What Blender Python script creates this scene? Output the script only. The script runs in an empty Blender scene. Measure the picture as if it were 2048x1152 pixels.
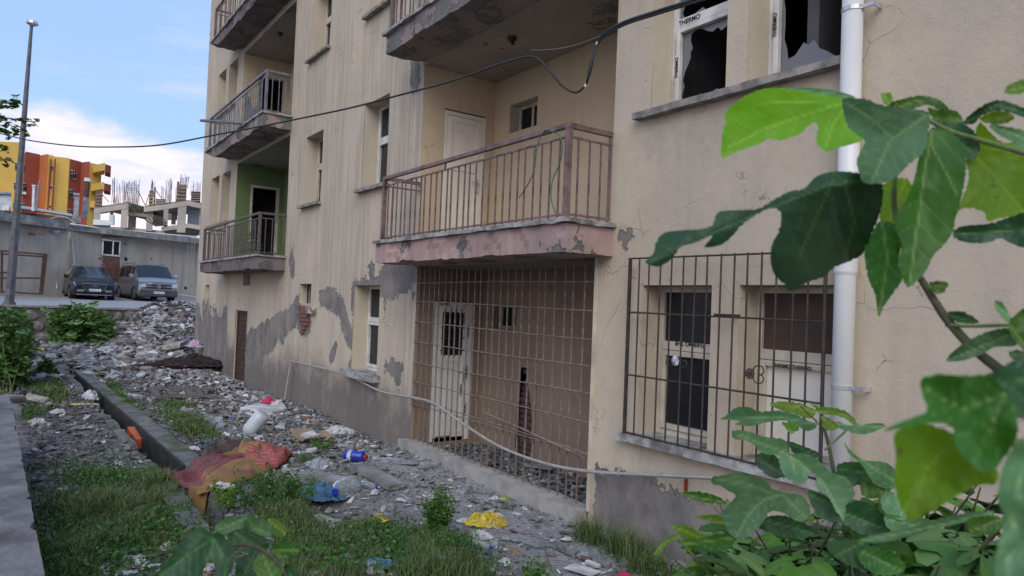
import bpy, bmesh, math, random
import numpy as np
from mathutils import Vector, Matrix
rad = math.radians
random.seed(7); RNG = np.random.RandomState(11)
scene = bpy.context.scene
COL = scene.collection
# ------------------------------------------------------------------ camera
F, ROLL, PITCH, YAW = 1420.0, 0.040, 0.0259320563749932, 0.6111930720411161
CAM = np.array([0.0, -4.65, 2.05])
_f = np.array([-math.cos(YAW)*math.cos(PITCH), math.sin(YAW)*math.cos(PITCH), math.sin(PITCH)])
_r0 = np.cross(_f, [0, 0, 1]); _r0 /= np.linalg.norm(_r0); _u0 = np.cross(_r0, _f)
_u = math.cos(ROLL)*_u0 - math.sin(ROLL)*_r0
_r = math.cos(ROLL)*_r0 + math.sin(ROLL)*_u0
cd = bpy.data.cameras.new('camera'); cam = bpy.data.objects.new('camera', cd); COL.objects.link(cam)
M = Matrix(((_r[0], _u[0], -_f[0]), (_r[1], _u[1], -_f[1]), (_r[2], _u[2], -_f[2]))).to_4x4()
M.translation = Vector(CAM); cam.matrix_world = M
cd.sensor_width = 36; cd.lens = F/2048*36; cd.clip_start = .05; cd.clip_end = 3000
cd.dof.use_dof = True; cd.dof.focus_distance = 7.0; cd.dof.aperture_fstop = 5.6
scene.camera = cam
# ------------------------------------------------------------------ light
SUN_EL, SUN_AZ = rad(38), rad(-38)      # direction to the veiled light: right of and above the camera
world = bpy.data.worlds.new('World'); scene.world = world; world.use_nodes = True
wt = world.node_tree; wt.nodes.clear()
def wn(t, **k):
    n = wt.nodes.new(t)
    for a, b in k.items(): setattr(n, a, b)
    return n
sky = wn('ShaderNodeTexSky', sky_type='NISHITA', sun_disc=False); sky.sun_elevation = SUN_EL; sky.sun_rotation = rad(90)-SUN_AZ
sky.air_density = 1.0; sky.dust_density = 1.2; sky.ozone_density = 1.6
tc = wn('ShaderNodeTexCoord'); sep = wn('ShaderNodeSeparateXYZ'); wt.links.new(tc.outputs['Generated'], sep.inputs[0])
def wmath(op, a, b=None, c=None):
    n = wn('ShaderNodeMath', operation=op)
    for i, v in enumerate((a, b, c)):
        if v is None: continue
        if isinstance(v, (int, float)): n.inputs[i].default_value = v
        else: wt.links.new(v, n.inputs[i])
    return n.outputs[0]
def wnoise(scale, detail, stretch, rough=.55):
    mp = wn('ShaderNodeMapping'); mp.inputs['Scale'].default_value = stretch; wt.links.new(tc.outputs['Generated'], mp.inputs[0])
    n = wn('ShaderNodeTexNoise'); n.inputs['Scale'].default_value = scale; n.inputs['Detail'].default_value = detail; n.inputs['Roughness'].default_value = rough
    wt.links.new(mp.outputs[0], n.inputs[0]); return n.outputs[0]
def wramp(v, lo, hi):
    n = wn('ShaderNodeMapRange', interpolation_type='SMOOTHSTEP'); n.inputs[1].default_value = lo; n.inputs[2].default_value = hi; wt.links.new(v, n.inputs[0]); return n.outputs[0]
zz = sep.outputs[2]; yy = sep.outputs[1]
n1 = wnoise(5, 5, (1, 1, 2.2)); n2 = wnoise(3.0, 8, (1, 1, 5.0), .6); n3 = wnoise(6, 6, (1, 1, 4))
edge = wmath('ADD', wmath('MULTIPLY', n1, .10), wmath('MULTIPLY_ADD', yy, -.17, .165))
bank = wramp(wmath('SUBTRACT', edge, zz), -.006, .02)
bank = wmath('MULTIPLY', bank, wmath('MULTIPLY_ADD', wramp(n3, .35, .6), .35, .65))
wisp = wmath('MULTIPLY', wramp(n2, .54, .76), .32)
wisp = wmath('MULTIPLY', wisp, wramp(zz, .9, .05))
mask = wmath('MAXIMUM', bank, wisp)
tint = wn('ShaderNodeMix', data_type='RGBA', blend_type='MULTIPLY'); tint.inputs[0].default_value = 1
wt.links.new(sky.outputs[0], tint.inputs[6]); tint.inputs[7].default_value = (1.05, 1.0, 1.0, 1)
soft = wn('ShaderNodeMix', data_type='RGBA'); soft.inputs[0].default_value = .7
wt.links.new(tint.outputs[2], soft.inputs[6]); soft.inputs[7].default_value = (3.1, 4.75, 8.0, 1)
cc = wn('ShaderNodeMix', data_type='RGBA'); cc.inputs[6].default_value = (7.6, 6.7, 7.2, 1); cc.inputs[7].default_value = (5.7, 5.8, 7.4, 1)
wt.links.new(wmath('SUBTRACT', 1.0, wramp(n3, .36, .58)), cc.inputs[0])
mx = wn('ShaderNodeMix', data_type='RGBA'); wt.links.new(mask, mx.inputs[0]); wt.links.new(soft.outputs[2], mx.inputs[6]); wt.links.new(cc.outputs[2], mx.inputs[7])
bg = wn('ShaderNodeBackground'); bg.inputs[1].default_value = .085; wt.links.new(mx.outputs[2], bg.inputs[0])
wo = wn('ShaderNodeOutputWorld'); wt.links.new(bg.outputs[0], wo.inputs[0])
sd = bpy.data.lights.new('sun', 'SUN'); sd.energy = 1.0; sd.angle = rad(45); sd.color = (1, .95, .88)
so = bpy.data.objects.new('sun', sd); COL.objects.link(so)
_sd = Vector((math.cos(SUN_EL)*math.cos(SUN_AZ), math.cos(SUN_EL)*math.sin(SUN_AZ), math.sin(SUN_EL)))
so.rotation_euler = _sd.to_track_quat('Z', 'Y').to_euler(); so.location = (10, -10, 30)
scene.view_settings.view_transform = 'Standard'; scene.view_settings.look = 'None'
scene.view_settings.exposure = 0.85; scene.view_settings.gamma = 1.0; scene.view_settings.use_curve_mapping = False
# ------------------------------------------------------------------ geometry of the picture: pixel -> place
def ray(px, py): return _f + _r*(px-1024)/F - _u*(py-576)/F
def on(px, py, ax, v):
    d = ray(px, py); return CAM + d*((v-CAM[ax])/d[ax])
def at(px, py, depth): return CAM + ray(px, py)*depth
def gz(px, py, z=0.0): return on(px, py, 2, z)
# ------------------------------------------------------------------ noise
def _hash(i, j, k, s):
    n = (i*374761393 + j*668265263 + k*2147483647 + s*1274126177) & 0xffffffff
    n = ((n ^ (n >> 13))*1274126177) & 0xffffffff
    return ((n ^ (n >> 16)) & 0xffff)/65535.0
def vnoise(x, y, z, s=0):
    x = np.asarray(x, float); y = np.asarray(y, float)+0*x; z = np.asarray(z, float)+0*x
    i, j, k = (np.floor(v).astype(np.int64) for v in (x, y, z))
    fx, fy, fz = x-i, y-j, z-k
    fx, fy, fz = (v*v*(3-2*v) for v in (fx, fy, fz))
    r = 0
    for a in (0, 1):
        for b in (0, 1):
            for c in (0, 1):
                r = r + _hash(i+a, j+b, k+c, s)*(fx if a else 1-fx)*(fy if b else 1-fy)*(fz if c else 1-fz)
    return r
def fbm(x, y, z=0, s=0, o=4):
    r = 0; a = .5; t = 0
    for q in range(o):
        r = r+a*vnoise(x, y, z, s+q*17); t += a; a *= .5; x = np.asarray(x)*2.03; y = np.asarray(y)*2.03; z = np.asarray(z)*2.03
    return r/t
def sstep(a, b, v):
    t = np.clip((v-a)/(b-a), 0, 1); return t*t*(3-2*t)
# ------------------------------------------------------------------ objects
def mesh_obj(name, V, Fc, mat, parent=None, smooth=False, mats=None, midx=None):
    me = bpy.data.meshes.new(name); me.from_pydata([tuple(v) for v in V], [], [tuple(f) for f in Fc])
    for m in (mats or [mat]): me.materials.append(m)
    if midx is not None: me.polygons.foreach_set('material_index', midx)
    if smooth: me.polygons.foreach_set('use_smooth', [True]*len(me.polygons))
    me.update()
    o = bpy.data.objects.new(name, me); COL.objects.link(o)
    if parent: o.parent = parent
    return o
def link_copy(o, parent=None, loc=None, rot=None, scale=None):
    c = o.copy(); COL.objects.link(c)
    if parent is not None: c.parent = parent
    if loc is not None: c.location = loc
    if rot is not None: c.rotation_euler = rot
    if scale is not None: c.scale = scale
    return c
def tag(o, label=None, cat=None, group=None, kind=None):
    for k, v in (('label', label), ('category', cat), ('group', group), ('kind', kind)):
        if v: o[k] = v
    return o
def thing(name, label, cat, loc=(0, 0, 0), rz=0, group=None):
    o = bpy.data.objects.new(name, None); COL.objects.link(o); o.empty_display_size = .2
    o.location = tuple(loc); o.rotation_euler = (0, 0, rz); tag(o, label, cat, group); return o
class MB:
    def __init__(s): s.v = []; s.f = []; s.m = []
    def quad(s, a, b, c, d, m=0): n = len(s.v); s.v += [tuple(a), tuple(b), tuple(c), tuple(d)]; s.f.append((n, n+1, n+2, n+3)); s.m.append(m)
    def poly(s, pts, m=0): n = len(s.v); s.v += [tuple(p) for p in pts]; s.f.append(tuple(range(n, n+len(pts)))); s.m.append(m)
    def box(s, x0, x1, y0, y1, z0, z1, m=0):
        n = len(s.v); s.v += [(x0, y0, z0), (x1, y0, z0), (x1, y1, z0), (x0, y1, z0), (x0, y0, z1), (x1, y0, z1), (x1, y1, z1), (x0, y1, z1)]
        s.f += [(n, n+3, n+2, n+1), (n+4, n+5, n+6, n+7), (n, n+1, n+5, n+4), (n+1, n+2, n+6, n+5), (n+2, n+3, n+7, n+6), (n+3, n, n+4, n+7)]; s.m += [m]*6
    def hexa(s, p, m=0):
        n = len(s.v); s.v += [tuple(q) for q in p]
        s.f += [(n, n+3, n+2, n+1), (n+4, n+5, n+6, n+7), (n, n+1, n+5, n+4), (n+1, n+2, n+6, n+5), (n+2, n+3, n+7, n+6), (n+3, n, n+4, n+7)]; s.m += [m]*6
    def tube(s, pts, r, seg=6, m=0, cap=True):
        pts = [np.array(p, float) for p in pts]; R = r if hasattr(r, '__len__') else [r]*len(pts)
        base = len(s.v); ref = None
        for i, p in enumerate(pts):
            t = pts[min(i+1, len(pts)-1)]-pts[max(i-1, 0)]; t = t/(np.linalg.norm(t)+1e-9)
            if ref is None: ref = np.array([0, 0, 1.]) if abs(t[2]) < .9 else np.array([1., 0, 0])
            a = np.cross(t, ref); a /= np.linalg.norm(a)+1e-9; b = np.cross(a, t); ref = b
            for k in range(seg):
                an = 2*math.pi*k/seg; s.v.append(tuple(p+R[i]*(a*math.cos(an)+b*math.sin(an))))
        for i in range(len(pts)-1):
            for k in range(seg):
                q = base+i*seg; s.f.append((q+k, q+(k+1) % seg, q+seg+(k+1) % seg, q+seg+k)); s.m.append(m)
        if cap:
            s.f.append(tuple(base+k for k in reversed(range(seg)))); s.m.append(m)
            q = base+(len(pts)-1)*seg; s.f.append(tuple(q+k for k in range(seg))); s.m.append(m)
    def build(s, name, mat, parent=None, smooth=False, bevel=0):
        ms = mat if isinstance(mat, (list, tuple)) else [mat]
        o = mesh_obj(name, s.v, s.f, None, parent, smooth, ms, s.m)
        if bevel:
            b = o.modifiers.new('bevel', 'BEVEL'); b.width = bevel; b.segments = 2; b.limit_method = 'ANGLE'
        return o
def rough_box(name, x0, x1, y0, y1, z0, z1, mat, parent=None, step=.08, amp=.01, seed=0, freq=4, cut=None):
    V = []; Fc = []
    def grid(o, du, dv, nu, nv):
        n = len(V)
        for j in range(nv+1):
            for i in range(nu+1): V.append(o+du*i/nu+dv*j/nv)
        for j in range(nv):
            for i in range(nu): a = n+j*(nu+1)+i; Fc.append((a, a+1, a+nu+2, a+nu+1))
    X, Y, Z = np.array([x1-x0, 0, 0.]), np.array([0, y1-y0, 0.]), np.array([0, 0, z1-z0]); o = np.array([x0, y0, z0])
    nx, ny, nz = (max(1, int(round(abs(d)/step))) for d in (x1-x0, y1-y0, z1-z0))
    grid(o, X, Z, nx, nz); grid(o+Y+X, -X, Z, nx, nz); grid(o+X, Y, Z, ny, nz); grid(o+Y, -Y, Z, ny, nz); grid(o+Z, X, Y, nx, ny); grid(o+Y, X, -Y, nx, ny)
    V = np.array(V); P = V*freq
    d = np.stack([fbm(P[:, 0], P[:, 1], P[:, 2], seed+q*5, 3)-.5 for q in range(3)], 1)
    V = V+d*2*amp
    if cut is not None: V = cut(V)
    o = mesh_obj(name, V, Fc, mat, parent)
    w = o.modifiers.new('weld', 'WELD'); w.merge_threshold = .0008
    return o
# ------------------------------------------------------------------ materials
def new_mat(name):
    m = bpy.data.materials.new(name); m.use_nodes = True; m.node_tree.nodes.clear(); return m
class NT:
    def __init__(s, m):
        s.t = m.node_tree; s.out = s.n('ShaderNodeOutputMaterial'); s.b = s.n('ShaderNodeBsdfPrincipled'); s.l(s.b.outputs[0], s.out.inputs[0])
        s.tc = s.n('ShaderNodeTexCoord')
    def n(s, t, **k):
        q = s.t.nodes.new(t)
        for a, b in k.items(): setattr(q, a, b)
        return q
    def l(s, a, b): s.t.links.new(a, b)
    def put(s, sock, v):
        if v is None: return
        if isinstance(v, (int, float)): sock.default_value = v
        elif isinstance(v, tuple): sock.default_value = v if len(v) != 3 or len(sock.default_value) == 3 else v+(1,)
        else: s.l(v, sock)
    def math(s, op, a, b=None, c=None, clamp=False):
        q = s.n('ShaderNodeMath', operation=op, use_clamp=clamp)
        for i, v in enumerate((a, b, c)): s.put(q.inputs[i], v)
        return q.outputs[0]
    def coord(s, stretch=(1, 1, 1), src='Object', off=(0, 0, 0)):
        mp = s.n('ShaderNodeMapping'); mp.inputs['Scale'].default_value = stretch; mp.inputs['Location'].default_value = off; s.l(s.tc.outputs[src], mp.inputs[0]); return mp.outputs[0]
    def noise(s, scale, detail=5, stretch=(1, 1, 1), rough=.55, off=(0, 0, 0), src='Object'):
        q = s.n('ShaderNodeTexNoise'); q.inputs['Scale'].default_value = scale; q.inputs['Detail'].default_value = detail; q.inputs['Roughness'].default_value = rough
        s.l(s.coord(stretch, src, off), q.inputs[0]); return q.outputs[0]
    def ramp(s, v, lo, hi, a=0., b=1.):
        q = s.n('ShaderNodeMapRange', interpolation_type='SMOOTHSTEP')
        s.put(q.inputs[0], v)
        for i, w in zip((1, 2, 3, 4), (lo, hi, a, b)): q.inputs[i].default_value = w
        return q.outputs[0]
    def mix(s, f, a, b, mode='MIX'):
        q = s.n('ShaderNodeMix', data_type='RGBA', blend_type=mode); s.put(q.inputs[0], f); s.put(q.inputs[6], a); s.put(q.inputs[7], b); return q.outputs[2]
    def attr(s, name, kind='Fac'):
        q = s.n('ShaderNodeAttribute', attribute_name=name); return q.outputs[kind]
    def bump(s, h, dist=.01, strength=1.0):
        q = s.n('ShaderNodeBump'); q.inputs['Distance'].default_value = dist; q.inputs['Strength'].default_value = strength; s.l(h, q.inputs['Height']); s.l(q.outputs[0], s.b.inputs['Normal'])
    def cracks(s, scale, width, warp=.25, stretch=(1, 1, 1)):
        w = s.n('ShaderNodeTexNoise'); w.inputs['Scale'].default_value = scale*1.7; w.inputs['Detail'].default_value = 4; s.l(s.coord(stretch), w.inputs[0])
        mx = s.n('ShaderNodeMix', data_type='RGBA', blend_type='ADD'); mx.inputs[0].default_value = warp; s.l(s.coord(stretch), mx.inputs[6]); s.l(w.outputs[1], mx.inputs[7])
        v = s.n('ShaderNodeTexVoronoi', feature='DISTANCE_TO_EDGE'); v.inputs['Scale'].default_value = scale; s.l(mx.outputs[2], v.inputs[0])
        return s.ramp(v.outputs['Distance'], 0, width, 1, 0)
def simple(name, c1, c2=None, scale=6, rough=.8, bump=.0, metal=0, c3=None, lo=.35, hi=.65, stretch=(1, 1, 1), spec=.3, bscale=None):
    m = new_mat(name); t = NT(m); c2 = c2 or tuple(x*.75 for x in c1)
    f = t.noise(scale, 6, stretch); col = t.mix(t.ramp(f, lo, hi), c1, c2)
    if c3: col = t.mix(t.ramp(t.noise(scale*.37, 4, stretch, off=(5, 3, 1)), .5, .68), col, c3)
    t.l(col, t.b.inputs['Base Color']); t.b.inputs['Roughness'].default_value = rough; t.b.inputs['Metallic'].default_value = metal; t.b.inputs['Specular IOR Level'].default_value = spec
    if bump: t.bump(t.noise(bscale or scale*4, 6), bump)
    return m
def plaster(name, base, base2, under=(.15, .138, .128), dirt=(.12, .11, .105), use_attr=True, peel_noise=None, streak=.36, gd=.6):
    m = new_mat(name); t = NT(m)
    big = t.noise(.9, 5); col = t.mix(t.ramp(big, .3, .7), base, base2)
    col = t.mix(t.ramp(t.noise(9, 5), .35, .75, 0, .35), col, tuple(x*.82 for x in base))
    st = t.ramp(t.noise(2.6, 6, (1, 1, .12), off=(3, 0, 0)), .48, .78, 0, streak)
    st2 = t.math('MULTIPLY', t.ramp(t.noise(8, 5, (1, 1, .09), off=(9, 0, 0)), .5, .8, 0, streak), t.ramp(t.noise(.8, 4, off=(2, 2, 9)), .42, .62))
    col = t.mix(t.math('MAXIMUM', st, st2), col, tuple(.55*b+.45*d for b, d in zip(base2, dirt)))
    fine = t.noise(14, 7, rough=.65); mid = t.noise(3.5, 5)
    if use_attr:
        dm = t.attr('damp'); d = t.math('ADD', dm, t.math('MULTIPLY_ADD', mid, .8, -.4)); d = t.math('ADD', d, t.math('MULTIPLY_ADD', fine, .3, -.15))
        d = t.math('MULTIPLY', t.ramp(t.math('ADD', d, t.math('MULTIPLY_ADD', t.noise(1.6, 7, (1, 1, .45), rough=.7), 1.4, -.7)), .1, 1.1), .80)
        col = t.mix(d, col, tuple(x*.9 for x in dirt))
        sk = t.math('MULTIPLY', t.attr('streak'), t.ramp(t.noise(11, 5, (1, 1, .05), off=(2, 0, 0)), .38, .62)); col = t.mix(t.math('MULTIPLY', sk, .6), col, tuple(x*1.3 for x in dirt))
        pa = t.attr('peel')
    else:
        pa = t.math('MULTIPLY_ADD', t.noise(peel_noise[0], 4, off=(7, 7, 7)), .9, -peel_noise[1])
    ps = t.math('ADD', pa, t.math('ADD', t.math('MULTIPLY_ADD', fine, .30, -.15), t.math('MULTIPLY_ADD', mid, .22, -.11)))
    pm = t.ramp(ps, -.004, .006)
    rim = t.ramp(t.math('ABSOLUTE', t.math('SUBTRACT', ps, .006)), 0, .02, 1, 0)
    und = t.mix(t.ramp(t.noise(5, 6), .3, .7), under, tuple(x*1.45 for x in under)); und = t.mix(t.ramp(t.noise(22, 4), .5, .8, 0, .5), und, (.26, .24, .21)); und = t.mix(t.ramp(t.noise(2.2, 7, (1, 1, .5), rough=.7, off=(6, 1, 3)), .45, .62, 0, .75), und, tuple(.55*x+.45*y for x, y in zip(under, base2)))
    col = t.mix(t.math('MULTIPLY', rim, .55), col, (.62, .55, .44)); col = t.mix(pm, col, und)
    cr = t.math('MULTIPLY', t.cracks(1.3, .0035), t.ramp(t.noise(1.1, 3, off=(1, 4, 2)), .55, .66)); cr2 = t.math('MULTIPLY', t.cracks(5, .018), t.ramp(t.noise(1.7, 3, off=(8, 4, 2)), .6, .68))
    crk = t.math('MAXIMUM', cr, cr2); col = t.mix(t.math('MULTIPLY', crk, .42), col, (.12, .10, .085))
    pit = t.n('ShaderNodeTexVoronoi'); pit.inputs['Scale'].default_value = 7; t.l(t.coord(), pit.inputs[0]); pt = t.math('MULTIPLY', t.ramp(pit.outputs['Distance'], .05, .075, 1, 0), t.ramp(t.noise(1.3, 3, off=(4, 9, 2)), .52, .62)); col = t.mix(t.math('MULTIPLY', pt, .7), col, (.12, .10, .09))
    t.l(col, t.b.inputs['Base Color']); t.b.inputs['Roughness'].default_value = .9; t.b.inputs['Specular IOR Level'].default_value = .2
    h = t.math('ADD', t.math('MULTIPLY', pm, -1.0), t.math('MULTIPLY', fine, .35)); h = t.math('ADD', h, t.math('MULTIPLY', crk, -.4)); h = t.math('ADD', h, t.math('MULTIPLY', rim, .25)); h = t.math('ADD', h, t.math('MULTIPLY', t.noise(60, 4), .12))
    t.bump(h, .016)
    return m
MAT = {}
MAT['facade'] = plaster('facade_plaster', (.565, .475, .35), (.47, .40, .31))
MAT['reveal'] = plaster('reveal_plaster', (.58, .50, .37), (.50, .435, .33), use_attr=False, peel_noise=(1.5, .72), streak=.35)
MAT['recess'] = plaster('recess_plaster', (.62, .49, .33), (.55, .44, .30), use_attr=False, peel_noise=(1.2, .72), streak=.3)
MAT['recess_pink'] = plaster('porch_plaster', (.35, .255, .18), (.25, .19, .145), use_attr=False, peel_noise=(1.2, .66), streak=.6)
MAT['recess_green'] = plaster('green_plaster', (.17, .235, .10), (.14, .19, .085), use_attr=False, peel_noise=(1.2, .8), streak=.3)
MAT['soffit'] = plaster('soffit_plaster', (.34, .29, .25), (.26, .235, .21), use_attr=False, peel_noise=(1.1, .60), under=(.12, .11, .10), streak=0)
MAT['beam'] = plaster('pink_beam_paint', (.48, .32, .28), (.31, .235, .215), use_attr=False, peel_noise=(1.7, .53), under=(.12, .115, .11), streak=.75)
MAT['beam_grey'] = plaster('worn_beam_paint', (.20, .165, .15), (.15, .13, .125), use_attr=False, peel_noise=(2.0, .5), under=(.09, .085, .085), streak=.6)
MAT['concrete'] = simple('concrete', (.25, .24, .225), (.15, .145, .14), 5, .9, .006, c3=(.33, .32, .30))
MAT['cap'] = simple('pale_concrete', (.42, .40, .37), (.22, .21, .20), 8, .9, .008, c3=(.12, .115, .11))
MAT['sill'] = simple('sill_stone', (.33, .30, .26), (.17, .16, .145), 9, .9, .006)
MAT['mossy'] = simple('damp_mossy_concrete', (.17, .165, .155), (.10, .098, .09), 4, .9, .01, c3=(.07, .085, .045))
MAT['interior'] = simple('interior_plaster', (.13, .125, .13), (.09, .088, .09), 2, .9)
MAT['interior_wall'] = simple('room_plaster', (.22, .21, .22), (.15, .15, .16), 2, .9)
MAT['pvc'] = simple('window_pvc', (.74, .72, .68), (.56, .54, .49), 5, .4, c3=(.42, .37, .30), spec=.5)
MAT['beam_faded'] = plaster('faded_beam_paint', (.33, .25, .225), (.22, .185, .17), use_attr=False, peel_noise=(2.3, .47), under=(.12, .115, .11), streak=.8)
MAT['pvc_cream'] = simple('cream_pvc', (.60, .54, .42), (.46, .41, .32), 5, .45, c3=(.34, .29, .22), spec=.5)
MAT['door_white'] = simple('door_pvc', (.82, .77, .66), (.74, .69, .58), 3, .45, spec=.5)
MAT['print'] = simple('black_print', (.02, .02, .02), None, 3, .6)
MAT['rail_dark'] = simple('dark_railing_paint', (.12, .095, .095), (.075, .06, .06), 12, .55, .001)
MAT['rail'] = simple('railing_paint', (.21, .135, .12), (.13, .09, .083), 12, .55, .001, c3=(.075, .045, .035), spec=.4)
MAT['rail_grey'] = simple('grey_railing_paint', (.17, .175, .19), (.09, .09, .10), 12, .5, .001, spec=.4)
MAT['grille'] = simple('grille_rust', (.27, .225, .195), (.15, .115, .095), 14, .7, .001)
MAT['iron'] = simple('black_iron', (.035, .03, .03), (.07, .045, .035), 12, .6, .001)
MAT['chrome'] = simple('pale_metal', (.62, .62, .64), (.45, .45, .47), 12, .3, metal=.6)
MAT['pipe'] = simple('drainpipe_plastic', (.68, .67, .65), (.56, .55, .52), 2.5, .4, spec=.5, stretch=(1, 1, .3))
MAT['hose'] = simple('grey_conduit', (.36, .34, .31), (.28, .265, .25), 9, .5, spec=.4)
MAT['cable'] = simple('black_cable', (.02, .022, .024), (.03, .035, .04), 20, .5)
MAT['wire'] = simple('green_wire', (.05, .16, .12), (.04, .11, .09), 20, .5)
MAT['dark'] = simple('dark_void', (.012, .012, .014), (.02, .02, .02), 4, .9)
MAT['brick'] = simple('brick_red', (.24, .105, .07), (.17, .08, .06), 9, .9, .005, c3=(.15, .115, .10))
MAT['brick_dark'] = simple('brick_dark', (.16, .085, .07), (.10, .07, .062), 9, .9, .005)
MAT['pole'] = simple('galvanised_pole', (.085, .09, .10), (.14, .14, .15), 4, .55, .001, metal=.2)
MAT['stone'] = simple('field_stone', (.20, .18, .155), (.12, .11, .10), 3.5, .9, .02, c3=(.26, .24, .22))
MAT['mortar'] = simple('mortar', (.13, .12, .108), (.08, .075, .07), 5, .95, .02)
MAT['bark'] = simple('branch_bark', (.095, .075, .045), (.055, .05, .035), 25, .8, .003, c3=(.07, .09, .035))
MAT['twig'] = simple('green_stem', (.16, .22, .06), (.10, .13, .05), 25, .7)
MAT['glass'] = None
def glass_mat(name, col=(.05, .055, .06), rough=.05):
    m = new_mat(name); t = NT(m); t.b.inputs['Base Color'].default_value = col+(1,)
    t.l(t.ramp(t.noise(3, 5), .3, .8, rough, rough+.25), t.b.inputs['Roughness']); t.b.inputs['Specular IOR Level'].default_value = .6; return m
MAT['glass'] = glass_mat('dark_glass', (.018, .02, .024), .12); MAT['glass'].node_tree.nodes['Principled BSDF'].inputs['Specular IOR Level'].default_value = .22; MAT['shard'] = glass_mat('dusty_glass', (.17, .17, .18), .25); MAT['carglass'] = glass_mat('car_glass', (.012, .014, .018), .05)
def paint(name, c, metal=.3, rough=.3):
    m = new_mat(name); t = NT(m); t.l(t.mix(t.ramp(t.noise(2.2, 4), .35, .7, 0, .3), c, (.16, .15, .14)), t.b.inputs['Base Color']); t.b.inputs['Metallic'].default_value = metal
    t.b.inputs['Roughness'].default_value = rough; t.b.inputs['Coat Weight'].default_value = .4; return m
def leaf_mat(name, top, under, vein=(.30, .42, .14), trans=.35, rough=.42):
    m = new_mat(name); t = NT(m); g = t.n('ShaderNodeNewGeometry'); oi = t.n('ShaderNodeObjectInfo')
    c = t.mix(t.ramp(t.noise(12, 4), .3, .7), top, tuple(x*.72 for x in top)); c = t.mix(t.ramp(t.noise(3, 3), .55, .8, 0, .4), c, tuple(x*y for x, y in zip(top, (1.7, 1.35, .9))))
    sp_ = t.n('ShaderNodeTexVoronoi'); sp_.inputs['Scale'].default_value = 38; t.l(t.coord(), sp_.inputs[0]); spt = t.math('MULTIPLY', t.ramp(sp_.outputs['Distance'], .10, .2, 1, 0), t.ramp(t.noise(9, 3, off=(4, 4, 4)), .58, .66)); c = t.mix(g.outputs['Backfacing'], c, under); c = t.mix(t.math('MULTIPLY', spt, .7), c, (.16, .11, .04)); va = t.attr('vein'); c = t.mix(t.math('MULTIPLY', va, .6), c, vein)
    hs = t.n('ShaderNodeHueSaturation'); t.l(c, hs.inputs['Color']); t.l(t.math('MULTIPLY_ADD', oi.outputs['Random'], .5, .75), hs.inputs['Value']); t.l(t.math('MULTIPLY_ADD', t.math('FRACT', t.math('MULTIPLY', oi.outputs['Random'], 7.3)), .03, .485), hs.inputs['Hue'])
    c = hs.outputs[0]; t.l(c, t.b.inputs['Base Color']); t.b.inputs['Roughness'].default_value = rough; t.b.inputs['Specular IOR Level'].default_value = .35
    tr = t.n('ShaderNodeBsdfTranslucent'); t.l(t.mix(1.0, c, (1.5, 1.45, .55), 'MULTIPLY'), tr.inputs[0]); ms = t.n('ShaderNodeMixShader'); ms.inputs[0].default_value = trans
    t.l(t.b.outputs[0], ms.inputs[1]); t.l(tr.outputs[0], ms.inputs[2]); t.l(ms.outputs[0], t.out.inputs[0])
    t.bump(t.math('ADD', t.math('MULTIPLY', va, -1), t.math('MULTIPLY', t.noise(40, 3), .4)), .0015)
    return m
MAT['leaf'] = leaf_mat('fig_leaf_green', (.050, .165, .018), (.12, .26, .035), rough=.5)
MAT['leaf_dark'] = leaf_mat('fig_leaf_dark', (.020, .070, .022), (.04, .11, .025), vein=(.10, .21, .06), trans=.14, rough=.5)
MAT['leaf_sheen'] = leaf_mat('fig_leaf_sky_sheen', (.085, .205, .085), (.12, .25, .07), vein=(.24, .42, .15), trans=.22, rough=.42)  # cool sky sheen of the upper face mixed into the green
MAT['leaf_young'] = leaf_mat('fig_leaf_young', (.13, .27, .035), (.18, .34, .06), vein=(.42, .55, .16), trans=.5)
MAT['leaf_far'] = leaf_mat('shrub_leaf', (.055, .135, .028), (.09, .18, .045), trans=.28)
def vcol_mat(name, rough=.75, bump=.004, mul=1.0, spec=.3):
    m = new_mat(name); t = NT(m); c = t.attr('tone', 'Color'); c = t.mix(t.ramp(t.noise(18, 5), .35, .7, 0, .4), c, (.14, .13, .12))
    t.l(c, t.b.inputs['Base Color']); t.b.inputs['Roughness'].default_value = rough; t.b.inputs['Specular IOR Level'].default_value = spec; t.bump(t.noise(50, 4), bump); return m
MAT['litter'] = vcol_mat('litter_mixed', .6); MAT['grass'] = vcol_mat('grass_blades', .6, .0)
def add_float(o, name, arr):
    a = o.data.attributes.new(name, 'FLOAT', 'POINT'); a.data.foreach_set('value', np.asarray(arr, np.float32))
def add_face_color(o, name, arr):
    a = o.data.attributes.new(name, 'FLOAT_COLOR', 'FACE'); c = np.ones((len(arr), 4), np.float32); c[:, :3] = arr; a.data.foreach_set('color', c.ravel())
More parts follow.
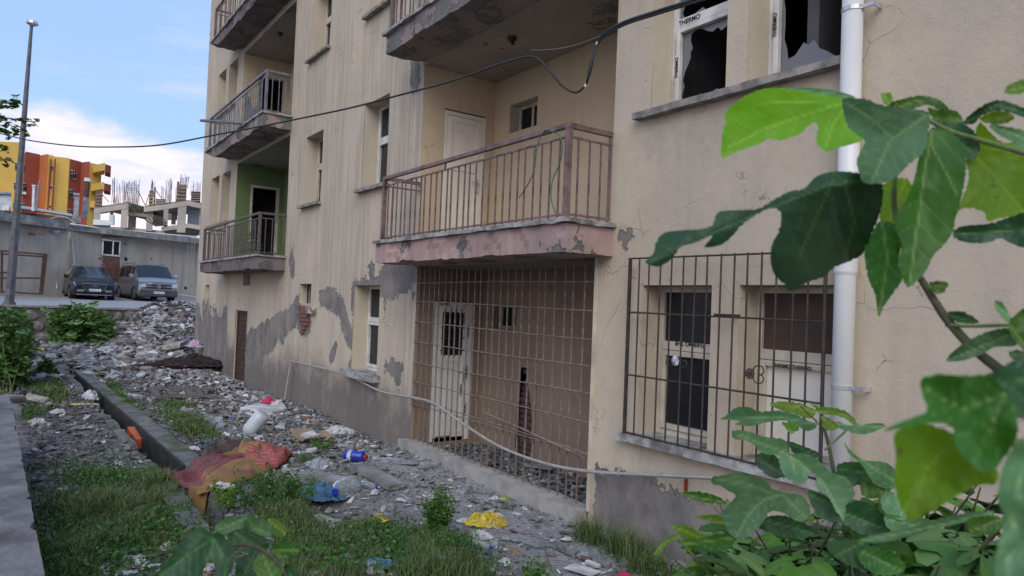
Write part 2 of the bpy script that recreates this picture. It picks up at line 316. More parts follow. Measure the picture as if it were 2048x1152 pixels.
# ------------------------------------------------------------------ terrain
CH_R = [(-40, -3.9), (-20.4, -3.32), (-13.3, -3.05), (-9.05, -2.90), (-6.0, -2.82)]
CH_L = [(-40, -4.1), (-20.4, -3.47), (-13.6, -3.29), (-8.8, -3.17), (-6.0, -3.12)]
def lerp_line(L, x): return np.interp(x, [p[0] for p in L], [p[1] for p in L])
def ground_z(x, y):
    x = np.asarray(x, float); y = np.asarray(y, float)+0*x
    z = (fbm(x*.8, y*.8, 0, 3, 4)-.5)*.16 + (fbm(x*5, y*5, 0, 9, 3)-.5)*.05
    flat = sstep(-.9, -.1, y)*sstep(-9.4, -9, x)*(x < -4.9)
    z = z*(1-.6*flat)-.02
    yr, yl = lerp_line(CH_R, x), lerp_line(CH_L, x)
    tr = sstep(yl-.02, yl+.03, y)*(1-sstep(yr-.03, yr+.02, y))*sstep(-21, -20.2, x)*(1-sstep(-6.9, -6.4, x)); z = z*(1-tr)-.36*tr
    pit = np.exp(-(((x+6.9)/.75)**2+((y+1.85)/.38)**2)**1.6); z = z-.16*pit
    m = sstep(-23.2, -30, x)*sstep(-2.3, -.1, y)*(1.32+.1*fbm(x*.7, y*.7, 0, 5, 3)); m = m+sstep(-21.5, -25, x)*.22*fbm(x*1.2, y*1.2, 0, 6, 3)
    rough = (fbm(x*2.2, y*2.2, 0, 12, 4)-.5)*(.2+.25*sstep(-2.5, -1, y))*sstep(-21.5, -25, x); z = z+m*np.maximum(1-0*x, 0)+rough*(x > -30.3)
    z = z-.9*sstep(-4.5, -4.9, y)*0
    return z
def make_ground():
    xs = np.concatenate([np.arange(-31.2, -13, .12), np.arange(-13, 1.5, .05), np.arange(1.5, 12, .5)])
    ys = np.concatenate([np.arange(-12, -5, .35), np.arange(-5, .12, .05), np.arange(.12, 8, .4)])
    X, Y = np.meshgrid(xs, ys); Zg = ground_z(X, Y)
    V = np.stack([X.ravel(), Y.ravel(), Zg.ravel()], 1); nx = len(xs); ny = len(ys)
    I = (np.arange(ny-1)[:, None]*nx+np.arange(nx-1)[None]).ravel(); cx = xs[I % nx]; cy = ys[I//nx]
    keep = ~((cx > -23.5) & (cy > .1)); I = I[keep]
    Fc = np.stack([I, I+1, I+nx+1, I+nx], 1)
    m = new_mat('rubble_earth'); t = NT(m)
    c = t.mix(t.ramp(t.noise(1.3, 5), .35, .65), (.055, .05, .046), (.14, .132, .128)); c = t.mix(t.ramp(t.noise(7, 6), .4, .65, 0, .7), c, (.22, .21, .205))
    c = t.mix(t.math('MULTIPLY', t.attr('cement'), t.ramp(t.noise(2.5, 4), .2, .5)), c, t.mix(t.noise(20, 5), (.20, .193, .185), (.36, .35, .34)))
    v = t.n('ShaderNodeTexVoronoi'); v.inputs['Scale'].default_value = 26; t.l(t.coord(), v.inputs[0]); c = t.mix(t.ramp(v.outputs['Color'], .45, 1.0, 0, .55), c, (.33, .32, .31))
    c = t.mix(t.ramp(t.noise(3.1, 5, off=(3, 3, 3)), .56, .7, 0, .6), c, (.045, .04, .037)); c = t.mix(t.math('MULTIPLY', t.attr('soil'), .8), c, (.04, .045, .025))
    t.l(c, t.b.inputs['Base Color']); t.b.inputs['Roughness'].default_value = .95
    t.bump(t.math('ADD', t.math('MULTIPLY', v.outputs['Distance'], -.6), t.noise(12, 8, rough=.7)), .035)
    o = mesh_obj('ground', V, Fc, m, None, True); tag(o, kind='structure')
    x, y = V[:, 0], V[:, 1]; cem = sstep(-1.9, -.6, y)*sstep(-10.5, -8.5, x); add_float(o, 'cement', cem)
    add_float(o, 'soil', grass_density(x, y)); return o
# grass patches: (px, py, half width m along X, half width m along Y, density)
GP = [(230, 1050, 1.6, .62, 1.0), (120, 1120, 1.0, .5, 1.0), (330, 1010, 1.1, .45, .9), (90, 785, 1.6, .33, .8), (560, 985, .42, .28, 1.1), (640, 1110, .9, .35, .9), (800, 1085, .7, .4, 1.0), (740, 1045, .5, .2, .6), (930, 1120, .5, .3, .6),
      (380, 850, 1.2, .24, .85), (340, 812, .8, .25, .6), (240, 790, 2.0, .14, .45), (830, 1130, .7, .35, 1.0), (1180, 1075, .22, .12, 1.0), (1265, 1110, .28, .16, 1.2), (1300, 1140, .35, .2, .8), (620, 925, .25, .15, .6), (200, 970, 1.2, .4, .6), (60, 830, .9, .25, .4), (880, 1100, .35, .3, 1.0), (560, 1020, .5, .3, .8)]
def grass_density(x, y):
    d = 0*x
    for px, py, a, b, s in GP:
        p = gz(px, py); d = np.maximum(d, s*np.exp(-((x-p[0])/a)**2-((y-p[1])/b)**2))
    return np.clip(d*1.3-.25-.08+2.3*(fbm(x*2.1, y*2.1, 0, 21, 4)-.5)*(d > .02), 0, 1)
ground = make_ground()
far = MB(); far.quad((-900, -900, -.6), (900, -900, -.6), (900, 900, -.6), (-900, 900, -.6)); o = far.build('terrain', simple('far_earth', (.12, .11, .09), (.09, .085, .07), .3)); tag(o, kind='structure')
# ================================================================== the apartment building
B = thing('apartment_building', 'derelict beige apartment block with peeling plaster, broken windows and pink balconies filling the photo', 'building', (-12, 0, 0))
BL = Vector((12, 0, 0))
def P(o):
    o.parent = B; o.location = BL; return o           # parts of the building are given in world metres
def grid_wall(name, org, U, W, u0, u1, v0, v1, holes, step, mat, parent=None, warp=.0, smooth=False):
    org, U, W = np.array(org, float), np.array(U, float), np.array(W, float)
    def lines(a, b, cuts):
        L = sorted(set([a, b]+[c for c in cuts if a < c < b])); r = [a]
        for p, q in zip(L[:-1], L[1:]):
            n = max(1, int(math.ceil((q-p)/step))); r += [p+(q-p)*(i+1)/n for i in range(n)]
        return np.array(r)
    us = lines(u0, u1, [h[0] for h in holes]+[h[1] for h in holes]); vs = lines(v0, v1, [h[2] for h in holes]+[h[3] for h in holes])
    UU, VV = np.meshgrid(us, vs); UU = UU.ravel(); VV = VV.ravel()
    Vt = org+UU[:, None]*U+VV[:, None]*W
    nx = len(us); I = (np.arange(len(vs)-1)[:, None]*nx+np.arange(nx-1)[None]).ravel()
    cu = (us[:-1]+us[1:])[I % nx]/2; cv = (vs[:-1]+vs[1:])[I//nx]/2; keep = np.ones(len(I), bool)
    for h in holes: keep &= ~((cu > h[0]) & (cu < h[1]) & (cv > h[2]) & (cv < h[3]))
    I = I[keep]; Fc = np.stack([I, I+1, I+nx+1, I+nx], 1)
    if warp:
        N = np.cross(U, W); w = (fbm(UU*.6, VV*.6, 0, 31, 3)-.5)*warp+(fbm(UU*7, VV*7, 0, 37, 3)-.5)*.004
        edge = np.ones(len(UU))
        Vt = Vt+N*(w*edge)[:, None]
    o = mesh_obj(name, Vt, Fc, mat, parent, smooth); return o, UU, VV
H_win = dict(
    RU1=(-4.55, -3.73, 3.86, 5.27), RU2=(-3.52, -2.70, 3.86, 5.27), RL1=(-4.57, -3.80, .95, 2.29), RL2=(-3.53, -2.72, .95, 2.29),
    M1=(-11.2, -10.2, .90, 2.30), M2=(-11.1, -10.15, 3.88, 5.30), M3=(-11.1, -10.15, 6.80, 8.2), L2=(-14.02, -13.05, 3.88, 5.26), L3=(-13.95, -12.93, 6.80, 8.2),
    L1=(-13.99, -13.32, 1.95, 2.33), S2=(-18.25, -17.64, 2.30, 2.60), S1=(-22.5, -21.95, 1.96, 2.32),
    W1=(-22.3, -21.35, 4.05, 5.46), W2=(-20.99, -20.08, 4.05, 5.44), W3=(-22.1, -21.2, 7.2, 8.5), W4=(-20.85, -19.9, 7.2, 8.48))
H_rec = dict(porch=(-8.98, -5.2, 0.02, 2.56), main=(-9.03, -5.03, 2.87, 5.45), upper=(-9.03, -5.03, 5.78, 8.35), la=(-19.4, -15.05, 2.90, 5.50), lb=(-19.3, -15.05, 5.86, 8.40), lc=(-19.2, -15.05, 8.85, 11.2))
H_door = (-18.8, -17.72, -.1, 1.68)
holes = list(H_win.values())+list(H_rec.values())+[H_door]
fa, UU, VV = grid_wall('wall', (0, 0, 0), (1, 0, 0), (0, 0, 1), -23.7, 3.2, -.5, 12.5, holes, .05, MAT['facade'], None, .03); P(fa)
def seg_field(pts, w, UU, VV):
    best = np.full(len(UU), -9.0)
    for a, b in zip(pts[:-1], pts[1:]):
        a = np.array(a); b = np.array(b); d = b-a; t = np.clip(((UU-a[0])*d[0]+(VV-a[1])*d[1])/(d@d+1e-9), 0, 1)
        best = np.maximum(best, w-np.hypot(UU-a[0]-t*d[0], VV-a[1]-t*d[1]))
    return best
def pxl(L): return [tuple(on(x, y, 1, 0)[[0, 2]]) for x, y in L]
peel = np.full(len(UU), -1.0); nz = (fbm(UU*3, VV*3, 0, 41, 4)-.5)
for L, w in (([(500, 690), (522, 680)], .34), ([(522, 680), (545, 668)], .38), ([(548, 660), (590, 628)], .26), ([(645, 596), (665, 602), (684, 615), (688, 640), (698, 670), (716, 705)], .17),
             ([(566, 655), (592, 622)], .3), ([(712, 572), (768, 566)], .13), ([(743, 545), (745, 560)], .12), ([(768, 566), (795, 560), (818, 548)], .24), ([(800, 540), (822, 545)], .22),
             ([(707, 720), (711, 575)], .10), ([(770, 735), (790, 742), (796, 765)], .09), ([(782, 728), (800, 735)], .06), ([(829, 140), (833, 165)], .16), ([(583, 515), (584, 540)], .13), ([(662, 715), (672, 690)], .08), ([(770, 575), (768, 640)], .05),
             ([(1243, 470), (1252, 478)], .03), ([(616, 650), (600, 640)], .2), ([(737, 800), (742, 790)], .11), ([(700, 730), (735, 735)], .09), ([(1290, 960), (1290, 985)], .05), ([(826, 600), (822, 560)], .05)):
    peel = np.maximum(peel, seg_field(pxl(L), w, UU, VV))
low = (.50+.16*fbm(UU*2.2, 0*UU, 0, 43, 4)-VV)*1.0; low = np.where(UU > -5.2, np.minimum(low, (UU+5.12)*2), -1); peel = np.maximum(peel, low)
low2 = (1.9+.7*fbm(UU*1.1, 0*UU, 0, 47, 3)-VV)*.5; peel = np.maximum(peel, np.where(UU < -19.6, low2*.9-.25+.5*nz, -1))
peel = peel+nz*.22*(peel > -.5)
hh_ = .55+1.5*fbm(UU*.55, 0*UU, 0, 97, 3)**1.5; damp = sstep(hh_+.35, hh_*.25, VV)*1.05*(UU < -8.9)+sstep(.8, .2, VV)*.4*(UU > -5.3); damp = damp+sstep(2.8, .8, VV)*.45*sstep(-18, -20.5, UU)
for (a, b, zb) in [(w[0], w[1], w[2]) for k, w in H_win.items()]:
    damp = damp+.22*sstep(a-.15, a+.05, UU)*(1-sstep(b-.05, b+.15, UU))*sstep(zb-1.5, zb-.05, VV)*(VV < zb)
for a, b, z in ((-9.3, -8.7, 2.6), (-15.3, -14.6, 2.9), (-15.2, -14.7, 5.8)): damp = damp+.4*sstep(a-.2, a, UU)*(1-sstep(b, b+.3, UU))*sstep(z-1.6, z, VV)*(VV < z+.25)
streak = (sstep(-4, -9, UU)*.28+.08)*sstep(.38, .62, fbm(UU*.8, VV*.35, 0, 91, 3))*1.3
add_float(fa, 'peel', peel); add_float(fa, 'damp', damp); add_float(fa, 'streak', streak)
# closed shell and dark rooms behind the facade
m = MB(); m.box(-23.7, -23.68, .0, 11, -.5, 12.5); m.box(3.2, 3.22, 0, 11, -.5, 12.5); m.box(-23.7, 3.2, 11, 11.02, -.5, 12.5); m.box(-23.7, 3.2, 0.0, 11, 12.5, 12.6); P(m.build('outer_wall', MAT['facade']))
m = MB()
for z in (-.06, 2.62, 5.55, 8.48, 11.4):
    for x0, x1 in ((-23.6, -19.5), (-15.0, -9.1), (-4.95, 3.1)): m.box(x0, x1, .32, 6, z, z+.2)
for x in (-21.2, -16.0, -15.0, -12.2, -9.15, -4.9, -3.2-.02, -1.2): m.box(x-.05, x+.05, .40, 6, -.05, 12.4)
m.box(-23.6, 3.1, 4.5, 4.6, -.1, 12.4); P(m.build('partition', MAT['interior']))
def reveal(h, d=.30, mat='reveal', floor=True):
    x0, x1, z0, z1 = h; e = .018; q = MB(); n = 5
    q.quad((x0, -e*0, z0), (x0, d, z0), (x0, d, z1), (x0, 0, z1)); q.quad((x1, 0, z0), (x1, 0, z1), (x1, d, z1), (x1, d, z0))
    q.quad((x0, 0, z1), (x0, d, z1), (x1, d, z1), (x1, 0, z1))
    if floor: q.quad((x0, 0, z0), (x1, 0, z0), (x1, d, z0), (x0, d, z0))
    # inner lining so that the wall reads as thick
    q.quad((x0, d, z0), (x0-.3, d, z0), (x0-.3, d, z1), (x0, d, z1)); q.quad((x1, d, z0), (x1+.3, d, z0), (x1+.3, d, z1), (x1, d, z1))
    o = P(q.build('window_reveal', MAT[mat])); return o
for k, h in H_win.items(): reveal(h, .30)
reveal(H_door, .14)
def sill(x0, x1, z, name='sill', th=.05, out=.10, mat='sill', seed=0, dd=.30):
    return P(rough_box('window_sill', x0-.10, x1+.08, -out, dd-.0, z-th, z+.004, MAT[mat], None, .05, .009, seed, 9))
for i, k in enumerate(('M2', 'M3', 'L2', 'L3')): h = H_win[k]; sill(h[0], h[1], h[2], seed=i)
h = H_win['M1']; sill(h[0]-.05, h[1]+.05, h[2], th=.10, out=.14, seed=8, mat='cap')
sill(-4.60, -2.74, 3.86, th=.055, out=.09, seed=11); sill(-4.66, -2.68, .95, th=.075, out=.10, mat='cap', seed=12)
sill(H_win['W1'][0], H_win['W2'][1], 4.05, seed=14); sill(H_win['W3'][0], H_win['W4'][1], 7.2, seed=15)
# ---- windows
def text_part(txt, size, loc, rot, parent, mat='print', name='lettering', ext=.0006):
    cu = bpy.data.curves.new('t', 'FONT'); cu.body = txt; cu.size = size; cu.extrude = ext; cu.offset = .0012
    to = bpy.data.objects.new('t', cu); COL.objects.link(to); dg = bpy.context.evaluated_depsgraph_get()
    me = bpy.data.meshes.new_from_object(to.evaluated_get(dg)); bpy.data.objects.remove(to); me.materials.clear(); me.materials.append(MAT[mat])
    o = bpy.data.objects.new(name, me); COL.objects.link(o); o.parent = parent; o.location = loc; o.rotation_euler = rot; return o
def shards(x0, x1, z0, z1, y, seed, depth=.34, skip=()):
    """broken glass left round the edge of a pane: one jagged ring, its inner edge uneven"""
    rg = random.Random(seed); w, h = x1-x0, z1-z0; V = []; Fc = []; n = 36; R = []
    for i in range(n):
        t = i/n*4; s_ = int(t); u = t-s_
        e = [(x0+w*u, z0), (x1, z0+h*u), (x1-w*u, z1), (x0, z1-h*u)][s_]
        a = 2*math.pi*i/n; k = .03+depth*1.9*max(0, float(fbm(math.cos(a)*1.9+seed*3.7, math.sin(a)*1.9, seed, 51, 3))-.42)*2
        k = round(k/.07)*.07+.02+rg.uniform(-.012, .012)
        if math.hypot(abs(u-.5)*2, 1) > 1.3: k += .05
        cx, cz = x0+w*.5, z0+h*.52; k = min(k, .8); R.append((e, (e[0]+(cx-e[0])*k, e[1]+(cz-e[1])*k)))
    for (a, b) in R: V += [(a[0], y, a[1]), (b[0], y, b[1])]
    for i in range(n): j = (i+1) % n; Fc.append((2*i, 2*j, 2*j+1, 2*i+1))
    return V, Fc
def window(h, y=.30, trans=.62, mat='pvc', label=None, fw=.055, lower='open', upper='glass', sash=True, seed=1, divider=None):
    x0, x1, z0, z1 = h; z0 += .0; f = MB(); d = .06; y0 = y-.05; zt = z0+(z1-z0)*trans
    f.box(x0, x0+fw, y0, y0+d, z0, z1); f.box(x1-fw, x1, y0, y0+d, z0, z1); f.box(x0+fw, x1-fw, y0, y0+d, z1-fw, z1); f.box(x0+fw, x1-fw, y0, y0+d, z0, z0+fw)
    if trans < .99: f.box(x0+fw, x1-fw, y0-.012, y0+d, zt-.04, zt+.04)
    if divider: f.box(x0+(x1-x0)*divider-.03, x0+(x1-x0)*divider+.03, y0, y0+d, z0+fw, (zt-.04) if trans < .99 else z1-fw)
    o = P(f.build('window_frame', MAT[mat], None, bevel=.006))
    if label: o['label'] = label
    a, b, c, e = x0+fw, x1-fw, z0+fw, zt-.04
    if sash:
        s = MB(); w = .05; yy0 = y0-.02
        s.box(a+.004, a+w, yy0, yy0+.05, c+.004, e-.004); s.box(b-w, b-.004, yy0, yy0+.05, c+.004, e-.004); s.box(a+w, b-w, yy0, yy0+.05, e-w, e-.004); s.box(a+w, b-w, yy0, yy0+.05, c+.004, c+w)
        s.build('sash', MAT[mat], o, bevel=.005); a += w; b -= w; c += w; e -= w
    yg = y0+.03
    def pane(kind, a, b, c, e, sd):
        if kind == 'glass': q = MB(); q.box(a, b, yg, yg+.006, c, e); q.build('pane', MAT['glass'], o)
        elif kind == 'broken': V, Fc = shards(a, b, c, e, yg, sd); mesh_obj('broken_pane', V, Fc, MAT['shard'], o)['label'] = 'shards of broken glass left in the frame'
        elif kind == 'panel': q = MB(); q.box(a, b, yg-.01, yg+.01, c, e); q.build('panel', MAT['door_white'], o)
        elif kind == 'board': q = MB(); q.box(a, b, yg, yg+.01, c, e); q.build('board', MAT['brownboard'], o)
    pane(lower, a, b, c, e, seed)
    if trans < .99: pane(upper, x0+fw, x1-fw, zt+.04, z1-fw, seed+3)
    return o
MAT['brownboard'] = simple('brown_board', (.085, .055, .04), (.055, .04, .032), 3, .7)
w = window(H_win['RU1'], label='upper white window frame with jagged broken panes, next to the balcony', trans=.60, lower='broken', upper='broken', seed=4)
text_part('THERMO', .062, (-4.47, .234, 4.685), (rad(90), 0, 0), w); text_part('THERMO', .048, (-4.455, .224, 4.20), (rad(90), rad(-90), 0), w); text_part('THERMO', .048, (-4.505, .244, 4.62), (rad(90), rad(90), 0), w)
w = window(H_win['RU2'], label='upper white window frame with one large broken pane, beside the drainpipe', trans=.995, lower='broken', seed=9)
text_part('THERMO', .05, (-3.43, .222, 4.28), (rad(90), rad(-90), 0), w); text_part('THERMO', .05, (-3.35, .222, 5.145), (rad(90), 0, 0), w)
w = window(H_win['RL1'], y=.27, label='lower cream window frame behind the grille with an open pane', mat='pvc_cream', trans=.60, lower='glass', upper='glass', seed=2); text_part('THERMO THE', .055, (-4.02, .204, 1.80), (rad(90), rad(180), 0), w)
w = window(H_win['RL2'], y=.27, label='lower cream window frame with brown board above a white panel', mat='pvc_cream', trans=.60, lower='panel', upper='board'); text_part('THERMO THERMO', .04, (-3.35, .185, 1.665), (rad(90), 0, 0), w)
window(H_win['M1'], mat='pvc', trans=.6, lower='glass', divider=None); window(H_win['M2'], trans=.6, lower='glass'); window(H_win['M3'], trans=.6, lower='glass')
window(H_win['L2'], trans=.6, lower='glass', mat='pvc_cream'); window(H_win['L3'], trans=.6, lower='glass', mat='pvc_cream')
for k in ('W1', 'W2', 'W3', 'W4'): window(H_win[k], trans=.995, mat='pvc_cream', lower='glass', fw=.05)
for k in ('L1', 'S2', 'S1'):
    h = H_win[k]; q = MB(); n = 4
    for i in range(1, n): x = h[0]+(h[1]-h[0])*i/n; q.box(x-.012, x+.012, .10, .124, h[2], h[3])
    P(q.build('window_bars', MAT['iron']))
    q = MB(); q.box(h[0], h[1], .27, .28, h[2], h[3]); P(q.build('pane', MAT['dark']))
# ---- recesses
def recess(h, dep, mats, door=None, win=None, floor=True, holeb=None, mat_back=None):
    x0, x1, z0, z1 = h
    dh = [(door[0], door[1], z0+.04, door[2])] if door else []
    o, _, _ = grid_wall('side_wall', (x0, 0, 0), (0, 1, 0), (0, 0, 1), 0, dep, z0, z1, dh, .25, MAT[mats]); P(o)
    o, _, _ = grid_wall('back_wall', (0, dep, 0), (1, 0, 0), (0, 0, 1), x0, x1, z0, z1, ([win] if win else [])+([holeb] if holeb else []), .25, MAT[mat_back or mats]); P(o)
    o, _, _ = grid_wall('side_wall', (x1, 0, 0), (0, 1, 0), (0, 0, 1), 0, dep, z0, z1, [], .25, MAT[mats]); P(o)
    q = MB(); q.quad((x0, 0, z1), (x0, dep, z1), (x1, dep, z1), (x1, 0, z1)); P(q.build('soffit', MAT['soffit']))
    q = MB(); q.quad((x0, 0, z0), (x1, 0, z0), (x1, dep, z0), (x0, dep, z0)); P(q.build('recess_floor', MAT['concrete']))
    if door:   # reveal of the doorway
        q = MB(); a, b, t = door; xi = x0-.14
        q.quad((x0, a, z0), (xi, a, z0), (xi, a, t), (x0, a, t)); q.quad((x0, b, z0), (x0, b, t), (xi, b, t), (xi, b, z0)); q.quad((x0, a, t), (xi, a, t), (xi, b, t), (x0, b, t)); q.quad((x0, a, z0), (x0, b, z0), (xi, b, z0), (xi, a, z0))
        P(q.build('door_reveal', MAT[mats]))
    if win:
        a, b, c, e = win; q = MB(); d = dep+.22
        q.quad((a, dep, c), (a, d, c), (a, d, e), (a, dep, e)); q.quad((b, dep, c), (b, dep, e), (b, d, e), (b, d, c)); q.quad((a, dep, e), (a, d, e), (b, d, e), (b, dep, e)); q.quad((a, dep, c), (b, dep, c), (b, d, c), (a, d, c)); P(q.build('window_reveal', MAT['reveal' if mats != 'recess_pink' else mats]))
        f = MB(); w = .045
        f.box(a, b, d-.05, d, e-w, e); f.box(a, b, d-.05, d, c, c+w); f.box(a, a+w, d-.05, d, c+w, e-w); f.box(b-w, b, d-.05, d, c+w, e-w); f.box((a+b)/2-.02, (a+b)/2+.02, d-.05, d, c+w, e-w)
        fo = P(f.build('window_frame', MAT['pvc_cream'])); g = MB(); g.box(a+w, b-w, d-.03, d-.02, c+w, e-w); g.build('pane', MAT['glass'], fo)
recess(H_rec['main'], 1.23, 'recess', (.36, 1.08, 4.90), (-8.62, -7.95, 4.60, 5.02))
recess(H_rec['upper'], 1.23, 'recess', (.36, 1.08, 7.85), (-8.62, -7.95, 7.5, 7.95))
recess(H_rec['la'], 1.23, 'recess_green', (.36, 1.12, 5.0)); recess(H_rec['lb'], 1.23, 'recess', (.36, 1.12, 7.95)); recess(H_rec['lc'], 1.23, 'recess')
HOLE = (-8.02, -7.62, .02, 1.22)
recess(H_rec['porch'], 1.12, 'recess_pink', (.30, .96, 2.10), (-8.75, -8.1, 1.72, 2.08), holeb=HOLE)
def door_leaf(x, ya, yb, z0, z1, mat, kind, label, ajar=0):
    f = MB(); w = .06; xx = x-.06
    f.box(xx-.03, xx+.05, ya, ya+w, z0, z1); f.box(xx-.03, xx+.05, yb-w, yb, z0, z1); f.box(xx-.03, xx+.05, ya+w, yb-w, z1-w, z1)
    fo = P(f.build('door_frame', MAT[mat], None, bevel=.005)); fo['label'] = label
    q = MB(); a, b, c, e = ya+w+.005, yb-w-.005, z0+.05, z1-w-.005; zm = c+(e-c)*.60; s = .085
    q.box(0, .045, 0, s, c, e); q.box(0, .045, b-a-s, b-a, c, e); q.box(0, .045, s, b-a-s, e-s, e); q.box(0, .045, s, b-a-s, c, c+s); q.box(0, .045, s, b-a-s, zm-.05, zm+.05)
    q.box(.012, .03, s, b-a-s, c+s, zm-.05)
    if kind == 'full': q.box(.012, .03, s, b-a-s, zm+.05, e-s)
    lf = q.build('door_leaf', MAT[mat], fo, bevel=.004); lf.location = (xx, a, 0); lf.rotation_euler = (0, 0, rad(ajar))
    if kind != 'full':
        g = MB(); g.box(xx+.015, xx+.02, a+s, b-s, zm+.05, e-s); g.build('pane', MAT['glass'], fo)
    hd = MB(); zh = c+(e-c)*.47; yh = (b-.05)
    hd.box(xx+.045, xx+.055, yh-.018, yh+.018, zh-.11, zh+.11); hd.tube([(xx+.05, yh, zh+.05), (xx+.09, yh, zh+.05), (xx+.09, yh-.11, zh+.05)], .009, 6); hd.build('door_handle', MAT['chrome'], fo)
    return fo, xx, a, b, c, e, zm
door_leaf(-9.03, .36, 1.08, 2.9, 4.88, 'door_white', 'full', 'closed cream panelled door on the first-floor balcony')
door_leaf(-9.03, .36, 1.08, 5.8, 7.83, 'door_white', 'full', 'cream door on the upper balcony')
MAT['porch_door'] = simple('porch_door_pvc', (.84, .82, .76), (.72, .70, .64), 3, .5, spec=.5)
fo, xx, a, b, c, e, zm = door_leaf(-8.98, .30, .96, .06, 2.08, 'porch_door', 'half', 'white porch door with barred upper pane and stencilled frame')
q = MB()
for i in range(4): y = a+.13+i*.09; q.tube([(xx+.05, y, zm+.03), (xx+.05, y, e-.03)], .006, 5)
for z in (zm+.12, zm+.3, zm+.45): q.tube([(xx+.05, a+.06, z), (xx+.05, b-.06, z)], .006, 5)
q.build('pane_bars', MAT['iron'], fo)
for z, y, s in ((.4, .90, .05), (.95, .90, .05), (1.55, .90, .05), (.7, .815, .045), (1.75, .815, .045)): text_part('THERMO', s, (xx+.0535, y+.0, z), (rad(90), rad(-90), rad(90)), fo)
text_part('THERMO', .05, (xx+.0535, .36, 2.03), (rad(90), 0, rad(90)), fo); text_part('THERMO THERMO', .03, (xx+.0505, .40, .115), (rad(90), 0, rad(90)), fo)
# dark open doorways in the left recesses: only the frames are left
for z0, z1, x in ((2.93, 5.0, -19.4), (5.9, 7.95, -19.3)):
    f = MB(); f.box(x-.1, x+.01, .36, .42, z0, z1); f.box(x-.1, x+.01, 1.06, 1.12, z0, z1); f.box(x-.1, x+.01, .42, 1.06, z1-.06, z1); P(f.build('door_frame', MAT['pvc_cream']))
# near-black sheet behind the porch hole, painted as the darkness inside
# bricks in the broken back wall of the porch
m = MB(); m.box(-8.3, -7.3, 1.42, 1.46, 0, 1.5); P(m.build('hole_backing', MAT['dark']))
bm_ = MB(); bm_.box(-.095, .095, -.045, .045, -.032, .032); proto = bm_.build('brick', MAT['brick_dark']); proto.parent = B; proto.location = BL+Vector((-7.9, 1.24, .7))
for k in range(15):
    for i in range(3):
        x = HOLE[0]+.06+i*.2+(k % 2)*.1-.1; z = .07+k*.078
        if x > HOLE[1] or (k > 11 and i != 1): continue
        if k > 5 and k < 9 and i > 1: continue
        c = link_copy(proto, B, BL+Vector((x, 1.215+random.uniform(-.015, .03), z)), (random.uniform(-.03, .03), random.uniform(-.03, .03), random.uniform(-.06, .06)))
# jagged plaster lips round the hole
V = []; Fc = []
for i in range(24):
    t = i/23; z = .02+1.2*t
    xl = HOLE[0]-.03+.09*float(fbm(z*4, 1, 0, 3, 3))+.06*t; xr = HOLE[1]+.03-.10*float(fbm(z*5, 7, 0, 3, 3))-.16*t**3; V += [(HOLE[0]-.05, 1.112, z), (xl, 1.112, z), (xr, 1.112, z), (HOLE[1]+.05, 1.112, z)]
for i in range(23): q = i*4; Fc += [(q, q+1, q+5, q+4), (q+2, q+3, q+7, q+6)]
q = P(mesh_obj('broken_plaster_edge', V, Fc, MAT['recess_pink']))
# basement door of rusty studded sheet steel
MAT['rust_door'] = simple('rusty_sheet_door', (.085, .042, .028), (.05, .03, .024), 9, .7, .003)
f = MB(); x0, x1, z0, z1 = H_door; f.box(x0, x0+.05, .03, .12, z0, z1); f.box(x1-.05, x1, .03, .12, z0, z1); f.box(x0+.05, x1-.05, .03, .12, z1-.06, z1); f.box(x0+.05, x1-.05, .07, .09, z0, z1-.06)
do = P(f.build('steel_door', MAT['rust_door'])); do['label'] = 'rust brown studded steel basement door'
q = MB()
for i in range(7):
    for j in range(14): xx_, zz_ = x0+.13+i*.135, z0+.1+j*.12; q.poly([(xx_-.045, .068, zz_), (xx_, .068, zz_-.045), (xx_, .05, zz_)]); q.poly([(xx_, .068, zz_-.045), (xx_+.045, .068, zz_), (xx_, .05, zz_)]); q.poly([(xx_+.045, .068, zz_), (xx_, .068, zz_+.045), (xx_, .05, zz_)]); q.poly([(xx_, .068, zz_+.045), (xx_-.045, .068, zz_), (xx_, .05, zz_)])
q.build('stud_pattern', MAT['rust_door'], do)['kind'] = 'stuff'
# brick patch under the small barred window
proto2 = link_copy(proto, B, BL+Vector((-13.6, -.004, 1.85))); proto2.data = proto.data.copy(); proto2.data.materials.clear(); proto2.data.materials.append(MAT['brick'])
for k in range(7):
    for i in range(3):
        if k < 3 and i == 0: continue
        if k < 2 and i == 2: continue
        link_copy(proto2, B, BL+Vector((-13.86+i*.205+(k % 2)*.09, -.002+random.uniform(-.012, .008), 1.40+k*.078)), (0, random.uniform(-.04, .04), random.uniform(-.05, .05)))
P(rough_box('loose_block', -13.32, -12.98, -.09, .02, 1.76, 1.9, MAT['facade'], None, .05, .02, 5, 6))
# pilaster edge strip by the porch
m = MB(); m.box(-5.215, -5.185, -.02, .01, .1, 2.56); P(m.build('corner_strip', MAT['pvc_cream']))
# ---- ceiling lights on the soffits
for x, y, z in ((-7.35, .35, 5.44), (-17.2, .3, 8.39), (-7.2, .3, 8.34)):
    q = MB(); q.tube([(x, y, z), (x, y, z-.03)], .06, 10); q.tube([(x, y, z-.03), (x+.02, y, z-.09)], [.035, .02], 8); P(q.build('lamp_holder', MAT['iron']))
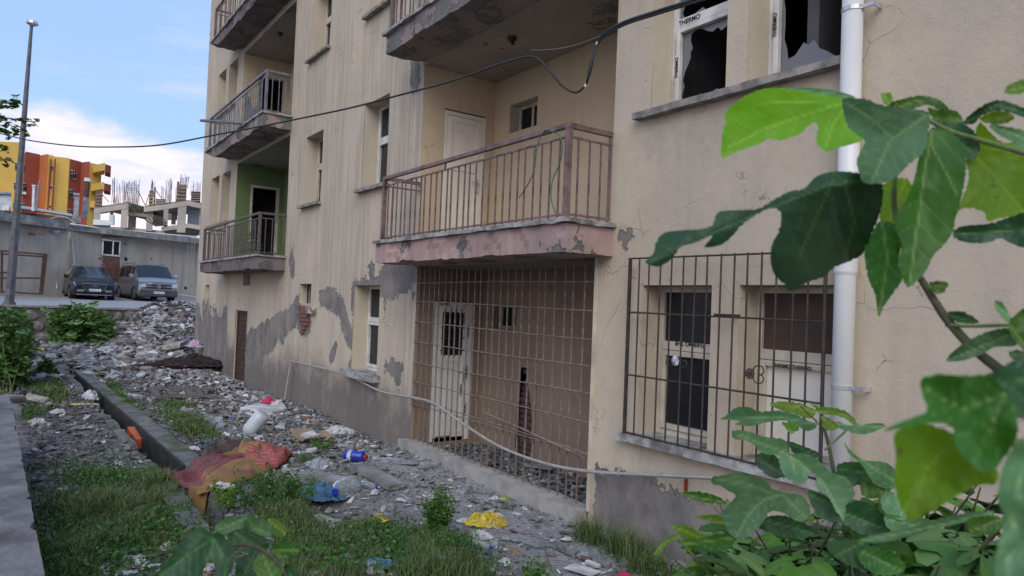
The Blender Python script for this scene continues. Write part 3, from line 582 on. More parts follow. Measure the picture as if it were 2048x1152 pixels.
# ---- balconies: slab > cap, handrail, baluster ...
def balcony(x0, x1, zt, label, pal='beam', rail='rail', dz=0, jag=1.0, bev=False, out=.6, up=.84, cap='cap', dang=False):
    zb = zt-.31
    def cut(V):
        x, y, z = V[:, 0], V[:, 1], V[:, 2]
        n = fbm(x*2.3, y*2.3, 0, 61, 4); lift = jag*.10*np.clip(n-.6, 0, 1)*2*(z < zb+.06); V[:, 2] = z+lift
        if bev: k = sstep(x0+.9, x0, x); V[:, 2] = np.where(V[:, 2] < zb+.2, V[:, 2]+k*.20, V[:, 2])
        bad = (fbm(x*1.9, z*1.9, 0, 66, 4) > .56) & (y < -out+.1); V[:, 1] = V[:, 1]+np.where(bad, .022*jag, 0)
        return V
    s = P(rough_box('balcony_slab', x0-.06, x1+.05, -out, .004, zb, zt-.045, MAT[pal], None, .06, .008, int(x0*7) % 50, 5, cut)); s['label'] = label
    rough_box('slab_cap', x0-.10, x1+.09, -out-.035, .004, zt-.043, zt, MAT[cap], s, .06, .016, int(x1*5) % 50, 7)
    ry = -out+.06; xr = x1-.02; xl = x0+.02; zr = zt+up
    m = MB(); m.box(xl-.03, xr+.03, ry-.025, ry+.025, zr, zr+.045); m.build('handrail', MAT[rail], s, bevel=.004)
    m = MB(); m.box(xr-.022, xr+.022, ry+.026, -.0, zr+.0, zr+.045); m.build('handrail', MAT[rail], s); m = MB(); m.box(xl-.022, xl+.022, ry+.026, 0, zr, zr+.045); m.build('handrail', MAT[rail], s)
    for zz_, nm in ((zr-.09, 'upper_rail'), (zt+.035, 'bottom_rail')):
        m = MB(); m.box(xl+.02, xr-.02, ry-.01, ry+.01, zz_, zz_+.018); m.build(nm, MAT[rail], s); m = MB(); m.box(xr-.01, xr+.01, ry, 0, zz_+.001, zz_+.019); m.build(nm, MAT[rail], s)
        m = MB(); m.box(xl-.01, xl+.01, ry, 0, zz_+.001, zz_+.019); m.build(nm, MAT[rail], s)
    for xx_ in (xl, xr):
        m = MB(); m.box(xx_-.026, xx_+.026, ry-.026, ry+.026, zt-.01, zr-.001); m.build('post', MAT[rail], s)
    m = MB(); m.box(-.0075, .0075, -.0075, .0075, zt+.02, zr-.08); pb = m.build('baluster', MAT[rail], s); n = int((xr-xl)/.128); pb.location = (xl+.128, ry, 0)
    rg = random.Random(int(x0*10)); xs = [xl+(xr-xl)*i/n for i in range(2, n)]
    for x in xs:
        link_copy(pb, s, (x+rg.uniform(-.006, .006), ry, 0), (rg.uniform(-.003, .003), 0, 0))
    for y in (-.14, -.28, -.42):
        link_copy(pb, s, (xr, y*out/.6, 0)); link_copy(pb, s, (xl, y*out/.6, 0))
    m = MB(); m.box(xr-.012, xr+.012, -.035, -.011, zt, zr); m.build('wall_post', MAT[rail], s)
    for x in (xl+(xr-xl)*.42,): m = MB(); m.box(x-.012, x+.012, ry-.012, ry+.012, zr-.08, zr); m.build('rail_stub', MAT[rail], s)
    return s
balcony(-9.03, -5.03, 2.875, 'first-floor pink balcony with cracked corner, above the barred porch')
balcony(-9.03, -5.03, 5.78, 'upper faded balcony cut off by the top of the photo, above the cream door', 'beam_faded')
balcony(-20.3, -15.05, 2.92, 'lowest left balcony in front of the green recess', 'beam_grey', 'rail_dark')
balcony(-20.3, -15.05, 5.90, 'middle left balcony with grey railing and a pole sticking out', 'beam_faded', 'rail_grey', bev=True)
balcony(-20.3, -15.05, 8.86, 'topmost left balcony cut off by the top edge', 'beam_grey', 'rail', bev=True)
MAT['porch_kerb'] = simple('dusty_kerb', (.40, .375, .34), (.28, .265, .245), 5, .9, .005)
# ---- porch grille: kerb, bars
G = P(rough_box('porch_kerb', -9.1, -5.22, -.13, .10, -.18, .125, MAT['porch_kerb'], None, .07, .012, 3, 5)); G['label'] = 'low concrete kerb under the porch grille'
m = MB(); m.box(-.0065, .0065, -.0065, .0065, .08, 2.54); gb = m.build('grille_bar', MAT['grille'], G); n = 25; gb.location = (-8.93, .02, 0)
rg = random.Random(5)
for i in range(1, n):
    x = -8.93+3.66*i/n; link_copy(gb, G, (x+rg.uniform(-.01, .01), .02, 0), (rg.uniform(-.004, .004), rg.uniform(-.006, .006), 0))
zs = [2.32, 2.05, 1.77, 1.50, 1.22, .96, .70, .62]
for i, z in enumerate(zs):
    sag = [0, .0, .0, .0, .0, .03, .06, -.02][i]; pts = [(-9.0+3.78*t, -.002, z+.03*math.sin(t*3.1+i)*.5-sag*t) for t in np.linspace(0, 1, 9)]
    m = MB(); m.tube(pts, .007, 5); m.build('grille_crossbar', MAT['grille'], G)
m = MB(); m.tube([(-7.1, -.02, .78), (-6.3, -.03, .72), (-5.25, -.02, .60)], .009, 5); m.build('grille_crossbar', MAT['grille'], G)
# ---- window grille
WG = P(rough_box('window_grille', -4.655, -4.63, -.115, -.09, .955, 2.53, MAT['iron'], None, .4, .0, 0)); WG['label'] = 'black iron security grille over the two lower windows'
def gbar(name, a, b, r=.0085, seg=6, mat='iron'):
    m = MB(); m.tube([a, b], r, seg); return m.build(name, MAT[mat], WG)
for z in (.965, 1.48, 2.04, 2.525): gbar('crossbar', (-4.65, -.10, z+.0), (-2.74, -.10, z-.01))
for i in range(1, 15):
    x = -4.65+1.91*i/15; gbar('bar', (x+rg.uniform(-.008, .008), -.113, .955), (x+rg.uniform(-.008, .008), -.113, 2.53), .0075)
gbar('bar', (-2.75, -.105, .955), (-2.75, -.105, 2.53), .013)
for x, z, c in ((-4.05, 1.655, 'chrome'), (-3.32, 1.62, 'iron')):
    m = MB()
    for k in range(12): a = k*math.pi/6; ca, sa = math.cos(a), math.sin(a); m.poly([(x, -.135, z), (x+.038*math.cos(a-.24), -.125, z+.038*math.sin(a-.24)), (x+.046*ca, -.130, z+.046*sa), (x+.038*math.cos(a+.24), -.125, z+.038*math.sin(a+.24))])
    m.tube([(x, -.12, z), (x, -.142, z)], .014, 8); m.build('rosette', MAT[c], WG)
    for s in (-1, 1):
        pts = []
        for t in np.linspace(0, 1, 16):
            a = t*5.2; r = .055*(1-t*.55); pts.append((x+(.02+.055+(-r)*math.cos(a))*(s if c == 'chrome' else 1)*1.0, -.115, (z-.015-r*math.sin(a)*.8) if c == 'chrome' else (z+s*(.025+r*math.sin(a)*.9))))
        m = MB(); m.tube(pts, .005, 5); m.build('scroll', MAT['iron'], WG)
for x, z in ((-4.57, 2.04), (-3.62, 2.05)): m = MB(); m.tube([(x-.06, -.11, z), (x+.06, -.10, z), (x+.10, .0, z)], .009, 5); m.build('fixing', MAT['iron'], WG)
# ================================================================== things fixed to the wall
D = thing('drainpipe', 'white plastic rainwater drainpipe running down the wall beside the windows', 'drainpipe', (-2.62, -.09, 0))
def local(o, T): o.parent = T; o.location = -Vector(T.location); return o
m = MB(); z0 = .55; pts = [(-2.62, -.085, z0), (-2.62, -.085, 4.40)]; m.tube(pts, .068, 20, cap=True); m.tube([(-2.62, -.085, 4.32), (-2.62, -.085, 4.345), (-2.62, -.085, 4.43), (-2.62, -.085, 4.45)], [.072, .079, .079, .074], 20); m.tube([(-2.62, -.085, 4.44), (-2.62, -.085, 8.5)], .068, 20); local(m.build('pipe', MAT['pipe'], smooth=False), D)
for o_ in [D.children[0]]:
    for p_ in o_.data.polygons: p_.use_smooth = len(p_.vertices) == 4
m = MB(); m.tube([(-2.62, -.085, 2.35), (-2.62, -.085, 2.37), (-2.62, -.085, 2.45), (-2.62, -.085, 2.47)], [.070, .076, .076, .070], 20); local(m.build('socket', MAT['pipe']), D)
for z in (1.60, 4.15, 4.0-.9):
    if z == 3.1: continue
    m = MB(); m.tube([(-2.62, -.085, z-.014), (-2.62, -.085, z+.014)], .073, 18); m.box(-2.56, -2.47, -.10, -.085, z-.012, z+.012); m.box(-2.475, -2.465, -.11, .0, z-.016, z+.016); local(m.build('bracket', MAT['chrome']), D)
# grey conduit sagging across the facade
T = thing('sagging_conduit', 'grey plastic conduit sagging along the wall in front of the porch grille', 'conduit', (-8, -.1, .6))
def smooth_path(pts, n=8):
    pts = [np.array(p, float) for p in pts]; Q = [pts[0]]+pts+[pts[-1]]; R = []
    for i in range(1, len(Q)-2):
        for t in np.linspace(0, 1, n, endpoint=False):
            a, b, c, d = Q[i-1:i+3]; R.append(.5*((2*b)+(-a+c)*t+(2*a-5*b+4*c-d)*t*t+(-a+3*b-3*c+d)*t**3))
    R.append(pts[-1]); return R
pts = [on(x, y, 1, -.10) for x, y in ((581, 722), (640, 735), (700, 752), (760, 782), (830, 796), (870, 808), (930, 850), (990, 888), (1050, 914), (1120, 934), (1200, 945), (1300, 950), (1430, 956), (1480, 960))]
m = MB(); m.tube(smooth_path(pts), .017, 8); local(m.build('tube', MAT['hose'], smooth=True), T)
for x_, y_, l_, r_ in ((1197, 944, .08, .022), (1236, 947, .02, .024), (835, 797, .05, .023)): m = MB(); p = on(x_, y_, 1, -.10); m.tube([p, p+np.array([l_, 0, 0])], r_, 8); local(m.build('coupling', MAT['hose']), T)
T = thing('support_stick', 'pale stick leaning on the wall and holding the end of the conduit', 'stick', on(568, 808, 1, -.12)); m = MB(); m.tube([on(568, 810, 1, -.16), on(582, 722, 1, -.10)], .02, 6); local(m.build('stick', MAT['hose']), T)
m = MB(); a = on(1373, 958, 1, -.012); b = on(1373, 984, 1, -.012); m.box(a[0]-.008, a[0]+.008, -.03, -.004, b[2], a[2]); o = P(m.build('red_stain_strip', simple('red_paint', (.28, .03, .025), (.2, .025, .02), 9, .6)))
# pole sticking out of middle left balcony
T = thing('scaffold_pole', 'grey pole lying through the railing of the middle left balcony and sticking out', 'pole', at(403, 241, 15.0)); m = MB(); m.tube([on(487, 247, 1, -.62), on(402, 241, 1, -1.15)], .035, 8); local(m.build('pole', MAT['rail_grey']), T)
# clothes-line wires on the left balconies
T = thing('patterned_board', 'grey patterned board standing behind the middle left balcony railing', 'board', on(508, 240, 1, -.4)); V = []; Fc = []
a = on(485, 243, 1, -.42); bq = MB(); x0_, z0_ = a[0]+.1, 5.92
bq.poly([(x0_-.1, -.40, z0_), (x0_+1.25, -.40, z0_), (x0_+1.2, -.40, z0_+.42), (x0_+.9, -.40, z0_+.38), (x0_+.6, -.4, z0_+.42), (x0_+.3, -.4, z0_+.7), (x0_, -.40, z0_+.92)]); bq.poly([(x0_+1.25, -.38, z0_), (x0_-.1, -.38, z0_), (x0_, -.38, z0_+.92), (x0_+.3, -.38, z0_+.7), (x0_+.6, -.38, z0_+.42), (x0_+.9, -.38, z0_+.38), (x0_+1.2, -.38, z0_+.42)]); local(bq.build('board', simple('grey_lattice_board', (.19, .19, .21), (.08, .08, .09), 30, .8)), T)
# green wire looped over the balcony rail
T = thing('looped_wire', 'thin green wire looped over the first-floor balcony railing', 'wire', on(1090, 262, 1, -.56))
pts = [on(x, y, 1, -.575) for x, y in ((1038, 395), (1055, 370), (1068, 340), (1075, 290), (1088, 263), (1100, 262), (1120, 272), (1124, 300), (1118, 330), (1105, 360), (1102, 395), (1110, 425))]
m = MB(); m.tube(smooth_path(pts), .006, 5); local(m.build('wire', MAT['wire'], smooth=True), T)
# overhead cable with spliced tail
T = thing('overhead_cable', 'black cable sagging across the whole picture with a frayed splice near the top', 'cable', at(600, 235, 7.5))
pts = [at(x, y, d) for x, y, d in ((-60, 258, 11), (0, 267, 10.6), (60, 281, 10.2), (150, 292, 9.8), (230, 294, 9.4), (320, 290, 9.0), (430, 270, 8.6), (520, 253, 8.2), (600, 237, 7.8), (700, 216, 7.4), (800, 190, 7.0), (900, 163, 6.6), (1000, 128, 6.2), (1050, 114, 6.0), (1075, 117, 5.9), (1100, 142, 5.85), (1125, 172, 5.8), (1152, 185, 5.7), (1172, 170, 5.65))]
m = MB(); m.tube(smooth_path(pts, 5), .0095, 6); local(m.build('thin_cable', MAT['cable'], smooth=True), T)
pts = [at(x, y, d) for x, y, d in ((1172, 170, 5.65), (1178, 148, 5.6), (1184, 120, 5.6), (1196, 84, 5.6))]; m = MB(); m.tube(smooth_path(pts, 5), [.010]*5+[.018]*6+[.011]*5, 6); m.tube([p+np.array([.02, -.01, 0]) for p in pts], .008, 5); local(m.build('splice', MAT['cable'], smooth=True), T)
m = MB(); m.tube([at(1170, 174, 5.65), at(1175, 163, 5.64)], .012, 6); m.tube([at(1193, 90, 5.6), at(1198, 80, 5.6)], .012, 6); local(m.build('tape', MAT['pvc']), T)
pts = [at(x, y, d) for x, y, d in ((1196, 82, 5.6), (1210, 66, 5.5), (1250, 44, 5.35), (1310, 24, 5.1), (1380, 2, 4.9), (1470, -28, 4.7), (1600, -80, 4.4))]; m = MB(); m.tube(smooth_path(pts, 6), .0125, 6); m.tube([p+np.array([0, 0, -.02]) for p in smooth_path(pts, 6)], .009, 6); local(m.build('thick_cable', MAT['cable'], smooth=True), T)
m = MB(); p0, p1 = on(1062, 100, 1, -.05), on(1222, 62, 1, -.05); m.tube([p0*(1-t)+p1*t-np.array([0, 0, .06])*math.sin(t*3.14) for t in np.linspace(0, 1, 8)], .004, 4); T2 = thing('thin_white_wire', 'thin pale wire under the upper balcony slab', 'wire', p0); local(m.build('wire', MAT['hose']), T2)
# ================================================================== terrace, retaining wall and the far side of the street
def sheet(name, rows, mat, kind=None, parent=None):
    n = len(rows[0]); V = [p for r in rows for p in r]; Fc = [(j*n+i, j*n+i+1, (j+1)*n+i+1, (j+1)*n+i) for j in range(len(rows)-1) for i in range(n-1)]
    o = mesh_obj(name, V, Fc, mat, parent); tag(o, kind=kind) if kind else None; return o
def vert(px, py, d, z=None):
    p = at(px, py, d); return p if z is None else np.array([p[0], p[1], z])
pav = new_mat('paving'); t = NT(pav); br = t.n('ShaderNodeTexBrick'); br.inputs['Scale'].default_value = 4; br.inputs['Color1'].default_value = (.36, .345, .34, 1); br.inputs['Color2'].default_value = (.30, .29, .285, 1); br.inputs['Mortar'].default_value = (.2, .19, .18, 1); br.inputs['Mortar Size'].default_value = .012
t.l(t.coord(), br.inputs[0]); t.l(t.mix(t.ramp(t.noise(.5, 6), .4, .7, 0, .5), br.outputs[0], (.25, .24, .235)), t.b.inputs['Base Color']); t.b.inputs['Roughness'].default_value = .85
xsn = list(range(-220, 560, 20)); near = []; farr = []
for px in xsn:
    p = at(px, 610, 25.3+(px/400)*1.0); near.append(np.array([-30.62, p[1], 1.335])); dfar = 36+px*.022 if px < 135 else 36.5+(px-135)*.027; q = at(px, 590, dfar+1.5); farr.append(np.array([q[0], q[1], 1.74]))
sheet('paved_terrace', [near, [a*.8+b*.2 for a, b in zip(near, farr)], [a*.5+b*.5 for a, b in zip(near, farr)], farr], pav, 'structure')
RW = thing('retaining_wall', 'low retaining wall of round field stones set in mortar below the parked cars', 'wall', (-30.5, -3, 0))
local(rough_box('mortar_face', -30.9, -30.42, -9.0, 2.6, -.4, 1.33, MAT['mortar'], None, .12, .04, 2, 3), RW); local(rough_box('coping', -30.95, -30.36, -9.0, 2.6, 1.335, 1.40, MAT['concrete'], None, .2, .02, 4, 2), RW)
def stone_mesh(name, seed, mat, sub=2, amp=.35):
    bm = bmesh.new(); bmesh.ops.create_icosphere(bm, subdivisions=sub, radius=1)
    for v in bm.verts:
        p = v.co; n = float(fbm(p.x*1.3+seed*9, p.y*1.3, p.z*1.3, seed, 3))-.5; v.co *= 1+n*amp*2
    me = bpy.data.meshes.new(name); bm.to_mesh(me); bm.free(); me.materials.append(mat); return me
SM = [stone_mesh('stone', i, MAT['stone']) for i in range(5)]
rg = random.Random(3)
for r in range(3):
    y = -7.6+rg.random()*.3
    while y < 1.8:
        w = rg.uniform(.13, .36); o = bpy.data.objects.new('stone', SM[rg.randrange(5)]); COL.objects.link(o); o.parent = RW; o.location = Vector((-30.40, y+w, .24+r*.44+rg.uniform(-.05, .05)))-RW.location
        o.scale = (.06, w*.9, rg.uniform(.13, .22)); o.rotation_euler = (rg.uniform(-.4, .4), 0, 0); y += 2*w+rg.uniform(.03, .14)
MAT['bgwall'] = plaster('workshop_render', (.42, .375, .315), (.33, .295, .25), use_attr=False, peel_noise=(.8, .66), under=(.15, .145, .14), streak=.8)
WZ = 2.05+3.3
W = thing('workshop', 'long grey rendered workshop wall with a patched white window behind the cars', 'building', vert(200, 590, 38, 1.7))
def dw(px): return 33+px*.022 if px < 135 else 36.6+(px-140)*.0255
def strip_wall(name, cols, dfn, z0, z1, mat, par, thick=.25):
    m = MB(); pts = [vert(px, 500, dfn(px)) for px in cols]
    for a, b in zip(pts[:-1], pts[1:]):
        n = np.array([-(b-a)[1], (b-a)[0], 0]); n /= np.linalg.norm(n)
        if n@(a-CAM) < 0: n = -n
        n = n*thick; f3 = lambda p, z: (p[0], p[1], z)
        m.hexa([f3(a, z0), f3(b, z0), f3(b+n, z0), f3(a+n, z0), f3(a, z1), f3(b, z1), f3(b+n, z1), f3(a+n, z1)])
    return local(m.build(name, mat), par)
strip_wall('wall', [-220, -60, 134], dw, 1.2, WZ, MAT['bgwall'], W); strip_wall('wall', [140, 205, 235, 300, 420, 560], dw, 1.2, WZ, MAT['bgwall'], W)
strip_wall('parapet', [-220, 137], lambda p: dw(min(p, 134))-.12, WZ-.32, WZ+.10, MAT['concrete'], W, .5); strip_wall('parapet', [136, 560], lambda p: dw(max(p, 140))-.12, WZ-.30, WZ+.02, MAT['concrete'], W, .5)
def bgbox(name, x0, y0, x1, y1, d, thick, mat, par=None, bevel=0, d2=None):
    """upright box seen between two picture columns, at a distance, with a real depth"""
    d2 = d if d2 is None else d2; xm = (x0+x1)/2; ym = (y0+y1)/2
    a, b = at(x0, ym, d), at(x1, ym, d2); zt, zb = at(xm, y0, (d+d2)/2)[2], at(xm, y1, (d+d2)/2)[2]
    n = (a+b)/2-CAM; n[2] = 0; n /= np.linalg.norm(n)
    n *= thick; f3 = lambda p, z: (p[0], p[1], z); m = MB()
    m.hexa([f3(a, zb), f3(b, zb), f3(b+n, zb), f3(a+n, zb), f3(a, zt), f3(b, zt), f3(b+n, zt), f3(a+n, zt)]); o = m.build(name, mat, None, bevel=bevel)
    if par: local(o, par)
    return o
# window in the workshop wall, brick patches, holes
dwi = lambda px: dw(px)-.06
for (x0, y0, x1, y1) in ((203, 465, 244, 478), (204, 513, 240, 562)):
    bw = 9.2; rows = int((y1-y0)/3.4)
    for r in range(rows):
        x = x0+(r % 2)*4
        while x < x1-3:
            xe = min(x+bw, x1); bgbox('brick', x, y0+r*3.5, xe-.5, y0+r*3.5+3.0, dw(x)-.03-rg.random()*.03, .2, MAT['brick'], W, 0, dw(xe)-.03); x = xe
wf = bgbox('window_recess', 205, 481, 240, 511, dw(205)-.02, .1, MAT['dark'], W, 0, dw(240)-.02)
for q in ((204, 479.5, 241, 482.5), (204, 509, 241, 512)): bgbox('window_frame', *q, dw(q[0])-.08, .12, MAT['pvc'], W, 0, dw(q[2])-.08)
for q in ((204, 482.5, 207, 509), (238, 482.5, 241, 509), (224.5, 482.5, 227.5, 509)): bgbox('window_frame', *q, dw(q[0])-.08, .12, MAT['pvc'], W)
def blob(name, px, py, rx, ry, dfn, mat, par, seed=0, n=18, off=.02):
    m = MB(); c = []
    for k in range(n):
        a = 2*math.pi*k/n; r = .75+.5*float(fbm(math.cos(a)*1.5+seed, math.sin(a)*1.5, 0, 8, 3)); c.append((px+rx*r*math.cos(a), py+ry*r*math.sin(a)))
    F1 = [at(x, y, dfn(x)-off) for x, y in c]; F2 = [at(x, y, dfn(x)+.01) for x, y in c]; m.poly(F1)
    for k in range(n): m.quad(F1[k], F1[(k+1) % n], F2[(k+1) % n], F2[k])
    o = m.build(name, mat); local(o, par) if par else None; return o
blob('wall_hole', 255, 480, 9.5, 11, dw, MAT['dark'], W, 1)
for x, y, r in ((330, 482, 2), (303, 518, 1.6), (364, 523, 1.6), (374, 537, 2), (371, 576, 3), (252, 518, 3.5), (358, 489, .9), (200, 517, 1.8), (62, 550, 1.5)): blob('wall_hole', x, y, r, r, dw, MAT['dark'], W, x)
blob('wall_hole', 62, 468, 34, 6, lambda x: dw(min(x, 130)), MAT['dark'], W, 4); blob('wall_hole', 105, 462, 14, 4, lambda x: dw(min(x, 130)), MAT['dark'], W, 6)
for i in range(14): bgbox('brick', 84+i*2.6, 460+(i % 3), 86+i*2.6, 466, dw(100)-.1, .1, MAT['concrete'], W)
for i in range(3): bgbox('brick', 40+i*18, 465.5, 55+i*18, 470, dw(50)-.05, .08, MAT['brick_dark'], W)
T = thing('roof_edge_pipe', 'long pale pipe running along the top edge of the grey workshop wall', 'pipe', at(230, 452, 37))
pts = [at(x, y, dw(max(x, 141))-.3) for x, y in ((75, 438), (110, 443), (150, 449), (210, 458), (300, 466), (395, 474))]; m = MB(); m.tube(pts, .05, 6); local(m.build('pipe', MAT['pipe']), T)
T = thing('loose_cable', 'pale cable arching down from the workshop roof over the hole in its wall', 'cable', at(100, 440, 35)); m = MB(); m.tube(smooth_path([at(x, y, 35) for x, y in ((62, 475), (75, 458), (95, 441), (115, 434), (135, 436), (150, 447))]), .03, 5); local(m.build('cable', MAT['hose']), T)
T = thing('leaning_rod', 'thin rod leaning on the workshop wall left of the dark car', 'rod', at(149, 528, 36)); m = MB(); m.tube([at(144, 475, 36.2), at(149, 528, 36)], .03, 5); local(m.build('rod', MAT['hose']), T)
T = thing('standing_pipe', 'thin grey water pipe along the foot of the workshop wall right of the van', 'pipe', at(350, 590, 40)); m = MB(); m.tube([at(352, 550, 41), at(349, 588, 41), at(392, 594, 42.5)], .03, 5); local(m.build('pipe', MAT['pipe']), T); T = thing('low_wall_pipe', 'thin grey pipe along the workshop wall behind the steel gate frame', 'pipe', at(60, 552, 34)); m = MB(); m.tube([at(0, 552, 33.4), at(112, 552, 35.5), at(114, 577, 35.5)], .035, 5); local(m.build('pipe', MAT['pipe']), T)
for x, lb_ in ((378, 'leftmost'), (385, 'middle'), (390, 'rightmost')): T = thing('hanging_wire', lb_+' of three thin wires hanging from the right end of the workshop roof', 'wire', at(x, 480, 42), group='hanging wires at the right end of the workshop'); m = MB(); m.tube(smooth_path([at(x, 476, 42), at(x-3, 515, 42), at(x-9, 567, 42)]), .012, 4); local(m.build('wire', MAT['hose']), T)
T = thing('steel_gate_frame', 'rusty empty steel gate frame standing by the lamp pole', 'frame', at(60, 590, 31))
for a, b in (((-5, 501), (93, 509)), ((-5, 507), (84, 513)), ((93, 508), (84, 589)), ((88, 508), (80, 588)), ((4, 503), (3, 586)), ((2, 583), (84, 588)), ((-5, 545), (30, 545)), ((-5, 556), (80, 556))):
    m = MB(); m.tube([at(*a, 31), at(*b, 31)], .045, 6); local(m.build('frame_bar', MAT['rust_door']), T)
# lamp pole
T = thing('street_lamp', 'tall grey octagonal street lamp pole at the left edge of the photo', 'street lamp', at(18, 609, 25.4))
m = MB(); m.tube([at(18, 610, 25.4), at(34, 420, 25.4), at(48, 240, 25.4), at(63, 52, 25.4)], [.15, .115, .085, .05], 8); local(m.build('pole', MAT['pole']), T)
m = MB(); b = at(19, 600, 25.4); m.tube([at(18, 612, 25.4), at(18.3, 604, 25.4)], .2, 8); local(m.build('base_plate', MAT['pole']), T)
m = MB(); p = at(65, 46, 25.4); m.tube([p-np.array([0, 0, .11]), p-np.array([0, 0, .04]), p+np.array([0, 0, .05]), p+np.array([0, 0, .10])], [.07, .19, .17, .05], 12); local(m.build('lamp_head', MAT['chrome']), T)
# chimneys and small roof things
MAT['flue'] = simple('galvanised_flue', (.33, .34, .36), (.20, .21, .22), 4, .5, metal=.3); MAT['rust'] = simple('rusty_flue', (.14, .065, .04), (.09, .05, .035), 8, .8); MAT['white'] = simple('white_paint', (.75, .74, .72), (.6, .6, .6), 4, .6)
T = thing('square_flue', 'square galvanised flue on the workshop roof, left of the rusty chimney', 'chimney', at(153, 440, 40)); bgbox('shaft', 147.5, 389, 158, 432, 40, .35, MAT['flue'], T); bgbox('flue_cap', 146.5, 386, 159, 390, 39.9, .5, MAT['flue'], T); bgbox('base', 144, 431, 162, 446, 39.9, .5, MAT['concrete'], T)
T = thing('rusty_chimney', 'round rusty chimney with a white cap on the workshop roof', 'chimney', at(173, 440, 41)); m = MB(); m.tube([at(170, 436, 41), at(172, 394, 41)], .14, 10); local(m.build('lower_pipe', MAT['flue']), T); m = MB(); m.tube([at(172, 394, 41), at(175, 362, 41)], .15, 10); local(m.build('upper_pipe', MAT['rust']), T); m = MB(); m.tube([at(175, 363, 41), at(175.5, 356, 41)], [.18, .16], 10); local(m.build('chimney_cap', MAT['white']), T)
T = thing('thin_white_flue', 'thin white flue pipe in front of the red building', 'chimney', at(67, 425, 42)); m = MB(); m.tube([at(66, 422, 42), at(68, 372, 42)], .075, 8); m.tube([at(68, 373, 42), at(68, 370, 42)], .11, 8); local(m.build('pipe', MAT['white']), T)
T = thing('curved_lamp_post', 'short grey post with a curved top in front of the red building', 'post', at(75, 425, 43)); m = MB(); m.tube([at(72, 422, 43), at(77, 372, 43), at(79, 364, 43), at(82, 362, 43)], .06, 8); local(m.build('post', MAT['flue']), T)
T = thing('low_roof', 'long flat roof edge in red and white above the grey workshop', 'roof', at(60, 430, 45)); bgbox('white_fascia', 35, 419, 145, 424, 46, 1, MAT['white'], T, 0, 50); bgbox('red_fascia', -80, 424, 147, 440, 45, 1, simple('oxide_roof', (.15, .07, .06), (.1, .06, .055), 3), T, 0, 49); bgbox('white_fascia', 186, 440, 222, 450, 48, 2, MAT['white'], T)
T = thing('roof_cabin', 'pale grey metal cabin on the workshop roof at the left edge', 'cabin', at(5, 410, 47)); bgbox('cabin', -40, 386, 22, 420, 47, 2.5, simple('pale_sheet', (.48, .52, .55), (.38, .42, .45), 2, .5), T); bgbox('cabin_roof', -42, 383, 23, 387, 46.8, 3, MAT['flue'], T); bgbox('ac_box', 5, 410, 18, 421, 46.5, .4, MAT['pvc'], T)
T = thing('water_tank', 'small white water tank on the roof in front of the concrete skeleton', 'tank', at(224, 440, 47)); m = MB(); m.tube([at(224, 450, 47), at(224, 430, 47)], .17, 10); local(m.build('tank', MAT['white']), T)
# ---- yellow and red apartment house far behind; its lit red face painted orange
Y_, R_, R_lit = (simple('yellow_render', (.62, .40, .085), (.55, .35, .08), .4, .85), simple('red_render', (.36, .085, .05), (.31, .08, .05), .4, .85), simple('red_render_lit', (.55, .17, .05), (.48, .15, .05), .4, .85))
AB = thing('painted_apartment_house', 'yellow and red painted apartment house with white windows, far behind the wall', 'building', vert(100, 500, 72, 1))
cols = [(-160, 68, Y_, 268), (32, 68.4, Y_, 302), (45, 70, R_, 302), (75, 73, R_lit, 310), (92, 71, Y_, 309), (101.5, 71.6, Y_, 312), (110, 72, Y_, 313), (135, 73, R_, 317), (158, 76, R_, 324), (176, 74.5, Y_, 325), (200, 77, None, 330)]
cols = [(a, 70+(b-70)*.45, c, e) for a, b, c, e in cols]
for (x0, d0, m_, yt), (x1, d1, _, _) in zip(cols[:-1], cols[1:]):
    a, b = at(x0, 400, d0), at(x1, 400, d1); zt = at(x0, yt, d0)[2] if x0 > 0 else at(0, 277, 68)[2]; n = (a+b)/2-CAM; n[2] = 0; n = n/np.linalg.norm(n)*9
    mm = MB(); g = lambda p, z: (p[0], p[1], z); mm.hexa([g(a, 0), g(b, 0), g(b+n, 0), g(a+n, 0), g(a, zt), g(b, zt), g(b+n, zt), g(a+n, zt)]); local(mm.build('wall_section', m_), AB)
def bgwin(x0, y0, x1, y1, d, d2=None, cols=2, trans=True):
    d2 = d2 or d; d = 70+(d-70)*.45; d2 = 70+(d2-70)*.45; f = MB(); fr = bgbox('window', x0, y0, x1, y1, d-.1, .12, MAT['pvc'], AB, 0, d2-.1); n = cols
    for i in range(n):
        a = x0+(x1-x0)*(i+.12)/n; b = x0+(x1-x0)*(i+.88)/n; da = d+(d2-d)*(i+.12)/n; db = d+(d2-d)*(i+.88)/n
        for (ya, yb) in ((y0+1.2, y0+(y1-y0)*.3), (y0+(y1-y0)*.38, y1-1.2)) if trans else ((y0+1.2, y1-1.2),):
            g = bgbox('pane', a, ya, b, yb, da-.14, .05, MAT['glass'], AB, 0, db-.14)
            g.parent = fr; g.location = (0, 0, 0)
bgwin(46, 325, 55.5, 344, 70.2, 71.2, 3); bgwin(46, 366, 53.5, 384, 70.2, 71.0, 3); bgwin(41, 406, 50, 418, 69.5, 70.4, 3); bgwin(29.5, 324, 34, 340, 68.3, 68.6, 1); bgwin(27, 364, 31, 380, 68, 68, 1); bgwin(25, 405, 29, 418, 68, 68, 1)
bgwin(140, 341, 153.5, 358, 73.3, 75.2, 3); bgwin(137.5, 379, 151, 395.5, 73.2, 75, 3); bgwin(135.5, 418, 146, 432, 73.1, 74.4, 3)
for q in ((101, 331.5, 106.5, 339.5), (98.5, 371, 105, 378), (96, 410, 102, 417)): bgwin(*q, 71.6, 71.9, 1, False)
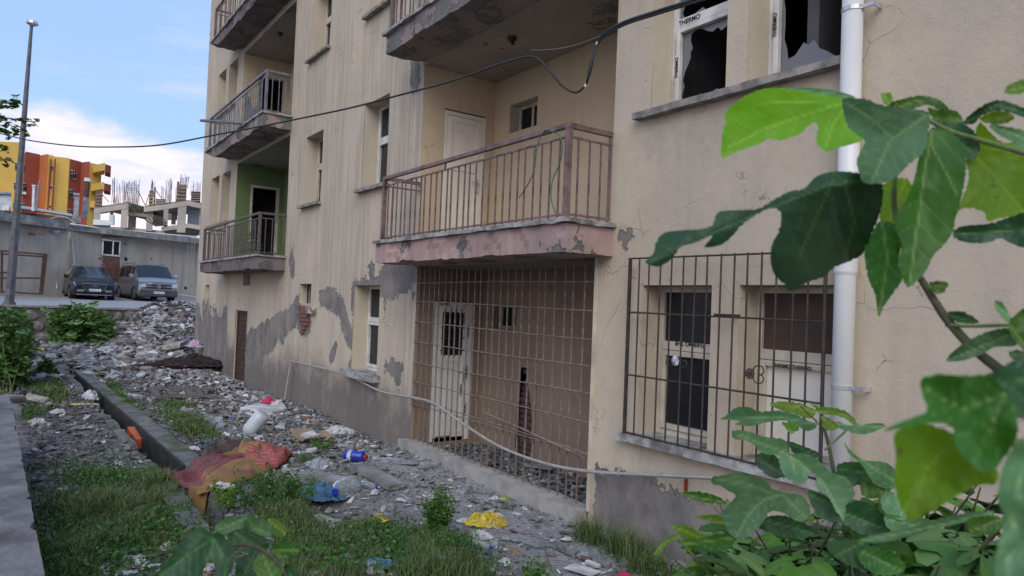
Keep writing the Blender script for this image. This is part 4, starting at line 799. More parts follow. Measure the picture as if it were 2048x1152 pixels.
for x in (100.5, 109.5): mm = MB(); mm.tube([at(x+1, 318, 70.55), at(x-6, 425, 70.55)], .08, 4); local(mm.build('drain_line', R_), AB)
bgbox('air_conditioner', 42, 383.5, 52, 388.5, 69.8, .4, MAT['pvc'], AB)
for (x0, xm, x1, y0, y1) in ((186, 210, 222, 328, 345), (183, 208, 222, 366, 382)):
    bgbox('balcony', x0, y0, xm, y1-2, 71.3, 3, Y_, AB, 0, 69.5); bgbox('balcony', xm, y0+2, x1, y1, 69.5, 3, R_, AB, 0, 70.5)
bgbox('balcony', 180, 402, 189, 415, 71, 2, Y_, AB); bgbox('wall_section', 190, 345, 198, 440, 73, 5, simple('grey_render', (.38, .36, .36), (.3, .29, .3), .5), AB)
# ---- concrete skeleton under construction
MAT['newconc'] = simple('raw_concrete', (.44, .39, .33), (.33, .30, .26), .8, .9, c3=(.50, .44, .35)); MAT['form'] = simple('formwork_boards', (.20, .13, .07), (.13, .09, .055), 2, .8); MAT['rebar'] = simple('rebar', (.12, .09, .085), (.16, .12, .11), 5, .8)
CB = thing('concrete_skeleton', 'unfinished concrete building frame with bare columns and beams, left of the beige block', 'construction', vert(300, 500, 60, 1))
nb = MAT['newconc']
def slant(name, pts, th, d, thick, mat):   # beam through picture points, its top edge following them
    for (x0, y0), (x1, y1) in zip(pts[:-1], pts[1:]):
        a, b = at(x0, y0, d), at(x1, y1, d); n = np.array([-(b-a)[1], (b-a)[0], 0]); n /= np.linalg.norm(n); n = (n if n@(a-CAM) > 0 else -n)*thick; dz = np.array([0, 0, -th]); mm = MB(); mm.hexa([a+dz, b+dz, b+dz+n, a+dz+n, a, b, b+n, a+n]); local(mm.build(name, mat), CB)
slant('beam', [(188, 417), (256, 406)], .45, 60, .5, nb); slant('floor_slab', [(256, 424), (303, 428)], .3, 62, 3, nb); slant('beam', [(288, 414), (330, 409), (376, 401), (402, 407)], .42, 60, .5, nb); slant('floor_slab', [(188, 414), (256, 404)], .1, 61, 6, nb); slant('floor_slab', [(290, 411), (376, 400), (402, 405)], .1, 61, 6, nb)
slant('floor_slab', [(323, 454), (376, 447), (405, 452)], .35, 60, 5, nb); slant('floor_slab', [(188, 452), (256, 455), (330, 462)], .3, 61, 5, nb)
for x0, x1, y0, y1, d in ((188, 201, 420, 452, 60), (220, 227, 412, 440, 62), (242, 256, 408, 456, 60), (293, 306, 418, 462, 60.5), (327, 336, 410, 452, 60), (355, 372, 404, 465, 60), (256, 270, 430, 460, 64), (343, 352, 418, 448, 65), (398, 403, 408, 470, 61)): bgbox('column', x0, y0, x1, y1, d, .6, nb, CB)
bgbox('infill_wall', 258, 430, 272, 458, 64.5, .2, MAT['brick_dark'], CB); bgbox('infill_wall', 306, 416, 327, 450, 66, .2, MAT['dark'], CB); bgbox('infill_wall', 336, 412, 355, 440, 66, .2, simple('block_wall', (.26, .22, .18), (.2, .17, .15), 1), CB); bgbox('tarpaulin', 375, 420, 400, 450, 63, .1, simple('pale_sheeting', (.5, .56, .6), (.4, .45, .5), .6), CB)
for q in ((298, 381, 306, 415), (307, 374, 311, 413), (311, 398, 331, 413), (353, 363, 358, 405), (356, 369, 373, 404), (191, 382, 202, 414), (382, 383, 401, 405)):
    fo_ = bgbox('formwork_panel', *q, 60.3, .15, MAT['form'] if q[0] != 382 else MAT['iron'], CB)
    for k in range(1, 5): y = q[1]+(q[3]-q[1])*k/5; bgbox('batten', q[0], y, q[2], y+1, 60.1, .08, nb, CB)
bgbox('formwork_panel', 201, 381, 205, 413, 60.2, .3, MAT['form'], CB)
mm = MB(); rg = random.Random(8)
for (x0, x1, y0, y1, n) in ((224, 229, 358, 406, 4), (228, 232, 356, 404, 3), (236, 241, 366, 405, 4), (245, 278, 362, 408, 26), (301, 308, 360, 392, 7), (323, 331, 374, 410, 6), (332, 343, 356, 405, 10), (350, 354, 368, 404, 3), (360, 376, 348, 374, 12), (382, 401, 364, 388, 10), (232, 236, 392, 410, 3)):
    for i in range(n):
        x = x0+(x1-x0)*i/max(1, n-1)+rg.uniform(-.6, .6); s = rg.uniform(-1.5, 3.0); mm.tube([at(x-s*.3, y1+2, 60.5), at(x+s, y0+rg.uniform(-3, 8), 60.5)], .02, 3, cap=False)
for k in range(7): mm.tube([at(246, 376+k*4.4, 60.4), at(278, 378+k*4.4, 60.4)], .012, 3, cap=False)
for a, b in (((276, 382), (290, 410)), ((205, 390), (218, 404)), ((311, 380), (326, 400)), ((290, 415), (298, 388))): mm.tube([at(*a, 60.4), at(*b, 60.4)], .04, 3)
o = mm.build('rebar', MAT['rebar'], None); local(o, CB); o['kind'] = 'stuff'
mm = MB()
for k in range(26): x = rg.uniform(262, 300); p = at(x, 428-rg.random()*8 if x > 270 else 424, 60.5); q = p+np.array([rg.uniform(-.4, .4), rg.uniform(-.6, .6), rg.uniform(-.1, .5)]); mm.tube([p, q], .035, 4)
for k in range(8): a = k/8*3.14; p = at(311, 452, 59.6); mm.tube([p, p+np.array([.2, .9*math.cos(a), .7*math.sin(a)+.15])], .045, 4)
o = mm.build('loose_timber', MAT['form']); local(o, CB); o['kind'] = 'stuff'
# ================================================================== cars
MAT['suv'] = None
def car_paint(name, c, metal, rough):
    m = new_mat(name); t = NT(m); t.b.inputs['Base Color'].default_value = c+(1,); t.b.inputs['Metallic'].default_value = metal; t.b.inputs['Roughness'].default_value = rough; t.b.inputs['Coat Weight'].default_value = .6; t.b.inputs['Coat Roughness'].default_value = .08; return m
CP1, CP2 = car_paint('dark_blue_paint', (.012, .018, .032), .5, .3), car_paint('silver_grey_paint', (.26, .27, .29), .6, .35)
BLK = simple('black_plastic', (.02, .02, .022), None, 4, .5); TYRE = simple('tyre', (.018, .018, .018), None, 4, .85); RIM = simple('alloy_rim', (.4, .4, .42), None, 4, .3, metal=.8); LAMP = glass_mat('headlight_glass', (.42, .45, .48), .1)
def car(name, label, loc, head, st, hw, paint, kind):
    T = thing(name, label, 'car' if kind == 'suv' else 'van', loc, head); secs = []
    for x, zs, zb, zr, wb, wr in st:
        a = [(wb*.90, zs), (wb*.985, zs+.12), (wb, (zs+zb)/2), (wb*.985, zb-.06), (wb*.94, zb)]
        a += [(wb*.94+(wr-wb*.94)*k, zb+(zr-zb)*k) for k in (.12, .88)]+[(wr*.94, zr-.0), (wr*.5, zr+.03), (0, zr+.04)]
        secs.append([(x, y, z) for y, z in a])
    V = []; Fc = []; mi = []; n = len(secs[0]); full = 2*n-1
    for s in secs: V += [(x, y, z) for x, y, z in s]+[(x, -y, z) for x, y, z in reversed(s[:-1])]
    for i in range(len(secs)-1):
        for k in range(full-1):
            Fc.append((i*full+k, i*full+k+1, (i+1)*full+k+1, (i+1)*full+k)); kk = k if k < n-1 else full-2-k
            up0, up1 = st[i][3]-st[i][2], st[i+1][3]-st[i+1][2]; g = 0
            if kk == 5 and up0 > .3 and up1 > .3 and i % 2 == 0: g = 1
            if kk >= 7 and (up0 < .1) != (up1 < .1): g = 1
            if kk in (5, 6) and (up0 < .1) != (up1 < .1) and kk == 6: g = 1
            if kk == 0: g = 2
            mi.append(g)
    Fc.append(tuple(range(full))); mi.append(0); Fc.append(tuple(reversed(range((len(secs)-1)*full, len(secs)*full)))); mi.append(0)
    b = mesh_obj('body', V, Fc, None, T, True, [paint, MAT['carglass'], BLK], mi)
    e = b.modifiers.new('es', 'EDGE_SPLIT'); e.split_angle = rad(28)
    xf = st[0][0]; zbf = st[0][2]; F1 = xf+.015
    for wx in (xf-.85, st[-1][0]+.85):
        for s in (-1, 1):
            m = MB(); m.tube([(wx, s*(hw-.24), .34), (wx, s*(hw-.01), .34)], .34, 20); wh = m.build('wheel', TYRE, T); m = MB(); m.tube([(wx, s*(hw-.02), .34), (wx, s*(hw+.005), .34)], .22, 14); m.build('rim', RIM, wh)
            m = MB(); pts = [(wx+.40*math.cos(a), s*(hw+.004), .34+.40*math.sin(a)) for a in np.linspace(-.1, math.pi+.1, 14)]; m.tube(pts, .035, 5); m.build('wheel_arch', BLK, T)
    for s in (-1, 1):
        m = MB(); yy = s*hw*.64; w = .30
        if kind == 'suv': m.hexa([(F1-.10, yy-w*.9, .74), (F1-.10, yy+w*.9, .74), (F1-.25, yy+w*.9, .74), (F1-.25, yy-w*.9, .74), (F1-.06-(.10 if s*1 > 0 else 0), yy-w*.9, .86), (F1-.06-(.10 if s < 0 else 0), yy+w*.9, .86), (F1-.25, yy+w, .88), (F1-.25, yy-w, .88)])
        else: m.hexa([(F1+.0, yy-w*.8, .72), (F1-.0, yy+w*.95, .74), (F1-.25, yy+w, .74), (F1-.25, yy-w*.8, .74), (F1-.02, yy-w*.8, .84), (F1-.03, yy+w*.95, .94), (F1-.25, yy+w, .94), (F1-.25, yy-w*.8, .9)])
        m.build('headlight', LAMP, T, bevel=.02)
        xm = (1.15 if kind == 'suv' else 1.45); zm = 1.12 if kind == 'suv' else 1.28
        m = MB(); m.hexa([(xm, s*(hw+.02), zm-.09), (xm+.05, s*(hw+.22), zm-.07), (xm-.1, s*(hw+.22), zm-.07), (xm-.12, s*(hw+.0), zm-.09), (xm, s*(hw+.02), zm+.09), (xm+.05, s*(hw+.22), zm+.11), (xm-.1, s*(hw+.22), zm+.11), (xm-.12, s*(hw+.0), zm+.09)]); m.build('wing_mirror', paint if kind != 'suv' else BLK, T, bevel=.02)
        m = MB(); zr = max(q[3] for q in st)+.05; xs_ = [q[0] for q in st if q[3] > zr-.14]; wr = st[len(st)//2][5]*.93; m.tube([(max(xs_)-.02, s*wr, zr-.05), (max(xs_)-.2, s*wr, zr+.02), (min(xs_)+.3, s*wr, zr+.02), (min(xs_)+.1, s*wr, zr-.04)], .025, 5); m.build('roof_rail', RIM, T)
        m = MB(); m.hexa([(F1+.01, s*hw*.62-.14, .42), (F1+.01, s*hw*.62+.14, .42), (F1-.1, s*hw*.62+.14, .42), (F1-.1, s*hw*.62-.14, .42), (F1+.01, s*hw*.62-.14, .52), (F1+.01, s*hw*.62+.14, .52), (F1-.1, s*hw*.62+.14, .52), (F1-.1, s*hw*.62-.14, .52)]); m.build('fog_lamp', BLK if kind != 'suv' else RIM, T)
    if kind == 'suv':
        m = MB(); pts = [(F1+.02, -.52, .80), (F1+.03, .52, .80), (F1+.02, .42, .52), (F1+.02, .30, .47), (F1+.02, -.30, .47), (F1+.02, -.42, .52)]; m.poly(pts); m.build('radiator_grille', BLK, T)
        m = MB(); m.tube([(F1+.03, p[1], p[2]) for p in pts+[pts[0]]], .014, 5); m.build('grille_surround', RIM, T)
        m = MB()
        for r in range(4):
            for c in range(11): y = -.42+c*.084+(r % 2)*.04; z = .54+r*.065; m.box(F1+.026, F1+.036, y-.014, y+.014, z-.009, z+.009)
        o = m.build('grille_studs', RIM, T); o['kind'] = 'stuff'
        m = MB(); m.tube([(F1+.03, .10*math.cos(a), .70+.045*math.sin(a)) for a in np.linspace(0, 6.28, 14)], .010, 5); m.tube([(F1+.035, -.09, .70), (F1+.035, .09, .70)], .008, 5); m.build('emblem', RIM, T)
        zp = .50
    else:
        for z in (.84, .70): m = MB(); m.box(F1-.03, F1+.008, -.62, .62, z-.035, z+.035); m.build('radiator_grille', BLK, T)
        m = MB(); m.box(F1-.02, F1+.012, -.60, .60, .765, .78); m.build('chrome_strip', RIM, T)
        m = MB(); m.tube([(F1+.02, .09*math.cos(a), .78+.09*math.sin(a)) for a in np.linspace(0, 6.284, 18)], .011, 5); m.tube([(F1+.02, -.04, .85), (F1+.02, 0, .79), (F1+.02, .04, .85)], .009, 5); m.tube([(F1+.02, -.075, .82), (F1+.02, -.035, .71), (F1+.02, 0, .77), (F1+.02, .035, .71), (F1+.02, .075, .82)], .009, 5); m.build('emblem', RIM, T)
        m = MB(); m.hexa([(F1+.03, -hw*.93, .24), (F1+.03, hw*.93, .24), (F1-.3, hw*1.0, .24), (F1-.3, -hw*1.0, .24), (F1+.03, -hw*.93, .60), (F1+.03, hw*.93, .60), (F1-.3, hw*1.0, .60), (F1-.3, -hw*1.0, .60)]); m.build('bumper', simple('grey_plastic', (.06, .06, .065), None, 3, .6), T, bevel=.05)
        zp = .46
    m = MB(); m.box(F1+.03, F1+.045, -.26, .26, zp-.055, zp+.055); pl = m.build('number_plate', MAT['white'], T); m = MB(); m.box(F1+.045, F1+.047, -.26, -.22, zp-.05, zp+.05); m.build('plate_band', simple('blue_band', (.02, .06, .3)), pl)
    m = MB()
    for i, y in enumerate((-.17, -.12, -.04, .01, .06, .14, .18)): m.box(F1+.045, F1+.047, y-.014, y+.014, zp-.03, zp+.03)
    m.build('plate_characters', MAT['print'], pl)
    m = MB(); m.box(F1-.04, F1+.035, -hw*.8, hw*.8, .26, .30); m.build('lower_lip', RIM if kind == 'suv' else BLK, T)
    return T
def px_head(px, py, d, turn):
    p = at(px, py, d); v = CAM-p; return p, math.atan2(v[1], v[0])+rad(turn)
suv_st = [(2.30, .28, .72, .72, .80, .70), (2.22, .24, .90, .90, .90, .78), (1.9, .22, .98, .98, .94, .80), (1.15, .22, 1.08, 1.08, .94, .82), (.40, .22, 1.08, 1.60, .94, .66), (-.15, .22, 1.08, 1.66, .94, .67), (-.25, .22, 1.08, 1.66, .94, .67), (-1.2, .22, 1.08, 1.64, .94, .66), (-1.3, .22, 1.08, 1.63, .94, .66), (-1.95, .22, 1.06, 1.55, .93, .62), (-2.25, .26, 1.0, 1.02, .90, .74), (-2.35, .34, .85, .85, .82, .72)]
p, h = px_head(175, 590, 35.5, 7); p[2] = 1.335+1.0*.19
car('parked_car', 'dark blue parked car with studded oval grille, nose towards the camera', p, h, suv_st, .94, CP1, 'suv')
van_st = [(2.42, .28, .70, .70, .86, .78), (2.38, .24, .98, .98, .94, .84), (2.05, .22, 1.12, 1.12, .95, .85), (1.72, .22, 1.20, 1.20, .95, .85), (1.02, .22, 1.20, 1.84, .95, .76), (.55, .22, 1.16, 1.90, .95, .77), (.42, .22, 1.16, 1.90, .95, .77), (-.8, .22, 1.16, 1.91, .95, .77), (-.92, .22, 1.16, 1.91, .95, .77), (-2.05, .22, 1.16, 1.90, .95, .76), (-2.2, .22, 1.16, 1.88, .95, .76), (-2.42, .26, 1.1, 1.78, .93, .74), (-2.46, .3, 1.0, 1.0, .9, .8)]
p, h = px_head(291, 592, 38, 14); p[2] = 1.335+1.0*.23
car('parked_van', 'silver grey passenger van parked beside the dark blue car', p, h, van_st, .95, CP2, 'van')
# ================================================================== yard: concrete channel, side wall
def follow(o_off):
    def cut(V):
        V[:, 1] += lerp_line(CH_R, V[:, 0])+o_off; return V
    return cut
CH = thing('drain_channel', 'straight concrete drainage channel running through the rubbish-strewn yard', 'channel', (-14, -3, 0))
def curb(x0, x1, y0, y1, z0, z1, seed, line, brk=0):
    def cut(V):
        V[:, 1] += lerp_line(line, V[:, 0])
        if brk: V[:, 2] -= brk*np.clip(fbm(V[:, 0]*1.1, 0*V[:, 0], 0, seed, 3)-.45, 0, 1)*(V[:, 2] > 0)
        return V
    return local(rough_box('kerb', x0, x1, y0, y1, z0, z1, MAT['mossy'], None, .07, .022, seed, 5, cut), CH)
curb(-20.6, -8.95, 0.0, .25, -.6, .035, 5, CH_R); curb(-20.6, -12.9, -.16, -.01, -.6, .05, 8, CH_L, .3); curb(-12.6, -9.9, -.14, -.01, -.6, .04, 12, CH_L, .5); curb(-9.6, -6.6, -.22, -.01, -.6, .06, 13, CH_L, .2)
m = MB(); n = 40; xs_ = np.linspace(-20.5, -6.5, n)
for a, b in zip(xs_[:-1], xs_[1:]): m.quad((a, lerp_line(CH_L, a)-.05, -.33), (b, lerp_line(CH_L, b)-.05, -.33), (b, lerp_line(CH_R, b)+.05, -.33), (a, lerp_line(CH_R, a)+.05, -.33))

m2 = MB()
for a, b in zip(xs_[:-1], xs_[1:]):
    if b < -8.9: ya, yb = lerp_line(CH_R, a), lerp_line(CH_R, b); m2.hexa([(a, ya-.035, -.5), (b, yb-.035, -.5), (b, yb, -.5), (a, ya, -.5), (a, ya-.035, .035), (b, yb-.035, .035), (b, yb, .035), (a, ya, .035)])
local(m2.build('wet_channel_side', simple('black_damp_concrete', (.022, .02, .018), (.04, .037, .032), 6, .8, .01)), CH)
local(m.build('channel_floor', simple('wet_mud', (.035, .032, .028), (.02, .018, .016), 5, .5)), CH)
def cutw(V): V[:, 1] += .05*np.clip(fbm(V[:, 0]*6, V[:, 2]*6, 0, 88, 4)-.62, 0, 1)*-4*(V[:, 1] > -.03)*(V[:, 2] > .6); V[:, 1] += -4.42+(V[:, 0]+2.0)*.0235-.0*V[:, 0]; return V
SW = rough_box('side_wall_cap', -10.6, -1.2, -.62, 0, -.6, .70, simple('old_grey_concrete', (.20, .19, .19), (.115, .11, .11), 5, .9, .008, c3=(.085, .08, .075), bscale=30), None, .05, .006, 21, 9, cutw); SW.name = 'boundary_wall'; tag(SW, 'low grey concrete boundary wall with a flat top at the left edge of the photo', 'wall')
# ================================================================== leaves
LOBES5 = [(0, 1.0, 25), (47, .84, 23), (-47, .84, 23), (98, .56, 26), (-98, .56, 26)]
LOBES3 = [(0, 1.0, 30), (54, .76, 27), (-54, .76, 27), (112, .42, 36), (-112, .42, 36)]
LOBE1 = [(0, 1.0, 46), (70, .52, 48), (-70, .52, 48), (130, .36, 40), (-130, .36, 40)]
def leaf_geo(lobes, rings, seg, fold=.22, droop=.3, wave=.05, seed=0, side=0.):
    rg = random.Random(seed); V = []; vn = []; ph = rg.random()*6
    for k in range(seg):
        th = -math.pi+2*math.pi*(k+.5)/seg; r = .20
        for a, L, w in lobes:
            d = abs((th-rad(a)+math.pi) % (2*math.pi)-math.pi); g = max(0., math.cos(min(d/rad(w), 1)*math.pi/2))**.8; r = max(r, .24+(L-.24)*g)
        notch = min(1, (math.pi-abs(th))/.45); r *= .25+.75*notch; r *= 1+.022*math.sin(th*31+ph)+.012*math.sin(th*57)
        for j in range(1, rings+1):
            q = (j/rings)**.9; x = r*q*math.sin(th); y = r*q*math.cos(th); rr = r*q
            z = fold*abs(x)*(1-.5*abs(x))-droop*rr*rr*.9+wave*rr*(math.sin(th*4+ph)+.6*math.sin(th*7+ph*2)+.5*math.sin(y*9+ph))+side*x*rr
            V.append((x, y, z)); v = 0
            for a, L, w in lobes:
                if L < .35: continue
                d = (th-rad(a)+math.pi) % (2*math.pi)-math.pi
                if abs(d) < rad(w)*.98 and rr < L*1.02:
                    c = abs(math.sin(d))*rr; s = math.cos(d)*rr; v = max(v, math.exp(-(c/.011)**2)*(1.0)); f = ((s-c*.85)*7.5+.3) % 1; v = max(v, .42*math.exp(-((min(f, 1-f))/.07)**2)*(1 if c > .01 else 0))
            vn.append(v)
    V.append((0, 0, 0)); vn.append(1); c = len(V)-1; Fc = []
    for k in range(seg):
        k2 = (k+1) % seg
        if k == seg-1: continue
        Fc.append((c, k*rings, k2*rings)[::-1])
        for j in range(rings-1): Fc.append((k*rings+j, k2*rings+j, k2*rings+j+1, k*rings+j+1)[::-1])
    return V, Fc, vn
def leaf_mesh(name, mat, lobes, rings, seg, **k):
    V, Fc, vn = leaf_geo(lobes, rings, seg, **k); me = bpy.data.meshes.new(name); me.from_pydata(V, [], Fc); me.materials.append(mat); me.polygons.foreach_set('use_smooth', [True]*len(Fc))
    a = me.attributes.new('vein', 'FLOAT', 'POINT'); a.data.foreach_set('value', np.array(vn, np.float32)); me.update(); return me
def frame_m(b, y, nrm):
    Y = Vector(y).normalized(); Nn = Vector(nrm); Nn = (Nn-Y*Nn.dot(Y)).normalized(); X = Y.cross(Nn).normalized(); return X, Y, Nn
def hero_leaf(par, base, tip, d0, d1, mat, roll=0, lobes=LOBES3, w=1.0, droop=.25, fold=.2, wave=.04, seed=0, side=0., rings=16, seg=120):
    b, t_ = at(*base, d0), at(*tip, d1); L = np.linalg.norm(t_-b); X, Y, Nn = frame_m(b, t_-b, CAM-b); R = Matrix.Rotation(rad(roll), 3, Y); X = R @ X; Nn = R @ Nn
    me = leaf_mesh('leaf', MAT[mat], lobes, rings, seg, droop=droop, fold=fold, wave=wave, seed=seed, side=side); o = bpy.data.objects.new('leaf', me); COL.objects.link(o)
    Mx = Matrix(((X[0]*L*w, Y[0]*L, Nn[0]*L, b[0]), (X[1]*L*w, Y[1]*L, Nn[1]*L, b[1]), (X[2]*L*w, Y[2]*L, Nn[2]*L, b[2]), (0, 0, 0, 1)))
    for v in me.vertices: v.co = (Mx @ v.co)-Vector(par.location)
    o.parent = par; return b
def stem(par, pts, r, name='branch', mat='bark', seg=8):
    P3 = smooth_path([at(*p) for p in pts], 6); n = len(P3); R = [r[0]+(r[1]-r[0])*i/(n-1) for i in range(n)]; m = MB(); m.tube(P3, R, seg); return local(m.build(name, MAT[mat], smooth=True), par)
FB = thing('fig_branch', 'big out-of-focus fig branch with broad lobed leaves hanging into the upper right of the photo', 'branch', at(1850, 570, 1.15))
stem(FB, [(2110, 830, .95), (2010, 748, 1.02), (1945, 695, 1.06), (1895, 640, 1.1), (1868, 600, 1.12), (1842, 558, 1.15)], (.0085, .0055)); stem(FB, [(1842, 558, 1.15), (1810, 500, 1.18), (1793, 440, 1.2), (1788, 380, 1.2), (1800, 300, 1.2), (1840, 230, 1.2)], (.0055, .0035), mat='twig')
stem(FB, [(1840, 230, 1.2), (1900, 262, 1.15), (1960, 280, 1.1), (2060, 310, 1.0)], (.004, .004), mat='twig'); stem(FB, [(1893, 650, 1.1), (1950, 652, 1.05), (2060, 648, 1.0)], (.003, .0025), 'twig', 'twig')
hl = hero_leaf
from mathutils.geometry import delaunay_2d_cdt
def inside(P, q):
    c = False; j = len(P)-1
    for i in range(len(P)):
        if (P[i][1] > q[1]) != (P[j][1] > q[1]) and q[0] < (P[j][0]-P[i][0])*(q[1]-P[i][1])/(P[j][1]-P[i][1])+P[i][0]: c = not c
        j = i
    return c
def seg_d(V, a, b):
    a = np.array(a, float); b = np.array(b, float); d = b-a; t = np.clip(((V-a)@d)/(d@d+1e-9), 0, 1); w = V-a-t[:, None]*d; return np.hypot(w[:, 0], w[:, 1]), t*np.hypot(*d), (V[:, 0]-a[0])*d[1]-(V[:, 1]-a[1])*d[0]
def hl(par, frm, pts, rib, d0, d1, mat, cup=.06, ribs=(), step=5.2, wav=.02, serr=2.2):
    """one big leaf: its outline and ribs as seen, bent in depth along the midrib (d0 at its base, d1 at its tip) and folded up at both sides"""
    ox, oy, k = frm; cv = lambda L: [(ox+x/k, oy+y/k) for x, y in L]
    P0 = cv(pts); rib_ = cv(rib); ribs_ = [cv(r) for r in ribs]; n = len(P0); Q = []
    for i in range(n):
        a, b, c, d = (np.array(P0[(i+j-1) % n]) for j in range(4)); m_ = max(1, int(np.hypot(*(c-b))/(step*.8)))
        for t in range(m_):
            t /= m_; Q.append(.5*((2*b)+(-a+c)*t+(2*a-5*b+4*c-d)*t*t+(-a+3*b-3*c+d)*t**3))
    cen = np.mean(Q, 0); Q = [q+(q-cen)/(np.hypot(*(q-cen))+1e-6)*serr*math.sin(i*2.1)*(.5+.5*math.sin(i*.7)) for i, q in enumerate(Q)]
    n = len(Q); xs_, ys_ = zip(*[(q[0], q[1]) for q in Q]); PT = [Vector((float(q[0]), float(q[1]))) for q in Q]
    for yy_ in np.arange(min(ys_), max(ys_), step):
        for xx_ in np.arange(min(xs_), max(xs_), step):
            if inside(Q, (xx_, yy_)): PT.append(Vector((float(xx_+.13*math.sin(yy_)), float(yy_))))
    res = delaunay_2d_cdt(PT, [(i, (i+1) % n) for i in range(n)], [], 1, 1e-4); V2 = np.array([[v.x, v.y] for v in res[0]]); tris = [tuple(f) for f in res[2]]
    L = sum(math.dist(a, b) for a, b in zip(rib_[:-1], rib_[1:])); best = np.full(len(V2), 1e9); arc = np.zeros(len(V2)); vein = np.zeros(len(V2)); acc = 0
    for a, b in zip(rib_[:-1], rib_[1:]):
        d, s_, sd = seg_d(V2, a, b); k_ = d < best; best[k_] = d[k_]; arc[k_] = acc+s_[k_]; acc += math.dist(a, b)
    vein = np.exp(-(best/2.2)**2); f_ = ((arc-best*.75)/(L*.15)) % 1; f_ = np.minimum(f_, 1-f_); vein = np.maximum(vein, .42*np.exp(-(f_*L*.15/1.7)**2)*(best > 2)*np.clip(1.4-best/110, .2, 1))
    for r_ in ribs_:
        for a, b in zip(r_[:-1], r_[1:]): d, _, _ = seg_d(V2, a, b); vein = np.maximum(vein, .8*np.exp(-(d/2.4)**2))
    dep = d0+(d1-d0)*arc/max(L, 1)-cup*(best/150)**1.3+wav*(np.sin(arc/L*7+d0*30)*best/110)+.012*(fbm(V2[:, 0]/45, V2[:, 1]/45, d0*9, 3, 3)-.5)
    me = bpy.data.meshes.new('leaf'); V3 = [tuple(at(x, y, d)-np.array(par.location)) for (x, y), d in zip(V2, dep)]; me.from_pydata(V3, [], tris); me.materials.append(MAT[mat]); me.polygons.foreach_set('use_smooth', [True]*len(tris))
    a_ = me.attributes.new('vein', 'FLOAT', 'POINT'); a_.data.foreach_set('value', vein.astype(np.float32)); me.update()
    nn = sum((Vector(p.normal) for p in me.polygons), Vector()); 
    if nn.dot(Vector(CAM)-Vector(at(*rib_[0], d0))) < 0 and mat != 'leaf_lit' or (mat == 'leaf_lit' and nn.dot(Vector(CAM)-Vector(at(*rib_[0], d0))) > 0): me.flip_normals()
    o = bpy.data.objects.new('leaf', me); COL.objects.link(o); o.parent = par; return o
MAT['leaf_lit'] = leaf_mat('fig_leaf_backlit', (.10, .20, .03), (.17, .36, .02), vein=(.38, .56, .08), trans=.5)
A1 = (1280, 140, 1.858); A2 = (1280, 640, 2.25); A3 = (300, 780, 3.097)
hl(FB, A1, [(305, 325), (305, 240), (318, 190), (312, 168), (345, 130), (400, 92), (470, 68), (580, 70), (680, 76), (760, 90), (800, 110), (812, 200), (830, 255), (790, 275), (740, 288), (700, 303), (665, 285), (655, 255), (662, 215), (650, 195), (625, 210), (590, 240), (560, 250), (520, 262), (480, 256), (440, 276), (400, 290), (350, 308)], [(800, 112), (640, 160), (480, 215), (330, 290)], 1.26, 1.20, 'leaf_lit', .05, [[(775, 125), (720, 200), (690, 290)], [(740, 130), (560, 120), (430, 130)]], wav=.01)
hl(FB, A1, [(560, 70), (640, 66), (730, 78), (800, 100), (770, 108), (690, 92), (610, 80)], [(800, 100), (560, 70)], 1.22, 1.18, 'leaf_sheen', .02, serr=.5)  # separate sliver coloured as the blue highlight along the leaf's top edge
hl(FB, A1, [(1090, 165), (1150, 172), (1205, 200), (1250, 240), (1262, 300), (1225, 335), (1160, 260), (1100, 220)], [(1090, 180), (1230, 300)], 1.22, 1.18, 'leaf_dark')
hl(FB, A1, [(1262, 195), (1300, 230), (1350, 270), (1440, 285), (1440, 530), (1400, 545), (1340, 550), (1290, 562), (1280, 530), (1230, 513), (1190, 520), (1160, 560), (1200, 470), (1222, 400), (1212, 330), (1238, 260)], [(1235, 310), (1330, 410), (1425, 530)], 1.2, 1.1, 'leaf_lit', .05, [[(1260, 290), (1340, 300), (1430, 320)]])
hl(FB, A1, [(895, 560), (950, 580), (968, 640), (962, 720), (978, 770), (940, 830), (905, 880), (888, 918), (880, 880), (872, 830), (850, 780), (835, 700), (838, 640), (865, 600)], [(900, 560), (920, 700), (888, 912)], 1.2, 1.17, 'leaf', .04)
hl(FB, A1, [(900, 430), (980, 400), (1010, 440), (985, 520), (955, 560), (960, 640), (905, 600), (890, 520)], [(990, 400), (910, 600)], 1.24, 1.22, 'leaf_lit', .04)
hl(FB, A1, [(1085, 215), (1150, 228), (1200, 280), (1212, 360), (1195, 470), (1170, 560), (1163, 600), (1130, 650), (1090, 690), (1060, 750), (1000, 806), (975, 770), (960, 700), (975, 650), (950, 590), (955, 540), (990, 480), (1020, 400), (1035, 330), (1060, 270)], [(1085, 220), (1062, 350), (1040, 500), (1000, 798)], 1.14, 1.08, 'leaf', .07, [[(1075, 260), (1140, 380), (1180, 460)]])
hl(FB, A1, [(752, 112), (800, 105), (850, 110), (880, 125), (960, 140), (1050, 150), (1076, 165), (1072, 230), (1062, 290), (1040, 320), (1000, 350), (950, 400), (900, 420), (835, 420), (815, 380), (805, 340), (820, 300), (835, 262), (800, 235), (768, 200)], [(1065, 165), (930, 260), (862, 405)], 1.16, 1.06, 'leaf_sheen', .07, [[(940, 250), (850, 170), (770, 120)]])
